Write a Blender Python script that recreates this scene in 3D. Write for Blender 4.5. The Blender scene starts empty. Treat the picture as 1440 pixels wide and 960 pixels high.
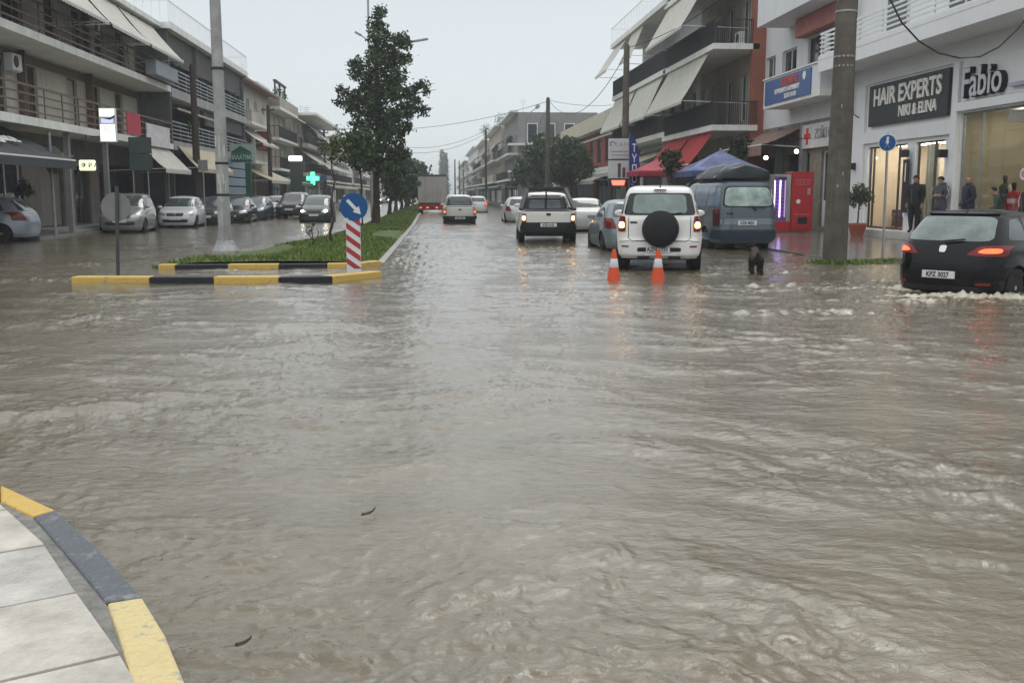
import bpy, math, random
import numpy as np
from mathutils import Vector, Matrix

# ------------------------------------------------------------------ camera
S = bpy.context.scene
COL = S.collection
F_, CX, CY = 1400.0, 720.0, 480.0
HY, VX, CAMH = 273.0, 612.0, 1.5
PITCH = math.atan((CY-HY)/F_)
YAW = math.atan((CX-VX)*math.cos(PITCH)/F_)
cam_data = bpy.data.cameras.new('camera')
cam = bpy.data.objects.new('camera', cam_data); COL.objects.link(cam)
cam_data.sensor_width = 36.0; cam_data.lens = F_/1440*36
cam_data.clip_start = 0.05; cam_data.clip_end = 3000
cam.location = (0, 0, CAMH)
cam.rotation_euler = (math.pi/2-PITCH, 0, -YAW)
S.camera = cam
# ------------------------------------------------------------------ world (overcast)
SUN_EL, SUN_ROT = 52, 200
w = bpy.data.worlds.new('World'); S.world = w; w.use_nodes = True
nt = w.node_tree; nt.nodes.clear()
out = nt.nodes.new('ShaderNodeOutputWorld')
sky = nt.nodes.new('ShaderNodeTexSky'); sky.sky_type = 'NISHITA'; sky.sun_disc = False
sky.sun_elevation = math.radians(SUN_EL); sky.sun_rotation = math.radians(SUN_ROT)
bg1 = nt.nodes.new('ShaderNodeBackground'); bg1.inputs[1].default_value = 0.05
hsv = nt.nodes.new('ShaderNodeHueSaturation'); hsv.inputs['Saturation'].default_value = 0.25
nt.links.new(sky.outputs[0], hsv.inputs['Color']); nt.links.new(hsv.outputs[0], bg1.inputs[0])
tc = nt.nodes.new('ShaderNodeTexCoord'); sx = nt.nodes.new('ShaderNodeSeparateXYZ')
nt.links.new(tc.outputs['Generated'], sx.inputs[0])
ns = nt.nodes.new('ShaderNodeTexNoise'); ns.inputs['Scale'].default_value = 2.2; ns.inputs['Detail'].default_value = 5
mpw = nt.nodes.new('ShaderNodeMapping'); mpw.inputs['Scale'].default_value = (1, 1, 3)
nt.links.new(tc.outputs['Generated'], mpw.inputs[0]); nt.links.new(mpw.outputs[0], ns.inputs[0])
ma = nt.nodes.new('ShaderNodeMath'); ma.operation = 'MULTIPLY_ADD'; ma.inputs[1].default_value = 0.10
nt.links.new(ns.outputs[0], ma.inputs[0]); nt.links.new(sx.outputs['Z'], ma.inputs[2])
cr = nt.nodes.new('ShaderNodeValToRGB')
e = cr.color_ramp.elements
e[0].position = 0.0; e[0].color = (0.42, 0.462, 0.482, 1)
e[1].position = 1.0; e[1].color = (1.10, 1.12, 1.14, 1)
a_ = e.new(0.24); a_.color = (0.43, 0.472, 0.494, 1)
a_ = e.new(0.46); a_.color = (.92, .94, .955, 1)
nt.links.new(ma.outputs[0], cr.inputs[0])
bg2 = nt.nodes.new('ShaderNodeBackground'); bg2.inputs[1].default_value = 1.0
nt.links.new(cr.outputs[0], bg2.inputs[0])
ad = nt.nodes.new('ShaderNodeAddShader')
nt.links.new(bg1.outputs[0], ad.inputs[0]); nt.links.new(bg2.outputs[0], ad.inputs[1])
nt.links.new(ad.outputs[0], out.inputs[0])
sl = bpy.data.lights.new('sun', 'SUN'); sl.energy = 0.7; sl.angle = math.radians(25); sl.color = (1, 0.97, 0.93)
so = bpy.data.objects.new('sun', sl); COL.objects.link(so)
so.rotation_euler = (math.radians(90-SUN_EL), 0, math.radians(180-SUN_ROT)+math.pi)
S.view_settings.view_transform = 'Standard'; S.view_settings.look = 'None'
S.view_settings.gamma = 1; S.view_settings.use_curve_mapping = False
S.view_settings.exposure = 0.12
S.cycles.volume_step_rate = 1; S.cycles.max_bounces = 8

# ------------------------------------------------------------------ helpers
rnd = random.Random(7)
_f = Vector((math.sin(YAW)*math.cos(PITCH), math.cos(YAW)*math.cos(PITCH), -math.sin(PITCH)))
_r = Vector((math.cos(YAW), -math.sin(YAW), 0)); _u = _r.cross(_f)
def ray(px, py): return _f + _r*((px-CX)/F_) + _u*((CY-py)/F_)
def gnd(px, py, z=0.0):
    d = ray(px, py); t = (z-CAMH)/d.z; return Vector((d.x*t, d.y*t, z))
def at(px, py, Y):
    d = ray(px, py); t = Y/d.y; return Vector((d.x*t, Y, CAMH+d.z*t))
def atX(px, py, X):
    d = ray(px, py); t = X/d.x; return Vector((X, d.y*t, CAMH+d.z*t))

def tag(o, label=None, cat=None, group=None, kind=None):
    if label: o['label'] = label
    if cat: o['category'] = cat
    if group: o['group'] = group
    if kind: o['kind'] = kind
    return o
def empty(name, loc=(0, 0, 0), rz=0, label=None, cat=None, group=None):
    o = bpy.data.objects.new(name, None); COL.objects.link(o)
    o.empty_display_size = 0.3
    o.location = loc; o.rotation_euler = (0, 0, rz)
    return tag(o, label, cat, group)

class MB:
    def __init__(s, M=None): s.v = []; s.f = []; s.m = []; s.M = M
    def add(s, vs, fs, m=0):
        b = len(s.v)
        if s.M is not None: vs = [tuple(s.M @ Vector(v)) for v in vs]
        s.v += [tuple(v) for v in vs]; s.f += [tuple(i+b for i in f) for f in fs]; s.m += [m]*len(fs)
    def box(s, x0, x1, y0, y1, z0, z1, m=0):
        if x0 > x1: x0, x1 = x1, x0
        if y0 > y1: y0, y1 = y1, y0
        if z0 > z1: z0, z1 = z1, z0
        s.add([(x0,y0,z0),(x1,y0,z0),(x1,y1,z0),(x0,y1,z0),(x0,y0,z1),(x1,y0,z1),(x1,y1,z1),(x0,y1,z1)],
              [(0,3,2,1),(4,5,6,7),(0,1,5,4),(1,2,6,5),(2,3,7,6),(3,0,4,7)], m)
    def quad(s, a, b, c, d, m=0): s.add([a, b, c, d], [(0, 1, 2, 3)], m)
    def bar(s, a, b, wx, wz=None, m=0):
        a = Vector(a); b = Vector(b); d = (b-a).normalized(); wz = wz or wx
        up = Vector((0, 0, 1)) if abs(d.z) < 0.95 else Vector((0, 1, 0))
        r = d.cross(up).normalized()*wx/2; u = r.cross(d).normalized()*wz/2
        vs = [a-r-u, a+r-u, a+r+u, a-r+u, b-r-u, b+r-u, b+r+u, b-r+u]
        s.add(vs, [(0,3,2,1),(4,5,6,7),(0,1,5,4),(1,2,6,5),(2,3,7,6),(3,0,4,7)], m)
    def tube(s, pts, r, n=8, m=0, cap=True):
        pts = [Vector(p) for p in pts]; k = len(pts)
        rs = r if isinstance(r, (list, tuple)) else [r]*k
        vs = []; ref = None
        for i, p in enumerate(pts):
            d = (pts[min(i+1, k-1)]-pts[max(i-1, 0)]).normalized()
            if ref is None: ref = Vector((1, 0, 0)) if abs(d.x) < 0.8 else Vector((0, 1, 0))
            a = d.cross(ref).normalized(); b = d.cross(a).normalized(); ref = b.cross(d) if False else ref
            for j in range(n):
                t = 2*math.pi*j/n; vs.append(p+(a*math.cos(t)+b*math.sin(t))*rs[i])
        fs = []
        for i in range(k-1):
            for j in range(n):
                fs.append((i*n+j, i*n+(j+1) % n, (i+1)*n+(j+1) % n, (i+1)*n+j))
        if cap: fs.append(tuple(range(n))[::-1]); fs.append(tuple((k-1)*n+j for j in range(n)))
        s.add(vs, fs, m)
    def lathe(s, prof, n=24, c=(0, 0, 0), axis='z', m=0):
        vs = []
        for r, h in prof:
            for j in range(n):
                t = 2*math.pi*j/n; x, y = r*math.cos(t), r*math.sin(t)
                p = (x, y, h) if axis == 'z' else ((h, x, y) if axis == 'x' else (x, h, y))
                vs.append((p[0]+c[0], p[1]+c[1], p[2]+c[2]))
        fs = []; k = len(prof)
        for i in range(k-1):
            for j in range(n): fs.append((i*n+j, i*n+(j+1) % n, (i+1)*n+(j+1) % n, (i+1)*n+j))
        fs.append(tuple(range(n))[::-1]); fs.append(tuple((k-1)*n+j for j in range(n)))
        s.add(vs, fs, m)
    def prism(s, poly, z0, z1, m=0):
        n = len(poly); vs = [(p[0], p[1], z0) for p in poly]+[(p[0], p[1], z1) for p in poly]
        fs = [tuple(range(n))[::-1], tuple(range(n, 2*n))]
        for i in range(n): fs.append((i, (i+1) % n, n+(i+1) % n, n+i))
        s.add(vs, fs, m)
    def ext(s, poly, a, b, m=0):   # polygon of 3D points swept from offset a to offset b
        n = len(poly); a = Vector(a); b = Vector(b)
        vs = [Vector(p)+a for p in poly]+[Vector(p)+b for p in poly]
        fs = [tuple(range(n))[::-1], tuple(range(n, 2*n))]
        for i in range(n): fs.append((i, (i+1) % n, n+(i+1) % n, n+i))
        s.add(vs, fs, m)
    def build(s, name, mats, parent=None, smooth=None, world=True, bevel=0, normals=True):
        me = bpy.data.meshes.new(name)
        off = Vector((0, 0, 0))
        if parent is not None and world:
            p = parent
            while p is not None: off += p.location; p = p.parent
        me.from_pydata([(v[0]-off.x, v[1]-off.y, v[2]-off.z) for v in s.v], [], s.f)
        if not isinstance(mats, (list, tuple)): mats = [mats]
        for m in mats: me.materials.append(m)
        if len(mats) > 1: me.polygons.foreach_set('material_index', s.m)
        if normals:
            import bmesh
            bm = bmesh.new(); bm.from_mesh(me); bmesh.ops.recalc_face_normals(bm, faces=bm.faces); bm.to_mesh(me); bm.free()
        if smooth is not None:
            me.polygons.foreach_set('use_smooth', [True]*len(me.polygons))
            if smooth: me.set_sharp_from_angle(angle=math.radians(smooth))
        me.update()
        o = bpy.data.objects.new(name, me); COL.objects.link(o); o.parent = parent
        if bevel:
            b = o.modifiers.new('bevel', 'BEVEL'); b.width = bevel; b.segments = 2; b.limit_method = 'ANGLE'; b.angle_limit = math.radians(40)
        return o

# ------------------------------------------------------------------ materials
def mat(name, col, rough=0.6, metal=0.0, var=0.12, scale=3.0, bump=0.0, bscale=40.0, coat=0.0, spec=0.28, ior=1.45,
        emis=None, estr=1.0, dirt=0.0, stretch=None, streak=0.0):
    m = bpy.data.materials.new(name); m.use_nodes = True; t = m.node_tree; b = t.nodes['Principled BSDF']
    c = tuple(col)+(1,); b.inputs['Base Color'].default_value = c
    b.inputs['Roughness'].default_value = rough; b.inputs['Metallic'].default_value = metal
    b.inputs['Specular IOR Level'].default_value = spec; b.inputs['IOR'].default_value = ior
    b.inputs['Coat Weight'].default_value = coat; b.inputs['Coat Roughness'].default_value = 0.03
    tcn = t.nodes.new('ShaderNodeTexCoord')
    src = tcn.outputs['Object']
    if stretch:
        mp = t.nodes.new('ShaderNodeMapping'); mp.inputs['Scale'].default_value = stretch
        t.links.new(src, mp.inputs[0]); src = mp.outputs[0]
    cur = None
    if var > 0:
        n = t.nodes.new('ShaderNodeTexNoise'); n.inputs['Scale'].default_value = scale; n.inputs['Detail'].default_value = 6
        n.inputs['Roughness'].default_value = 0.65
        t.links.new(src, n.inputs[0])
        r = t.nodes.new('ShaderNodeValToRGB'); r.color_ramp.elements[0].position = 0.32; r.color_ramp.elements[1].position = 0.68
        r.color_ramp.elements[0].color = tuple(x*(1-var) for x in col)+(1,)
        r.color_ramp.elements[1].color = tuple(min(1, x*(1+var)) for x in col)+(1,)
        t.links.new(n.outputs[0], r.inputs[0]); cur = r.outputs[0]
    if streak > 0:   # rain streaks and grime running down
        mp = t.nodes.new('ShaderNodeMapping'); mp.inputs['Scale'].default_value = (3.5, 3.5, 0.22)
        t.links.new(tcn.outputs['Object'], mp.inputs[0])
        n = t.nodes.new('ShaderNodeTexNoise'); n.inputs['Scale'].default_value = 1.3; n.inputs['Detail'].default_value = 7; n.inputs['Roughness'].default_value = 0.7
        t.links.new(mp.outputs[0], n.inputs[0])
        r = t.nodes.new('ShaderNodeValToRGB'); r.color_ramp.elements[0].position = 0.5; r.color_ramp.elements[1].position = 0.72
        r.color_ramp.elements[0].color = (0, 0, 0, 1); r.color_ramp.elements[1].color = (streak, streak, streak, 1)
        t.links.new(n.outputs[0], r.inputs[0])
        mx = t.nodes.new('ShaderNodeMix'); mx.data_type = 'RGBA'
        t.links.new(r.outputs[0], mx.inputs[0])
        if cur: t.links.new(cur, mx.inputs[6])
        else: mx.inputs[6].default_value = c
        mx.inputs[7].default_value = (col[0]*0.33, col[1]*0.33, col[2]*0.31, 1)
        cur = mx.outputs[2]
    if cur: t.links.new(cur, b.inputs['Base Color'])
    if bump > 0:
        n2 = t.nodes.new('ShaderNodeTexNoise'); n2.inputs['Scale'].default_value = bscale; n2.inputs['Detail'].default_value = 4
        t.links.new(tcn.outputs['Object'], n2.inputs[0])
        bp = t.nodes.new('ShaderNodeBump'); bp.inputs['Strength'].default_value = bump; bp.inputs['Distance'].default_value = 0.02
        t.links.new(n2.outputs[0], bp.inputs['Height']); t.links.new(bp.outputs[0], b.inputs['Normal'])
    if emis:
        b.inputs['Emission Color'].default_value = tuple(emis)+(1,); b.inputs['Emission Strength'].default_value = estr
    return m
_mc = {}
def M(name, *a, **k):
    if name not in _mc: _mc[name] = mat(name, *a, **k)
    return _mc[name]
def slats(name, col, rough, freq, depth=0.5, axis='Z', dark=0.55):
    """painted slats / corrugation: a wave bump with darker grooves"""
    if name in _mc: return _mc[name]
    m = mat(name, col, rough, var=0.1); t = m.node_tree; b = t.nodes['Principled BSDF']
    tcn = [n for n in t.nodes if n.type == 'TEX_COORD'][0]
    wv = t.nodes.new('ShaderNodeTexWave'); wv.bands_direction = axis; wv.inputs['Scale'].default_value = freq
    t.links.new(tcn.outputs['Object'], wv.inputs[0])
    bp = t.nodes.new('ShaderNodeBump'); bp.inputs['Strength'].default_value = depth; bp.inputs['Distance'].default_value = 0.03
    t.links.new(wv.outputs[0], bp.inputs['Height']); t.links.new(bp.outputs[0], b.inputs['Normal'])
    _mc[name] = m; return m
def stripes(name, c1, c2, freq, axis='Y', rough=0.7):
    if name in _mc: return _mc[name]
    m = mat(name, c1, rough, var=0); t = m.node_tree; b = t.nodes['Principled BSDF']
    tcn = [n for n in t.nodes if n.type == 'TEX_COORD'][0]
    wv = t.nodes.new('ShaderNodeTexWave'); wv.bands_direction = axis; wv.inputs['Scale'].default_value = freq
    t.links.new(tcn.outputs['Object'], wv.inputs[0])
    r = t.nodes.new('ShaderNodeValToRGB'); r.color_ramp.interpolation = 'CONSTANT'
    r.color_ramp.elements[0].color = tuple(c1)+(1,); r.color_ramp.elements[1].color = tuple(c2)+(1,); r.color_ramp.elements[1].position = 0.5
    nz = t.nodes.new('ShaderNodeTexNoise'); nz.inputs['Scale'].default_value = 1.7; nz.inputs['Detail'].default_value = 5
    t.links.new(tcn.outputs['Object'], nz.inputs[0])
    mx = t.nodes.new('ShaderNodeMix'); mx.data_type = 'RGBA'; mx.blend_type = 'MULTIPLY'; mx.inputs[0].default_value = 0.5
    t.links.new(wv.outputs[0], r.inputs[0]); t.links.new(r.outputs[0], mx.inputs[6]); t.links.new(nz.outputs[0], mx.inputs[7])
    t.links.new(mx.outputs[2], b.inputs['Base Color']); _mc[name] = m; return m
GLASS = M('window_glass', (0.028, 0.034, 0.036), 0.06, var=0.3, scale=0.7, ior=1.5, spec=.5)
CARGLASS = M('car_glass', (0.06, 0.075, 0.078), 0.05, var=0.35, scale=2.0, ior=1.6, spec=.5)
BLACKP = M('black_plastic', (0.018, 0.018, 0.02), 0.45, var=0.15)
RUBBER = M('tyre_rubber', (0.015, 0.015, 0.016), 0.7, bump=0.2, bscale=60)
CHROME = M('wheel_alloy', (0.45, 0.46, 0.48), 0.3, 0.9, var=0.1)
IRON = M('painted_iron_dark', (0.03, 0.03, 0.032), 0.5)
STEEL = M('galvanised_steel', (0.30, 0.31, 0.32), 0.45, 0.6, var=0.15, scale=6)
WHITEM = M('white_metal', (0.72, 0.73, 0.73), 0.45, var=0.06)

def text(name, s, size, material, Mx, parent=None, depth=0.01, align='CENTER', bold=0.0, sx_=1.0, label=None):
    """lettering as a mesh; local x = reading direction, local y = up, local z = outward"""
    cu = bpy.data.curves.new('t', 'FONT'); cu.body = s; cu.size = size; cu.align_x = align; cu.align_y = 'CENTER'
    cu.extrude = depth; cu.offset = bold; cu.resolution_u = 3
    ob = bpy.data.objects.new('t', cu); COL.objects.link(ob)
    me = bpy.data.meshes.new_from_object(ob.evaluated_get(bpy.context.evaluated_depsgraph_get()))
    bpy.data.objects.remove(ob); me.name = name; me.materials.clear(); me.materials.append(material)
    me.transform(Mx @ Matrix.Diagonal((sx_, 1, 1, 1)))
    o = bpy.data.objects.new(name, me); COL.objects.link(o)
    if parent is not None:
        off = Vector((0, 0, 0)); p = parent
        while p is not None and text.world: off += p.location; p = p.parent
        me.transform(Matrix.Translation(-off)); o.parent = parent
    if label: o['label'] = label
    return o
text.world = True
def face_frame(origin, out, up=(0, 0, 1)):
    """matrix whose local x is the reading direction for a viewer facing -out"""
    z = Vector(out).normalized(); x = Vector(up).cross(z).normalized(); y = z.cross(x)
    m = Matrix((x, y, z)).transposed().to_4x4(); m.translation = Vector(origin); return m

# ------------------------------------------------------------------ noise
_rs = np.random.RandomState(3); _P = _rs.permutation(512); _G = _rs.rand(512)*2*np.pi
def pnoise(x, y, seed=0):
    xi = np.floor(x).astype(np.int64); yi = np.floor(y).astype(np.int64); xf = x-xi; yf = y-yi
    def g(ix, iy, dx, dy):
        h = _P[(_P[(ix+seed*31) & 511]+iy) & 511]; a = _G[h]; return np.cos(a)*dx+np.sin(a)*dy
    u = xf*xf*xf*(xf*(xf*6-15)+10); v = yf*yf*yf*(yf*(yf*6-15)+10)
    n0 = g(xi, yi, xf, yf)*(1-u)+g(xi+1, yi, xf-1, yf)*u
    n1 = g(xi, yi+1, xf, yf-1)*(1-u)+g(xi+1, yi+1, xf-1, yf-1)*u
    return (n0*(1-v)+n1*v)*1.5
# ------------------------------------------------------------------ flood water
rough_spots = []  # (x, y, radius_x, radius_y, height, foam)
def spot(px, py, rx, ry, h, f):
    p = gnd(px, py); rough_spots.append((p.x, p.y, rx, ry, h, f))
spot(575, 368, 0.7, 2.2, 0.040, 0.35); spot(610, 345, 1.0, 3.0, 0.035, 0.2); spot(600, 320, .8, 5, .035, .2)
spot(1330, 418, 1.4, .35, 0.030, .95); spot(1385, 420, .8, .4, .035, 1.0); spot(1268, 408, .4, .6, .035, .95); spot(1180, 425, 1.6, .3, .02, .5); spot(1250, 398, .8, .4, 0.04, .6); spot(1120, 402, 1.8, .35, 0.03, .55)
spot(1430, 420, .7, .5, 0.035, 1.0); spot(1275, 424, .9, .25, 0.03, .8)
spot(1180, 408, 1.6, .25, .03, .6); spot(1130, 383, 1.2, .5, .03, .4); spot(1150, 440, 1.6, .5, .03, .12)
spot(1030, 378, .9, .9, .03, .25); spot(648, 318, 1.8, 2.5, .03, .45); spot(775, 350, 1.2, 1.5, .02, .12)
spot(870, 385, .8, .6, .02, .15); spot(950, 386, .8, .5, .02, .12); spot(60, 395, 2.0, .5, .025, .25); spot(60, 372, 2.6, .6, .02, .35)
spot(690, 300, 3.0, 8, .03, .35); spot(640, 306, 1.4, 6, .03, .4); spot(330, 362, .6, .5, .02, .2)
def water_height(X, Y):
    wx = pnoise(X*0.35, Y*0.35, 1)*1.1; wy = pnoise(X*0.35+9, Y*0.35, 2)*1.1
    # the current swings from cross-view in the middle to a diagonal at lower right
    g = .45*np.log1p(np.exp(np.clip((X-1.2)*1.6, -30, 30)))/1.6*np.clip(1.25-Y*.05, .15, 1)-.12*np.log1p(np.exp(np.clip((-X-1.5)*1.6, -30, 30)))/1.6
    U = X+wx*.5; V = Y+g+wy*.5
    w2 = pnoise(U*1.7, V*1.7, 13); w3 = pnoise(U*4.1, V*4.1, 14); w4 = pnoise(U*1.1+4, V*1.1, 15)
    U2 = U+.16*w2+.05*w3; V2 = V+.13*w4+.05*w3
    h = 0.020*pnoise(U*0.8, V*1.7, 3)
    patch = np.clip(0.75+1.1*pnoise(X*.42, Y*.5, 7)+.5*pnoise(X*1.3, Y*1.6, 16), 0.18, 1.7)*(1-.55*np.clip((-X-4)/4, 0, 1)*np.clip((Y-17)/6, 0, 1))
    def step(n, K, sh):       # short steep fronts between calmer plateaus, as chop on running water
        t = n*K; f = np.floor(t); q = np.clip((t-f)/sh, 0, 1); return (f+q*q*(3-2*q))/K
    n1 = pnoise(U2*1.4, V2*2.8, 4); n2 = pnoise(U2*3.3+3, V2*6.0, 5); n3 = pnoise(U2*7.2+5, V2*11.5, 12)
    h += patch*(0.0135*step(n1+.15*n2, 2.2, .34)+0.0100*step(n2+.15*n3, 2.0, .42))
    r = 1-np.abs(n3)*1.6
    h += 0.0060*patch*np.clip(r, 0, 1)**2
    h += 0.0026*patch*pnoise(U*15, V*25, 8)+0.0011*pnoise(U*31, V*45, 17)*patch
    foam = np.zeros_like(X)
    for (cx, cy, rx, ry, hh, ff) in rough_spots:
        g = np.exp(-((X-cx)/rx)**2-((Y-cy)/ry)**2)
        t = np.abs(pnoise(X*3+cx, Y*4+cy, 9))+0.7*np.abs(pnoise(X*7, Y*9, 10))
        h += hh*g*(t*2.2-0.5); foam = np.maximum(foam, g*ff*np.clip(.45+t*1.1, 0, 1.4))
    return h, foam
def grid_mesh(name, X, Y, Z, attrs=None):
    nr, nc = X.shape
    me = bpy.data.meshes.new(name)
    co = np.stack([X, Y, Z], -1).reshape(-1, 3).astype(np.float32)
    i = np.arange(nr*nc).reshape(nr, nc)
    q = np.stack([i[:-1, :-1], i[:-1, 1:], i[1:, 1:], i[1:, :-1]], -1).reshape(-1, 4)
    me.vertices.add(len(co)); me.vertices.foreach_set('co', co.ravel())
    me.loops.add(q.size); me.loops.foreach_set('vertex_index', q.ravel().astype(np.int32))
    me.polygons.add(len(q)); me.polygons.foreach_set('loop_start', np.arange(0, q.size, 4, dtype=np.int32))
    me.polygons.foreach_set('loop_total', np.full(len(q), 4, np.int32))
    me.polygons.foreach_set('use_smooth', np.ones(len(q), bool))
    me.update(calc_edges=True); me.validate()
    if attrs:
        for k, a in attrs.items():
            at_ = me.attributes.new(k, 'FLOAT', 'POINT'); at_.data.foreach_set('value', a.ravel().astype(np.float32))
    return me
nr, nc = 820, 900
yy = np.concatenate([[-3.0, -1.0, 0.3], np.geomspace(0.9, 75, nr-3)]); tt = np.linspace(-1, 1, nc)
Y = yy[:, None]*np.ones((1, nc)); half = 2.5+0.62*np.clip(Y, 0, 99)
X = tt[None, :]*half+0.07*Y
h, foam = water_height(X, Y)
edge = np.clip((75-Y)/20, 0, 1); h = h*edge
me = grid_mesh('flood_water', X, Y, h, {'foam': foam})
water = bpy.data.objects.new('flood_water', me); COL.objects.link(water)
tag(water, 'muddy brown rippled flood water covering the whole road', kind='structure')
wm = bpy.data.materials.new('muddy_water'); wm.use_nodes = True; t = wm.node_tree; b = t.nodes['Principled BSDF']
b.inputs['IOR'].default_value = 1.38; b.inputs['Coat Weight'].default_value = .5; b.inputs['Coat IOR'].default_value = 1.36; b.inputs['Coat Roughness'].default_value = .08
tc = t.nodes.new('ShaderNodeTexCoord')
n1 = t.nodes.new('ShaderNodeTexNoise'); n1.inputs['Scale'].default_value = 0.35; n1.inputs['Detail'].default_value = 5
t.links.new(tc.outputs['Object'], n1.inputs[0])
r1 = t.nodes.new('ShaderNodeValToRGB'); r1.color_ramp.elements[0].position = 0.3; r1.color_ramp.elements[1].position = 0.7
r1.color_ramp.elements[0].color = (0.112, 0.092, 0.056, 1); r1.color_ramp.elements[1].color = (0.160, 0.134, 0.088, 1)
t.links.new(n1.outputs[0], r1.inputs[0])
fa = t.nodes.new('ShaderNodeAttribute'); fa.attribute_name = 'foam'
nf = t.nodes.new('ShaderNodeTexNoise'); nf.inputs['Scale'].default_value = 9; nf.inputs['Detail'].default_value = 8; nf.inputs['Roughness'].default_value = 0.7
mpf = t.nodes.new('ShaderNodeMapping'); mpf.inputs['Scale'].default_value = (0.7, 1.6, 1)
t.links.new(tc.outputs['Object'], mpf.inputs[0]); t.links.new(mpf.outputs[0], nf.inputs[0])
m1 = t.nodes.new('ShaderNodeMath'); m1.operation = 'SUBTRACT'; m1.inputs[1].default_value = 1.03
m0 = t.nodes.new('ShaderNodeMath'); m0.operation = 'ADD'
t.links.new(fa.outputs['Fac'], m0.inputs[0]); t.links.new(nf.outputs[0], m0.inputs[1]); t.links.new(m0.outputs[0], m1.inputs[0])
m2 = t.nodes.new('ShaderNodeMath'); m2.operation = 'MULTIPLY'; m2.inputs[1].default_value = 3.5; m2.use_clamp = True
t.links.new(m1.outputs[0], m2.inputs[0])
mx = t.nodes.new('ShaderNodeMix'); mx.data_type = 'RGBA'
t.links.new(m2.outputs[0], mx.inputs[0]); t.links.new(r1.outputs[0], mx.inputs[6]); mx.inputs[7].default_value = (0.44, 0.41, 0.32, 1)
t.links.new(mx.outputs[2], b.inputs['Base Color'])
mr = t.nodes.new('ShaderNodeMapRange'); mr.inputs[3].default_value = 0.0; mr.inputs[4].default_value = 0.5
t.links.new(m2.outputs[0], mr.inputs[0])
# ripples too fine for the mesh further along the street widen the sheen there
sy_ = t.nodes.new('ShaderNodeSeparateXYZ'); t.links.new(tc.outputs['Object'], sy_.inputs[0])
mry = t.nodes.new('ShaderNodeMapRange'); mry.inputs[1].default_value = 12; mry.inputs[2].default_value = 60; mry.inputs[3].default_value = .04; mry.inputs[4].default_value = .22
t.links.new(sy_.outputs[1], mry.inputs[0]); adr = t.nodes.new('ShaderNodeMath'); adr.operation = 'ADD'
t.links.new(mr.outputs[0], adr.inputs[0]); t.links.new(mry.outputs[0], adr.inputs[1]); t.links.new(adr.outputs[0], b.inputs['Roughness'])
mpb = t.nodes.new('ShaderNodeMapping'); mpb.inputs['Scale'].default_value = (0.62, 1.0, 1); mpb.inputs['Rotation'].default_value = (0, 0, math.radians(8))
t.links.new(tc.outputs['Object'], mpb.inputs[0])
nb = t.nodes.new('ShaderNodeTexNoise'); nb.inputs['Scale'].default_value = 14; nb.inputs['Detail'].default_value = 6; nb.inputs['Roughness'].default_value = 0.62; nb.inputs['Distortion'].default_value = 0.6
t.links.new(mpb.outputs[0], nb.inputs[0])
bp = t.nodes.new('ShaderNodeBump'); bp.inputs['Strength'].default_value = 0.4; bp.inputs['Distance'].default_value = 0.03
t.links.new(nb.outputs[0], bp.inputs['Height']); t.links.new(bp.outputs[0], b.inputs['Normal']); t.links.new(bp.outputs[0], b.inputs['Coat Normal'])
me.materials.append(wm)
# far water and side street water: flat sheets beyond the fine mesh, and the road bed beneath
mb = MB(); mb.quad((-60, 74.9, -.004), (60, 74.9, -.004), (60, 900, -.004), (-60, 900, -.004))
mb.quad((-60, -12, -.03), (60, -12, -.03), (60, 74.8, -.03), (-60, 74.8, -.03))
tag(mb.build('water_far', wm), 'brown flood water further along the street', kind='structure')
mb = MB(); mb.quad((-900, -300, -.15), (900, -300, -.15), (900, 1500, -.15), (-900, 1500, -.15))
tag(mb.build('road', M('asphalt', (0.05, 0.05, 0.05), 0.8, bump=0.3)), 'asphalt road under the flood', kind='structure')

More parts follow.
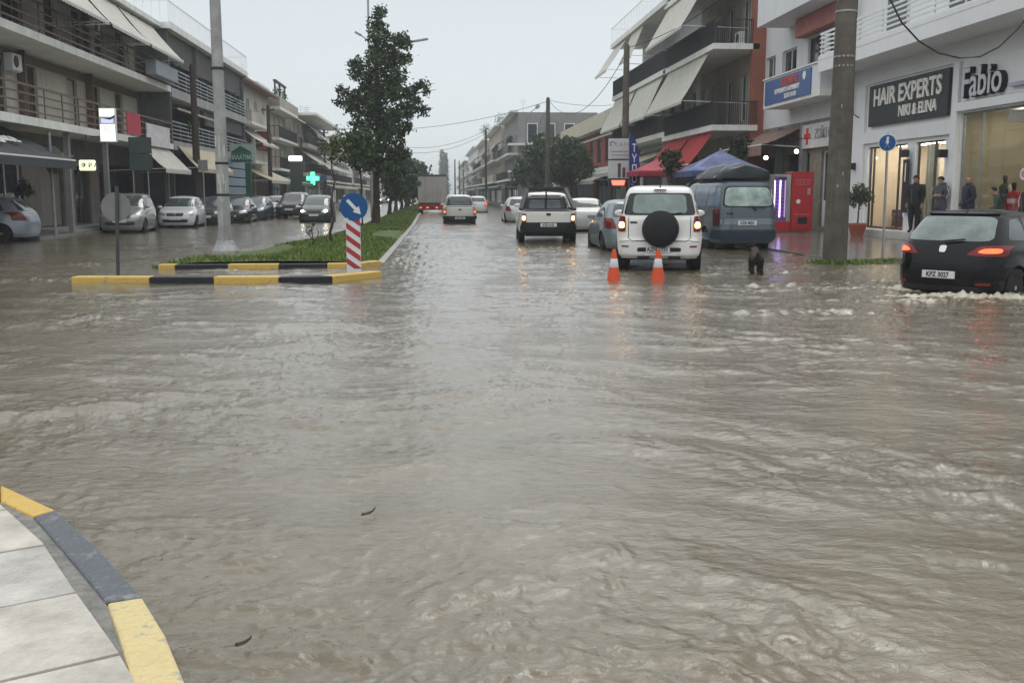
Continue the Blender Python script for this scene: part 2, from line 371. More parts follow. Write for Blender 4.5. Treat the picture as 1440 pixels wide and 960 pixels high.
# ------------------------------------------------------------------ near pavement corner with painted kerb
def wet_pave(name, col, jx, jy, offs=0.0, rough=0.35, joint=(0.10, 0.10, 0.095), rot=0.0, var=0.22, mortar=0.012, origin=(0, 0)):
    m = bpy.data.materials.new(name); m.use_nodes = True; t = m.node_tree; b = t.nodes['Principled BSDF']
    tc = t.nodes.new('ShaderNodeTexCoord'); mp = t.nodes.new('ShaderNodeMapping'); mp.inputs['Rotation'].default_value = (0, 0, rot)
    mp.inputs['Location'].default_value = (origin[0], origin[1], 0)
    t.links.new(tc.outputs['Object'], mp.inputs[0])
    br = t.nodes.new('ShaderNodeTexBrick'); br.offset = offs; br.inputs['Scale'].default_value = 1
    br.inputs['Mortar Size'].default_value = mortar; br.inputs['Brick Width'].default_value = jx; br.inputs['Row Height'].default_value = jy
    br.inputs['Color1'].default_value = tuple(c*0.93 for c in col)+(1,); br.inputs['Color2'].default_value = tuple(c*1.07 for c in col)+(1,)
    br.inputs['Mortar'].default_value = tuple(joint)+(1,)
    t.links.new(mp.outputs[0], br.inputs[0])
    n = t.nodes.new('ShaderNodeTexNoise'); n.inputs['Scale'].default_value = 3.0; n.inputs['Detail'].default_value = 8; n.inputs['Roughness'].default_value = .65
    t.links.new(tc.outputs['Object'], n.inputs[0])
    r = t.nodes.new('ShaderNodeValToRGB'); r.color_ramp.elements[0].position = .3; r.color_ramp.elements[1].position = .7
    r.color_ramp.elements[0].color = (1-var*1.6,)*3+(1,); r.color_ramp.elements[1].color = (1, 1, 1, 1)
    t.links.new(n.outputs[0], r.inputs[0])
    mx = t.nodes.new('ShaderNodeMix'); mx.data_type = 'RGBA'; mx.blend_type = 'MULTIPLY'; mx.inputs[0].default_value = 1
    t.links.new(br.outputs[0], mx.inputs[6]); t.links.new(r.outputs[0], mx.inputs[7]); t.links.new(mx.outputs[2], b.inputs['Base Color'])
    mr = t.nodes.new('ShaderNodeMapRange'); mr.inputs[1].default_value = .35; mr.inputs[2].default_value = .65
    mr.inputs[3].default_value = rough*.5; mr.inputs[4].default_value = rough*1.5
    t.links.new(n.outputs[0], mr.inputs[0]); t.links.new(mr.outputs[0], b.inputs['Roughness'])
    bp = t.nodes.new('ShaderNodeBump'); bp.inputs['Strength'].default_value = .5; bp.inputs['Distance'].default_value = .01; bp.invert = True
    t.links.new(br.outputs['Fac'], bp.inputs['Height'])
    n3 = t.nodes.new('ShaderNodeTexNoise'); n3.inputs['Scale'].default_value = 90; t.links.new(tc.outputs['Object'], n3.inputs[0])
    bp2 = t.nodes.new('ShaderNodeBump'); bp2.inputs['Strength'].default_value = .12; bp2.inputs['Distance'].default_value = .01
    t.links.new(n3.outputs[0], bp2.inputs['Height']); t.links.new(bp.outputs[0], bp2.inputs['Normal'])
    t.links.new(bp2.outputs[0], b.inputs['Normal'])
    return m
def worn_paint(name, col, under=(0.30, 0.30, 0.29), amt=0.38, rough=0.45):
    if name in _mc: return _mc[name]
    m = mat(name, col, rough, var=0, bump=.6, bscale=32); t = m.node_tree; b = t.nodes['Principled BSDF']
    tc = [n for n in t.nodes if n.type == 'TEX_COORD'][0]
    n = t.nodes.new('ShaderNodeTexNoise'); n.inputs['Scale'].default_value = 9; n.inputs['Detail'].default_value = 9; n.inputs['Roughness'].default_value = .75
    t.links.new(tc.outputs['Object'], n.inputs[0])
    r = t.nodes.new('ShaderNodeValToRGB'); r.color_ramp.elements[0].position = amt-.02; r.color_ramp.elements[1].position = amt+.05
    r.color_ramp.elements[0].color = tuple(under)+(1,); r.color_ramp.elements[1].color = tuple(col)+(1,)
    e = r.color_ramp.elements.new(.8); e.color = tuple(c*.8 for c in col)+(1,)
    t.links.new(n.outputs[0], r.inputs[0]); t.links.new(r.outputs[0], b.inputs['Base Color']); _mc[name] = m; return m
KZ = 0.06   # top of the near kerb above the water
YEL = worn_paint('yellow_kerb_paint', (0.58, 0.39, 0.10), (.26, .25, .21), .39); YELN = worn_paint('pale_yellow_kerb_paint', (0.60, 0.49, 0.24), (.33, .32, .27), .40)
BLK = worn_paint('black_kerb_paint', (0.016, 0.018, 0.024), (.10, .10, .10), .33); GRY = worn_paint('slate_kerb_paint', (0.108, 0.118, 0.132), (.20, .21, .21), .43)
# kerb course: points on its inner edge and outer edge, from far left to near right
inner = [(-160, 640), (0, 703), (47, 725), (98, 784), (150, 846), (168, 898), (186, 962), (215, 1110)]
outer = [(-130, 606), (0, 680), (78, 716), (140, 772), (200, 838), (232, 890), (262, 962), (300, 1110)]
I = [gnd(*p, z=KZ) for p in inner]; O = [gnd(*p, z=KZ) for p in outer]
kerb_near = empty('kerb', (I[3].x, I[3].y, 0), 0, 'curved kerb with worn pale yellow and slate painted blocks at bottom left', 'kerb')
def kerb_block(i0, i1, m, nm):
    mb = MB(); g = .004
    a = [I[k] for k in range(i0, i1+1)]; c = [O[k] for k in range(i0, i1+1)]
    # small joint gap
    d = (a[1]-a[0]).normalized()*g; a[0] = a[0]+d; c[0] = c[0]+d; d = (a[-1]-a[-2]).normalized()*g; a[-1] = a[-1]-d; c[-1] = c[-1]-d
    poly = a+c[::-1]
    mb.prism([(p.x, p.y) for p in poly], -.15, KZ)
    return mb.build('kerb_block', m, kerb_near, bevel=.012)
kerb_block(0, 1, YEL, 0); kerb_block(1, 2, YEL, 0)
kerb_block(2, 4, GRY, 0); kerb_block(4, 6, YELN, 0); kerb_block(6, 7, YELN, 0)
# pavement: mortar strip then tiles
mb = MB(); base = [(p.x, p.y) for p in I]; poly = [(-7, I[0].y), ]+base+[(I[-1].x, .2), (-7, .2)]
mb.prism(poly, -.15, KZ-.012)
tag(mb.build('pavement', M('rough_mortar', (0.21, 0.205, 0.19), .5, bump=.8, bscale=70, var=.3, scale=14)), 'grey mortar strip behind the near kerb', kind='structure')
tile_edge = [(-160, 662), (0, 708), (60, 762), (107, 832), (165, 913), (183, 944), (230, 1030), (275, 1110)]
T = [gnd(*p, z=KZ) for p in tile_edge]
tm = M('stone_tile', (0.46, 0.43, 0.375), .34, var=.26, scale=4.5, bump=.25, bscale=50)
ta = M('stone_tile_damp', (0.40, 0.385, 0.35), .28, var=.32, scale=3.6, bump=.25, bscale=50)
# rows of big tiles: joints follow direction in the photo
j1 = (gnd(0, 853, KZ), gnd(107, 832, KZ)); jd = (j1[1]-j1[0]).normalized(); jn = Vector((-jd.y, jd.x, 0))
mb = MB(); tp = MB()
def clip_poly(poly, n, c):  # keep points with n.p <= c
    outp = []
    for i in range(len(poly)):
        a, b2 = poly[i], poly[(i+1) % len(poly)]; da = n.dot(a)-c; db = n.dot(b2)-c
        if da <= 0: outp.append(a)
        if da*db < 0: outp.append(a+(b2-a)*(da/(da-db)))
    return outp
rows = [jn.dot(gnd(0, y_, KZ)) for y_ in (1250, 1080, 957, 853, 776, 716, 665)]
rows = [rows[2]-2*(rows[3]-rows[2]), rows[2]-(rows[3]-rows[2]), rows[2], rows[3], rows[4], 2*rows[4]-rows[3], 3*rows[4]-2*rows[3]]
region = [Vector((-7, T[0].y, 0))]+[Vector((p.x, p.y, 0)) for p in T]+[Vector((T[-1].x, .3, 0)), Vector((-7, .3, 0))]
gapw = .008; col_w = abs(rows[3]-rows[2])*1.0
for ri in range(len(rows)-1):
    lo, hi = rows[ri]+gapw, rows[ri+1]-gapw
    if hi < lo: lo, hi = hi, lo
    p1 = clip_poly(region, jn, hi); p1 = clip_poly(p1, -jn, -lo)
    if len(p1) < 3: continue
    right = max(jd.dot(p) for p in p1); k = 0; cur = right+.02
    widths = [1.9*col_w, .98*col_w, .98*col_w, col_w, col_w, col_w, col_w, col_w]
    while k < 8:
        nx_ = cur-widths[k]
        q = clip_poly(p1, jd, cur-gapw*.6); q = clip_poly(q, -jd, -(nx_+gapw*.6))
        if len(q) >= 3:
            z1 = KZ+rnd.uniform(-.002, .002)
            (mb if (ri+k) % 3 else tp).prism([(p.x, p.y) for p in q], KZ-.03, z1)
        cur = nx_; k += 1
o = mb.build('pavement_tiles', tm, bevel=.003); tag(o, 'pale stone paving tiles behind the near kerb', kind='structure')
o = tp.build('pavement_tiles', ta, bevel=.003); tag(o, 'damper stone paving tiles behind the near kerb', kind='structure')

# ------------------------------------------------------------------ median: two painted kerb courses, grass strip
def kerb_run(nm, label, pts_px, cols, ztop, wid=.3, zb=-.15, endcurve=None):
    root = empty('kerb', (gnd(*pts_px[0]).x, gnd(*pts_px[0]).y, 0), 0, label, 'kerb')
    P = [gnd(x_, y_, 0) for x_, y_ in pts_px]
    for i, c in enumerate(cols):
        a, b2 = P[i], P[i+1]; d = (b2-a).normalized(); n = Vector((-d.y, d.x, 0))*wid
        if n.y < 0: n = -n
        a = a+d*.004; b2 = b2-d*.004
        mb = MB(); mb.prism([(a.x, a.y), (b2.x, b2.y), (b2.x+n.x, b2.y+n.y), (a.x+n.x, a.y+n.y)], zb, ztop+rnd.uniform(-.004, .004))
        mb.build('kerb_block', c, root, bevel=.018)
    return root, P
kr1, K1 = kerb_run('k', 'front yellow and black kerb of the median nose, lowest in the water', [(100, 399), (210, 399), (300, 399), (392, 399), (468, 397.5), (537, 390)], [YEL, BLK, YEL, BLK, YEL], .115, .28)
kr2, K2 = kerb_run('k', 'rear yellow and black kerb of the median nose, edging the grass', [(222, 379), (246, 379), (320, 378.5), (392, 378), (460, 377.5), (505, 377), (536, 373)], [YEL, BLK, YEL, BLK, YEL, YEL], .10, .25)
# median ground outline (grass strip), left edge then right edge
left_px = [(222, 374), (300, 362), (380, 350), (455, 336), (510, 318), (548, 302), (575, 292), (592, 285.5)]
right_px = [(540, 372), (556, 352), (572, 332), (584, 316), (590, 303), (597, 294), (603, 287)]
Lp = [gnd(*p) for p in left_px]; Rp = [gnd(*p) for p in right_px]
def interp(P, y):
    for a, b2 in zip(P, P[1:]):
        if a.y <= y <= b2.y: return a.x+(b2.x-a.x)*(y-a.y)/(b2.y-a.y)
    return P[0].x if y < P[0].y else P[-1].x
NY = 90; ys = np.geomspace(Rp[0].y-1.15, min(Lp[-1].y, Rp[-1].y), NY); ncx = 20
GX = np.zeros((NY, ncx)); GY = GX.copy(); GZ = GX.copy()
for i, y_ in enumerate(ys):
    xl = interp(Lp, y_); xr = interp(Rp, y_)-.15; s_ = np.linspace(0, 1, ncx)
    GX[i] = xl+(xr-xl)*s_; GY[i] = y_+(np.interp(GX[i], [p.x for p in K2], [p.y for p in K2])+.24-ys[0])*math.exp(-(y_-ys[0])/1.5)
    prof = np.clip(np.minimum(s_*6, (1-s_)*9), 0, 1)**.6
    GZ[i] = -.03+.13*prof+.05*np.sin(s_*math.pi)
GZ += .03*pnoise(GX*.8, GY*.8, 5)
me = grid_mesh('grass_ground', GX, GY, GZ)
gm = M('turf_soil', (0.070, 0.105, 0.028), .8, var=.35, scale=1.6, bump=1, bscale=30)
me.materials.append(gm)
o = bpy.data.objects.new('median_ground', me); COL.objects.link(o); tag(o, 'raised earth strip between the carriageways', kind='structure')
# concrete kerb along the right side of the median
mb = MB()
for a, b2 in zip(Rp, Rp[1:]):
    mb.prism([(a.x-.16, a.y), (a.x, a.y), (b2.x, b2.y), (b2.x-.16, b2.y)], -.15, .045)
tag(mb.build('kerb', M('old_concrete', (.30, .30, .28), .5, var=.2, bump=.3), bevel=.01), 'plain wet concrete kerb along the right edge of the median grass', 'kerb')
# grass blades
def grass(name, sampler, n, h, mats, label, wd=.012):
    V = []; Fc = []; mi = []
    for i in range(n):
        x_, y_, z_ = sampler(); hh = h*rnd.uniform(.5, 1.3)*(1+y_*.004); a = rnd.uniform(0, 6.28); ww = wd*(1+y_*.05)
        dx, dy = math.cos(a)*ww, math.sin(a)*ww; lx, ly = rnd.uniform(-.5, .5)*hh, rnd.uniform(-.5, .5)*hh
        b0 = len(V); V += [(x_-dx, y_-dy, z_), (x_+dx, y_+dy, z_), (x_+lx, y_+ly, z_+hh)]; Fc.append((b0, b0+1, b0+2)); mi.append(rnd.randrange(len(mats)))
    me = bpy.data.meshes.new(name); me.from_pydata(V, [], Fc)
    for m in mats: me.materials.append(m)
    me.polygons.foreach_set('material_index', mi)
    o = bpy.data.objects.new(name, me); COL.objects.link(o); return tag(o, label, 'grass', kind='stuff')
GR = [M('grass_blade', (.14, .21, .04), .5, var=.25, scale=1), M('grass_blade_dark', (.065, .11, .025), .5, var=.2), M('grass_blade_straw', (.15, .16, .06), .6, var=.2)]
def samp():
    while True:
        y_ = math.exp(rnd.uniform(math.log(ys[0]), math.log(ys[-1]))); s_ = rnd.random()
        xl = interp(Lp, y_); xr = interp(Rp, y_)-.18
        j = int(np.searchsorted(ys, y_)); j = min(max(j, 0), NY-1); k = min(int(s_*(ncx-1)), ncx-1)
        if y_ > 22 and pnoise(np.array([xl+(xr-xl)*s_])*.35, np.array([y_])*.12, 11)[0] < -.42: continue
        xx_ = xl+(xr-xl)*s_; y_ += (float(np.interp(xx_, [p.x for p in K2], [p.y for p in K2]))+.30-ys[0])*math.exp(-(y_-ys[0])/1.5)
        return xx_, y_, GZ[j, k]-.01
grass('grass', samp, 42000, .085, [GR[0], GR[0], GR[1], GR[2]], 'wet green grass growing on the median strip')

# ------------------------------------------------------------------ right pavement (flooded edge, wet) and left pavement
pr = wet_pave('wet_grey_pavement', (.20, .195, .18), .5, .5, rough=.10, var=.25)
mb = MB(); mb.prism([(9.2, 21.2), (9.0, 24), (9.0, 300), (60, 300), (60, 21.2)], -.15, .05)
tag(mb.build('pavement', pr, bevel=.02), 'wet grey pavement in front of the shops on the right', kind='structure')
mb = MB(); mb.prism([(-12.9, 33.8), (-12.9, 300), (-60, 300), (-60, 33.8)], -.15, .11)
tag(mb.build('pavement', pr, bevel=.02), 'wet grey pavement under the balconies on the left', kind='structure')
def samp2():
    x_ = 8.2+6.3*rnd.random()**1.3+rnd.gauss(0, .1); return x_, 21.1+rnd.gauss(0, .12)+.2*math.sin(x_*2), .03
grass('weeds', samp2, 1500, .07, [GR[0], GR[1]], 'low green weeds along the pavement edge by the concrete post')

# ------------------------------------------------------------------ buildings
CREAM = M('cream_render', (.45, .43, .37), .75, var=.12, scale=.5, bump=.15, bscale=12, streak=.45)
CREAM2 = M('beige_render', (.39, .36, .30), .8, var=.15, scale=.6, bump=.15, bscale=12, streak=.5)
WHITE = M('white_render', (.66, .68, .69), .7, var=.05, scale=.5, bump=.1, bscale=12, streak=.25)
WHITEC = M('white_shop_panel', (.72, .73, .73), .45, var=.04, scale=.5, streak=.12)
GREYR = M('grey_render', (.22, .225, .22), .8, var=.18, scale=.5, bump=.2, bscale=10, streak=.55)
GREYD = M('dark_grey_render', (.09, .092, .09), .8, var=.2, scale=.5, bump=.2, bscale=10, streak=.5)
SLAB = M('slab_edge_paint', (.70, .71, .67), .7, var=.10, scale=1.2, streak=.4)
SLABG = M('slab_edge_grey', (.34, .35, .34), .75, var=.2, scale=1.2, streak=.6)
SOFF = M('soffit_grey', (.33, .33, .32), .85, var=.15, scale=.8)
BROWNM = M('brown_rail', (.13, .085, .065), .5, var=.15)
BLUEG = M('grey_blue_rail', (.27, .31, .33), .5, var=.12)
TERRA = M('terracotta_paint', (.30, .11, .075), .75, var=.15, scale=.8, streak=.3)
REDW = M('dark_red_wall', (.25, .055, .045), .75, var=.15, scale=.8, streak=.3)
TILE = slats('roof_tile_red', (.28, .12, .09), .7, 3.0, .9, 'Y')
SHUT = slats('brown_shutter', (.075, .055, .045), .5, 12)
SHUTG = slats('grey_shutter', (.22, .23, .23), .5, 12)
SHUTW = slats('cream_shutter', (.45, .44, .40), .5, 12)
SHUTR = slats('red_shutter', (.22, .035, .04), .5, 12)
ROLL = slats('roller_shutter', (.20, .185, .165), .5, 8)
ROLLB = slats('brown_roller', (.14, .09, .06), .55, 8)
FRAME = M('window_frame_white', (.66, .67, .66), .4, var=.04)
FRAMEB = M('window_frame_brown', (.10, .065, .05), .45, var=.1)
DARK = M('painted_interior_shade', (.03, .03, .032), .8, var=.3, scale=1)
CANV = M('awning_canvas_pale', (.48, .475, .42), .8, var=.10, scale=2.2, bump=.15, bscale=8, streak=.35)
CANVC = M('awning_canvas_cream', (.44, .40, .29), .8, var=.12, scale=2.2, streak=.4)
CANVS = stripes('awning_canvas_striped', (.55, .54, .48), (.33, .33, .27), 1.4)
CANVR = M('awning_canvas_red', (.36, .03, .03), .75, var=.15, scale=2, streak=.3)
CANVD = M('awning_canvas_charcoal', (.05, .058, .062), .75, var=.12, scale=2)
CANVG = M('awning_canvas_green', (.03, .13, .09), .75, var=.12, scale=2)
POTC = M('terracotta_pot', (.33, .10, .06), .7)
LEAFD = M('leaf_dark', (.036, .058, .025), .55, var=.35, scale=.9)
LEAFM = M('leaf_mid', (.065, .10, .038), .5, var=.3, scale=.9)
LEAFL = M('leaf_light', (.095, .13, .05), .5, var=.25, scale=.9)

class Bld:
    """side 'L': facade plane X=xw facing +X; side 'R': facing -X. s runs along the street, d is outwards, z up."""
    def __init__(s, name, side, xw, s0, s1, label, cat='building', group=None):
        s.sg = 1 if side == 'L' else -1; s.xw = xw; s.s0 = s0; s.s1 = s1
        s.root = empty(name, (xw, (s0+s1)/2, 0), 0, label, cat, group)
        s.op = []; s.wallz = None
    def P(s, ss, d, z): return (s.xw+s.sg*d, ss, z)
    def bx(s, mb, s0, s1, d0, d1, z0, z1, m=0): mb.box(s.xw+s.sg*d0, s.xw+s.sg*d1, s0, s1, z0, z1, m)
    def part(s, name, mb, mt, parent=None, **k): return mb.build(name, mt, parent or s.root, **k)
    def walls(s, z0, z1, mt, depth=9, rec=.22, coredark=False, face=True, name='wall', s0=None, s1=None, ops=None):
        """front face with real openings and reveals, plus the body of the house"""
        s0 = s.s0 if s0 is None else s0; s1 = s.s1 if s1 is None else s1
        ops = [o for o in (ops if ops is not None else s.op) if o[0] < s1 and o[1] > s0 and o[2] < z1 and o[3] > z0]
        xs = sorted({s0, s1} | {min(max(v, s0), s1) for o in ops for v in o[:2]}); zs = sorted({z0, z1} | {min(max(v, z0), z1) for o in ops for v in o[2:4]})
        mb = MB()
        for i in range(len(xs)-1):
            for j in range(len(zs)-1):
                cx_, cz_ = (xs[i]+xs[i+1])/2, (zs[j]+zs[j+1])/2
                if any(o[0] < cx_ < o[1] and o[2] < cz_ < o[3] for o in ops): continue
                mb.quad(s.P(xs[i], 0, zs[j]), s.P(xs[i+1], 0, zs[j]), s.P(xs[i+1], 0, zs[j+1]), s.P(xs[i], 0, zs[j+1]))
        for o in ops:
            a, b_, c, d_ = o[:4]
            mb.quad(s.P(a, 0, c), s.P(a, 0, d_), s.P(a, -rec, d_), s.P(a, -rec, c)); mb.quad(s.P(b_, 0, c), s.P(b_, 0, d_), s.P(b_, -rec, d_), s.P(b_, -rec, c))
            mb.quad(s.P(a, 0, c), s.P(b_, 0, c), s.P(b_, -rec, c), s.P(a, -rec, c)); mb.quad(s.P(a, 0, d_), s.P(b_, 0, d_), s.P(b_, -rec, d_), s.P(a, -rec, d_))
        # sides, back, top
        for (a, b_) in ((s.P(s0, 0, z0), s.P(s0, -depth, z0)), (s.P(s1, 0, z0), s.P(s1, -depth, z0)), (s.P(s0, -depth, z0), s.P(s1, -depth, z0))):
            mb.quad(a, b_, (b_[0], b_[1], z1), (a[0], a[1], z1))
        mb.quad(s.P(s0, 0, z1), s.P(s1, 0, z1), s.P(s1, -depth, z1), s.P(s0, -depth, z1))
        s.part(name, mb, mt, normals=False)
    def opening(s, s0, s1, z0, z1): s.op.append((s0, s1, z0, z1))
    def window(s, s0, s1, z0, z1, kind='glass', frame=None, d=-.14, n=2, name='window'):
        """kind: glass, shutter (material passed as frame tuple)"""
        s.op.append((s0, s1, z0, z1)); fr = frame or FRAME; mb = MB(); t = .06
        s.bx(mb, s0, s1, d-.04, d+.03, z1-t, z1); s.bx(mb, s0, s1, d-.04, d+.03, z0, z0+t)
        s.bx(mb, s0, s0+t, d-.04, d+.03, z0+t, z1-t); s.bx(mb, s1-t, s1, d-.04, d+.03, z0+t, z1-t)
        if kind == 'glass':
            for k in range(1, n): c = s0+(s1-s0)*k/n; s.bx(mb, c-t/2, c+t/2, d-.035, d+.025, z0+t, z1-t)
        f = s.part(name, mb, fr)
        mb = MB(); s.bx(mb, s0+t, s1-t, d-.06, d-.01, z0+t, z1-t)
        pm = GLASS if kind == 'glass' else kind
        s.part('pane' if kind == 'glass' else 'shutter', mb, pm, f)
        return f
    def sill(s, s0, s1, z, mt):
        mb = MB(); s.bx(mb, s0-.06, s1+.06, -.1, .07, z-.05, z); s.part('window_sill', mb, mt)
    def slab(s, s0, s1, d, z, th=.22, mt=None, rail=None, rmat=None, rh=.95, name='balcony', soff=None, panel=None, nr=None, ends=True):
        mb = MB(); s.bx(mb, s0, s1, .01, d, z-th, z)
        bal = s.part(name, mb, mt or SLAB, bevel=0)
        if rail:
            r = MB(); e = .05; gp = .012
            if rail == 'bars_v':
                sp = nr or .13; k = int((s1-s0)/sp)
                for i in range(k+1):
                    c = s0+e+(s1-s0-2*e)*i/k; s.bx(r, c-gp, c+gp, d-e-gp, d-e+gp, z+.06, z+rh)
                s.bx(r, s0+e, s1-e, d-e-.025, d-e+.025, z+rh, z+rh+.05); s.bx(r, s0+e, s1-e, d-e-.02, d-e+.02, z+.03, z+.06)
                if ends:
                    for ss in (s0+e, s1-e):
                        kk = int(d/sp)
                        for i in range(kk): c = .05+(d-e-.05)*i/kk; s.bx(r, ss-gp, ss+gp, c-gp, c+gp, z+.06, z+rh)
                        s.bx(r, ss-.025, ss+.025, .02, d-e, z+rh, z+rh+.05)
            elif rail == 'bars_h':
                for i in range(nr or 4):
                    zz = z+.18+(rh-.18)*i/((nr or 4)-1)
                    tt_ = .028 if i < (nr or 4)-1 else .035
                    s.bx(r, s0, s1, d-e-tt_, d-e+tt_*.4, zz-tt_, zz+tt_)
                    if ends:
                        for ss in (s0+.03, s1-.03): s.bx(r, ss-.02, ss+.02, .02, d-e, zz-tt_, zz+tt_)
                k = max(1, int((s1-s0)/1.6))
                for i in range(k+1):
                    c = s0+e+(s1-s0-2*e)*i/k; s.bx(r, c-.025, c+.025, d-e-.06, d-e-.028, z, z+rh)
            elif rail == 'solid':
                s.bx(r, s0, s1, d-.12, d-.003, z, z+rh)
                s.bx(r, s0, s0+.12, .02, d-.12, z, z+rh); s.bx(r, s1-.12, s1, .02, d-.12, z, z+rh)
            s.part('railing', r, rmat or IRON, bal)
            if panel:
                r = MB(); s.bx(r, s0+e, s1-e, d-e-.10, d-e-.07, z+.1, z+rh-.08); s.part('rail_panel', r, panel, bal)
        return bal
    def awning(s, s0, s1, d0, z0, d1, z1, mt, val=.22, arms=True, name='awning', scal=True, seg=None):
        """sloping canvas from (d0,z0) at the wall to (d1,z1) out front, slightly sagging, with valance"""
        mb = MB(); nn = 7; ns_ = seg or max(3, int((s1-s0)/.5)); th = .02
        V = []; 
        for i in range(ns_+1):
            for j in range(nn):
                q = j/(nn-1); ss = s0+(s1-s0)*i/ns_
                sag = -.06*math.sin(q*math.pi)*(1+.5*math.sin(i*1.9))+.02*math.sin(i*2.7+j)
                V.append(s.P(ss, d0+(d1-d0)*q, z0+(z1-z0)*q+sag))
        F = [(i*nn+j, (i+1)*nn+j, (i+1)*nn+j+1, i*nn+j+1) for i in range(ns_) for j in range(nn-1)]
        n0 = len(V); V += [(v[0], v[1], v[2]-th) for v in V]
        F += [tuple(k+n0 for k in f[::-1]) for f in F[:ns_*(nn-1)]]
        mb.add(V, F)
        k = ns_*2 if scal else ns_
        for i in range(k):
            a = s0+(s1-s0)*i/k; b_ = s0+(s1-s0)*(i+1)/k; c = (a+b_)/2
            dz = .05 if scal else 0
            mb.ext([s.P(a, d1, z1), s.P(b_, d1, z1), s.P(b_, d1, z1-val+dz), s.P(c, d1, z1-val), s.P(a, d1, z1-val+dz)], (0, 0, 0), (s.sg*.012, 0, 0))
        a_ = s.part(name, mb, mt, normals=False)
        if arms:
            r = MB()
            s.bx(r, s0, s1, d1-.03, d1+.015, z1-.03, z1+.02)
            for ss in (s0+.08, s1-.08):
                r.tube([s.P(ss, .05, z1-.1), s.P(ss, d1, z1)], .018, 6)
            s.part('awning_frame', r, WHITEM, a_)
        return a_
    def ac(s, ss, z, d=.03):
        mb = MB(); s.bx(mb, ss-.4, ss+.4, d, d+.3, z, z+.55); s.bx(mb, ss-.3, ss-.26, .0, d+.28, z-.05, z); s.bx(mb, ss+.26, ss+.3, .0, d+.28, z-.05, z)
        a = s.part('air_conditioner', mb, WHITEM, bevel=.015)
        mb = MB(); mb.lathe([(.2, 0), (.2, .012), (.17, .02), (.03, .022)], 20, s.P(ss-.1, d+.3, z+.28) if s.sg > 0 else s.P(ss-.1, d+.322, z+.28), 'x')
        s.part('fan_grille', mb, BLACKP, a)
def rooftop(b, z, s0, s1, seed, n=5):
    r = random.Random(seed); mb = MB()
    for i in range(n):
        ss = r.uniform(s0, s1); d = -r.uniform(.6, 4); h = r.uniform(1.0, 2.6)
        p = b.P(ss, d, z); mb.tube([p, (p[0], p[1], z+h)], .018, 5)
        for k in range(3): zz = z+h-.1-.22*k; w_ = .5-.1*k; mb.bar((p[0]-w_, p[1], zz), (p[0]+w_, p[1], zz), .015)
    b.part('tv_aerial', mb, STEEL)
def heater(b, ss, z, d=-2.0):
    mb = MB(); p = b.P(ss, d, z); x, y = p[0], p[1]
    mb.ext([(x-.9*b.sg, y-.6, z+.9), (x-.9*b.sg, y+.6, z+.9), (x+.3*b.sg, y+.6, z+.1), (x+.3*b.sg, y-.6, z+.1)], (0, 0, 0), (0, 0, .08))
    h = b.part('solar_heater', mb, GLASS)
    mb = MB(); mb.tube([(x-1.0*b.sg, y-.65, z+1.1), (x-1.0*b.sg, y+.65, z+1.1)], .24, 12); b.part('water_tank', mb, STEEL, h)
def roofbush(b, pts, seed):
    r = random.Random(seed)
    for (ss, d, z, rr) in pts:
        V = []; F = []; c = b.P(ss, d, z)
        for i in range(int(260*rr*rr)+60):
            v = Vector((r.gauss(0, 1), r.gauss(0, 1), r.gauss(0, 1))).normalized()*rr*r.uniform(.3, 1)
            leafq(V, F, Vector(c)+v, .09, r)
        me = bpy.data.meshes.new('terrace_plant'); off = b.root.location
        me.from_pydata([(v[0]-off.x, v[1]-off.y, v[2]-off.z) for v in V], [], F); me.materials.append(LEAFD)
        o = bpy.data.objects.new('terrace_plant', me); COL.objects.link(o); o.parent = b.root
def leafq(V, F, c, s_, r):
    n = Vector((r.gauss(0, 1), r.gauss(0, 1), r.gauss(0, .8)+.3)).normalized()
    a = n.cross(Vector((r.gauss(0, 1), r.gauss(0, 1), r.gauss(0, 1)))).normalized(); b_ = n.cross(a)
    k = len(V); s1 = s_*r.uniform(.6, 1.3); V += [c-a*s1, c+b_*s1*.55, c+a*s1, c-b_*s1*.55]; F.append((k, k+1, k+2, k+3))

XL = -14.6; XSL = 1.6     # left wall plane, balcony depth (edge at X=-13)
# ---- L1 : cream block with brown rails at far left
b = Bld('apartment_building', 'L', XL, 24, 51.5, 'cream three-storey block with brown horizontal rails and white slab edges at far left')
z1, z2, z3 = 3.95, 6.75, 9.5
for k, ss in enumerate([26.5, 29.5, 32.2, 35.6, 38.4, 42.6, 45.4, 48.6]):
    b.window(ss-.55, ss+.55, z1+.05, z1+2.15, SHUT if k % 3 != 2 else SHUTW, FRAMEB)
for k, ss in enumerate([27.5, 30.5, 33.4, 36.8, 40.6, 43.5, 46.2, 49.2]):
    b.window(ss-.55, ss+.55, z2+.05, z2+2.15, SHUT if k % 4 != 3 else 'glass', FRAMEB)
# ground floor shops: opening, shop window, roller, doorway
b.window(34.6, 37.0, .55, 2.9, 'glass', FRAME, n=2, name='shop_window')
b.window(30.0, 34.2, .3, 2.9, 'glass', FRAMEB, n=3, name='shop_window')
b.window(38.6, 41.0, .25, 2.95, ROLL, FRAMEB, name='roller_shutter')
b.window(42.2, 44.0, .25, 2.7, 'glass', FRAMEB, n=2, name='door')
b.window(45.2, 50.5, .5, 2.8, 'glass', FRAMEB, n=4, name='shop_window')
b.walls(3.7, 9.6, CREAM); b.walls(.0, 3.7, M('dark_stone_front', (.15, .135, .115), .6, var=.25, scale=1.5), name='ground_floor_wall')
b.slab(24, 51.8, XSL, z1+.02, .27, SLAB, 'bars_h', BROWNM, 1.0, nr=4)
b.slab(24, 51.8, XSL, z2+.02, .27, SLAB, 'bars_h', BROWNM, 1.0, nr=4)
b.slab(24, 51.8, XSL-.3, z3+.3, .22, SLAB, name='roof')
mb = MB()
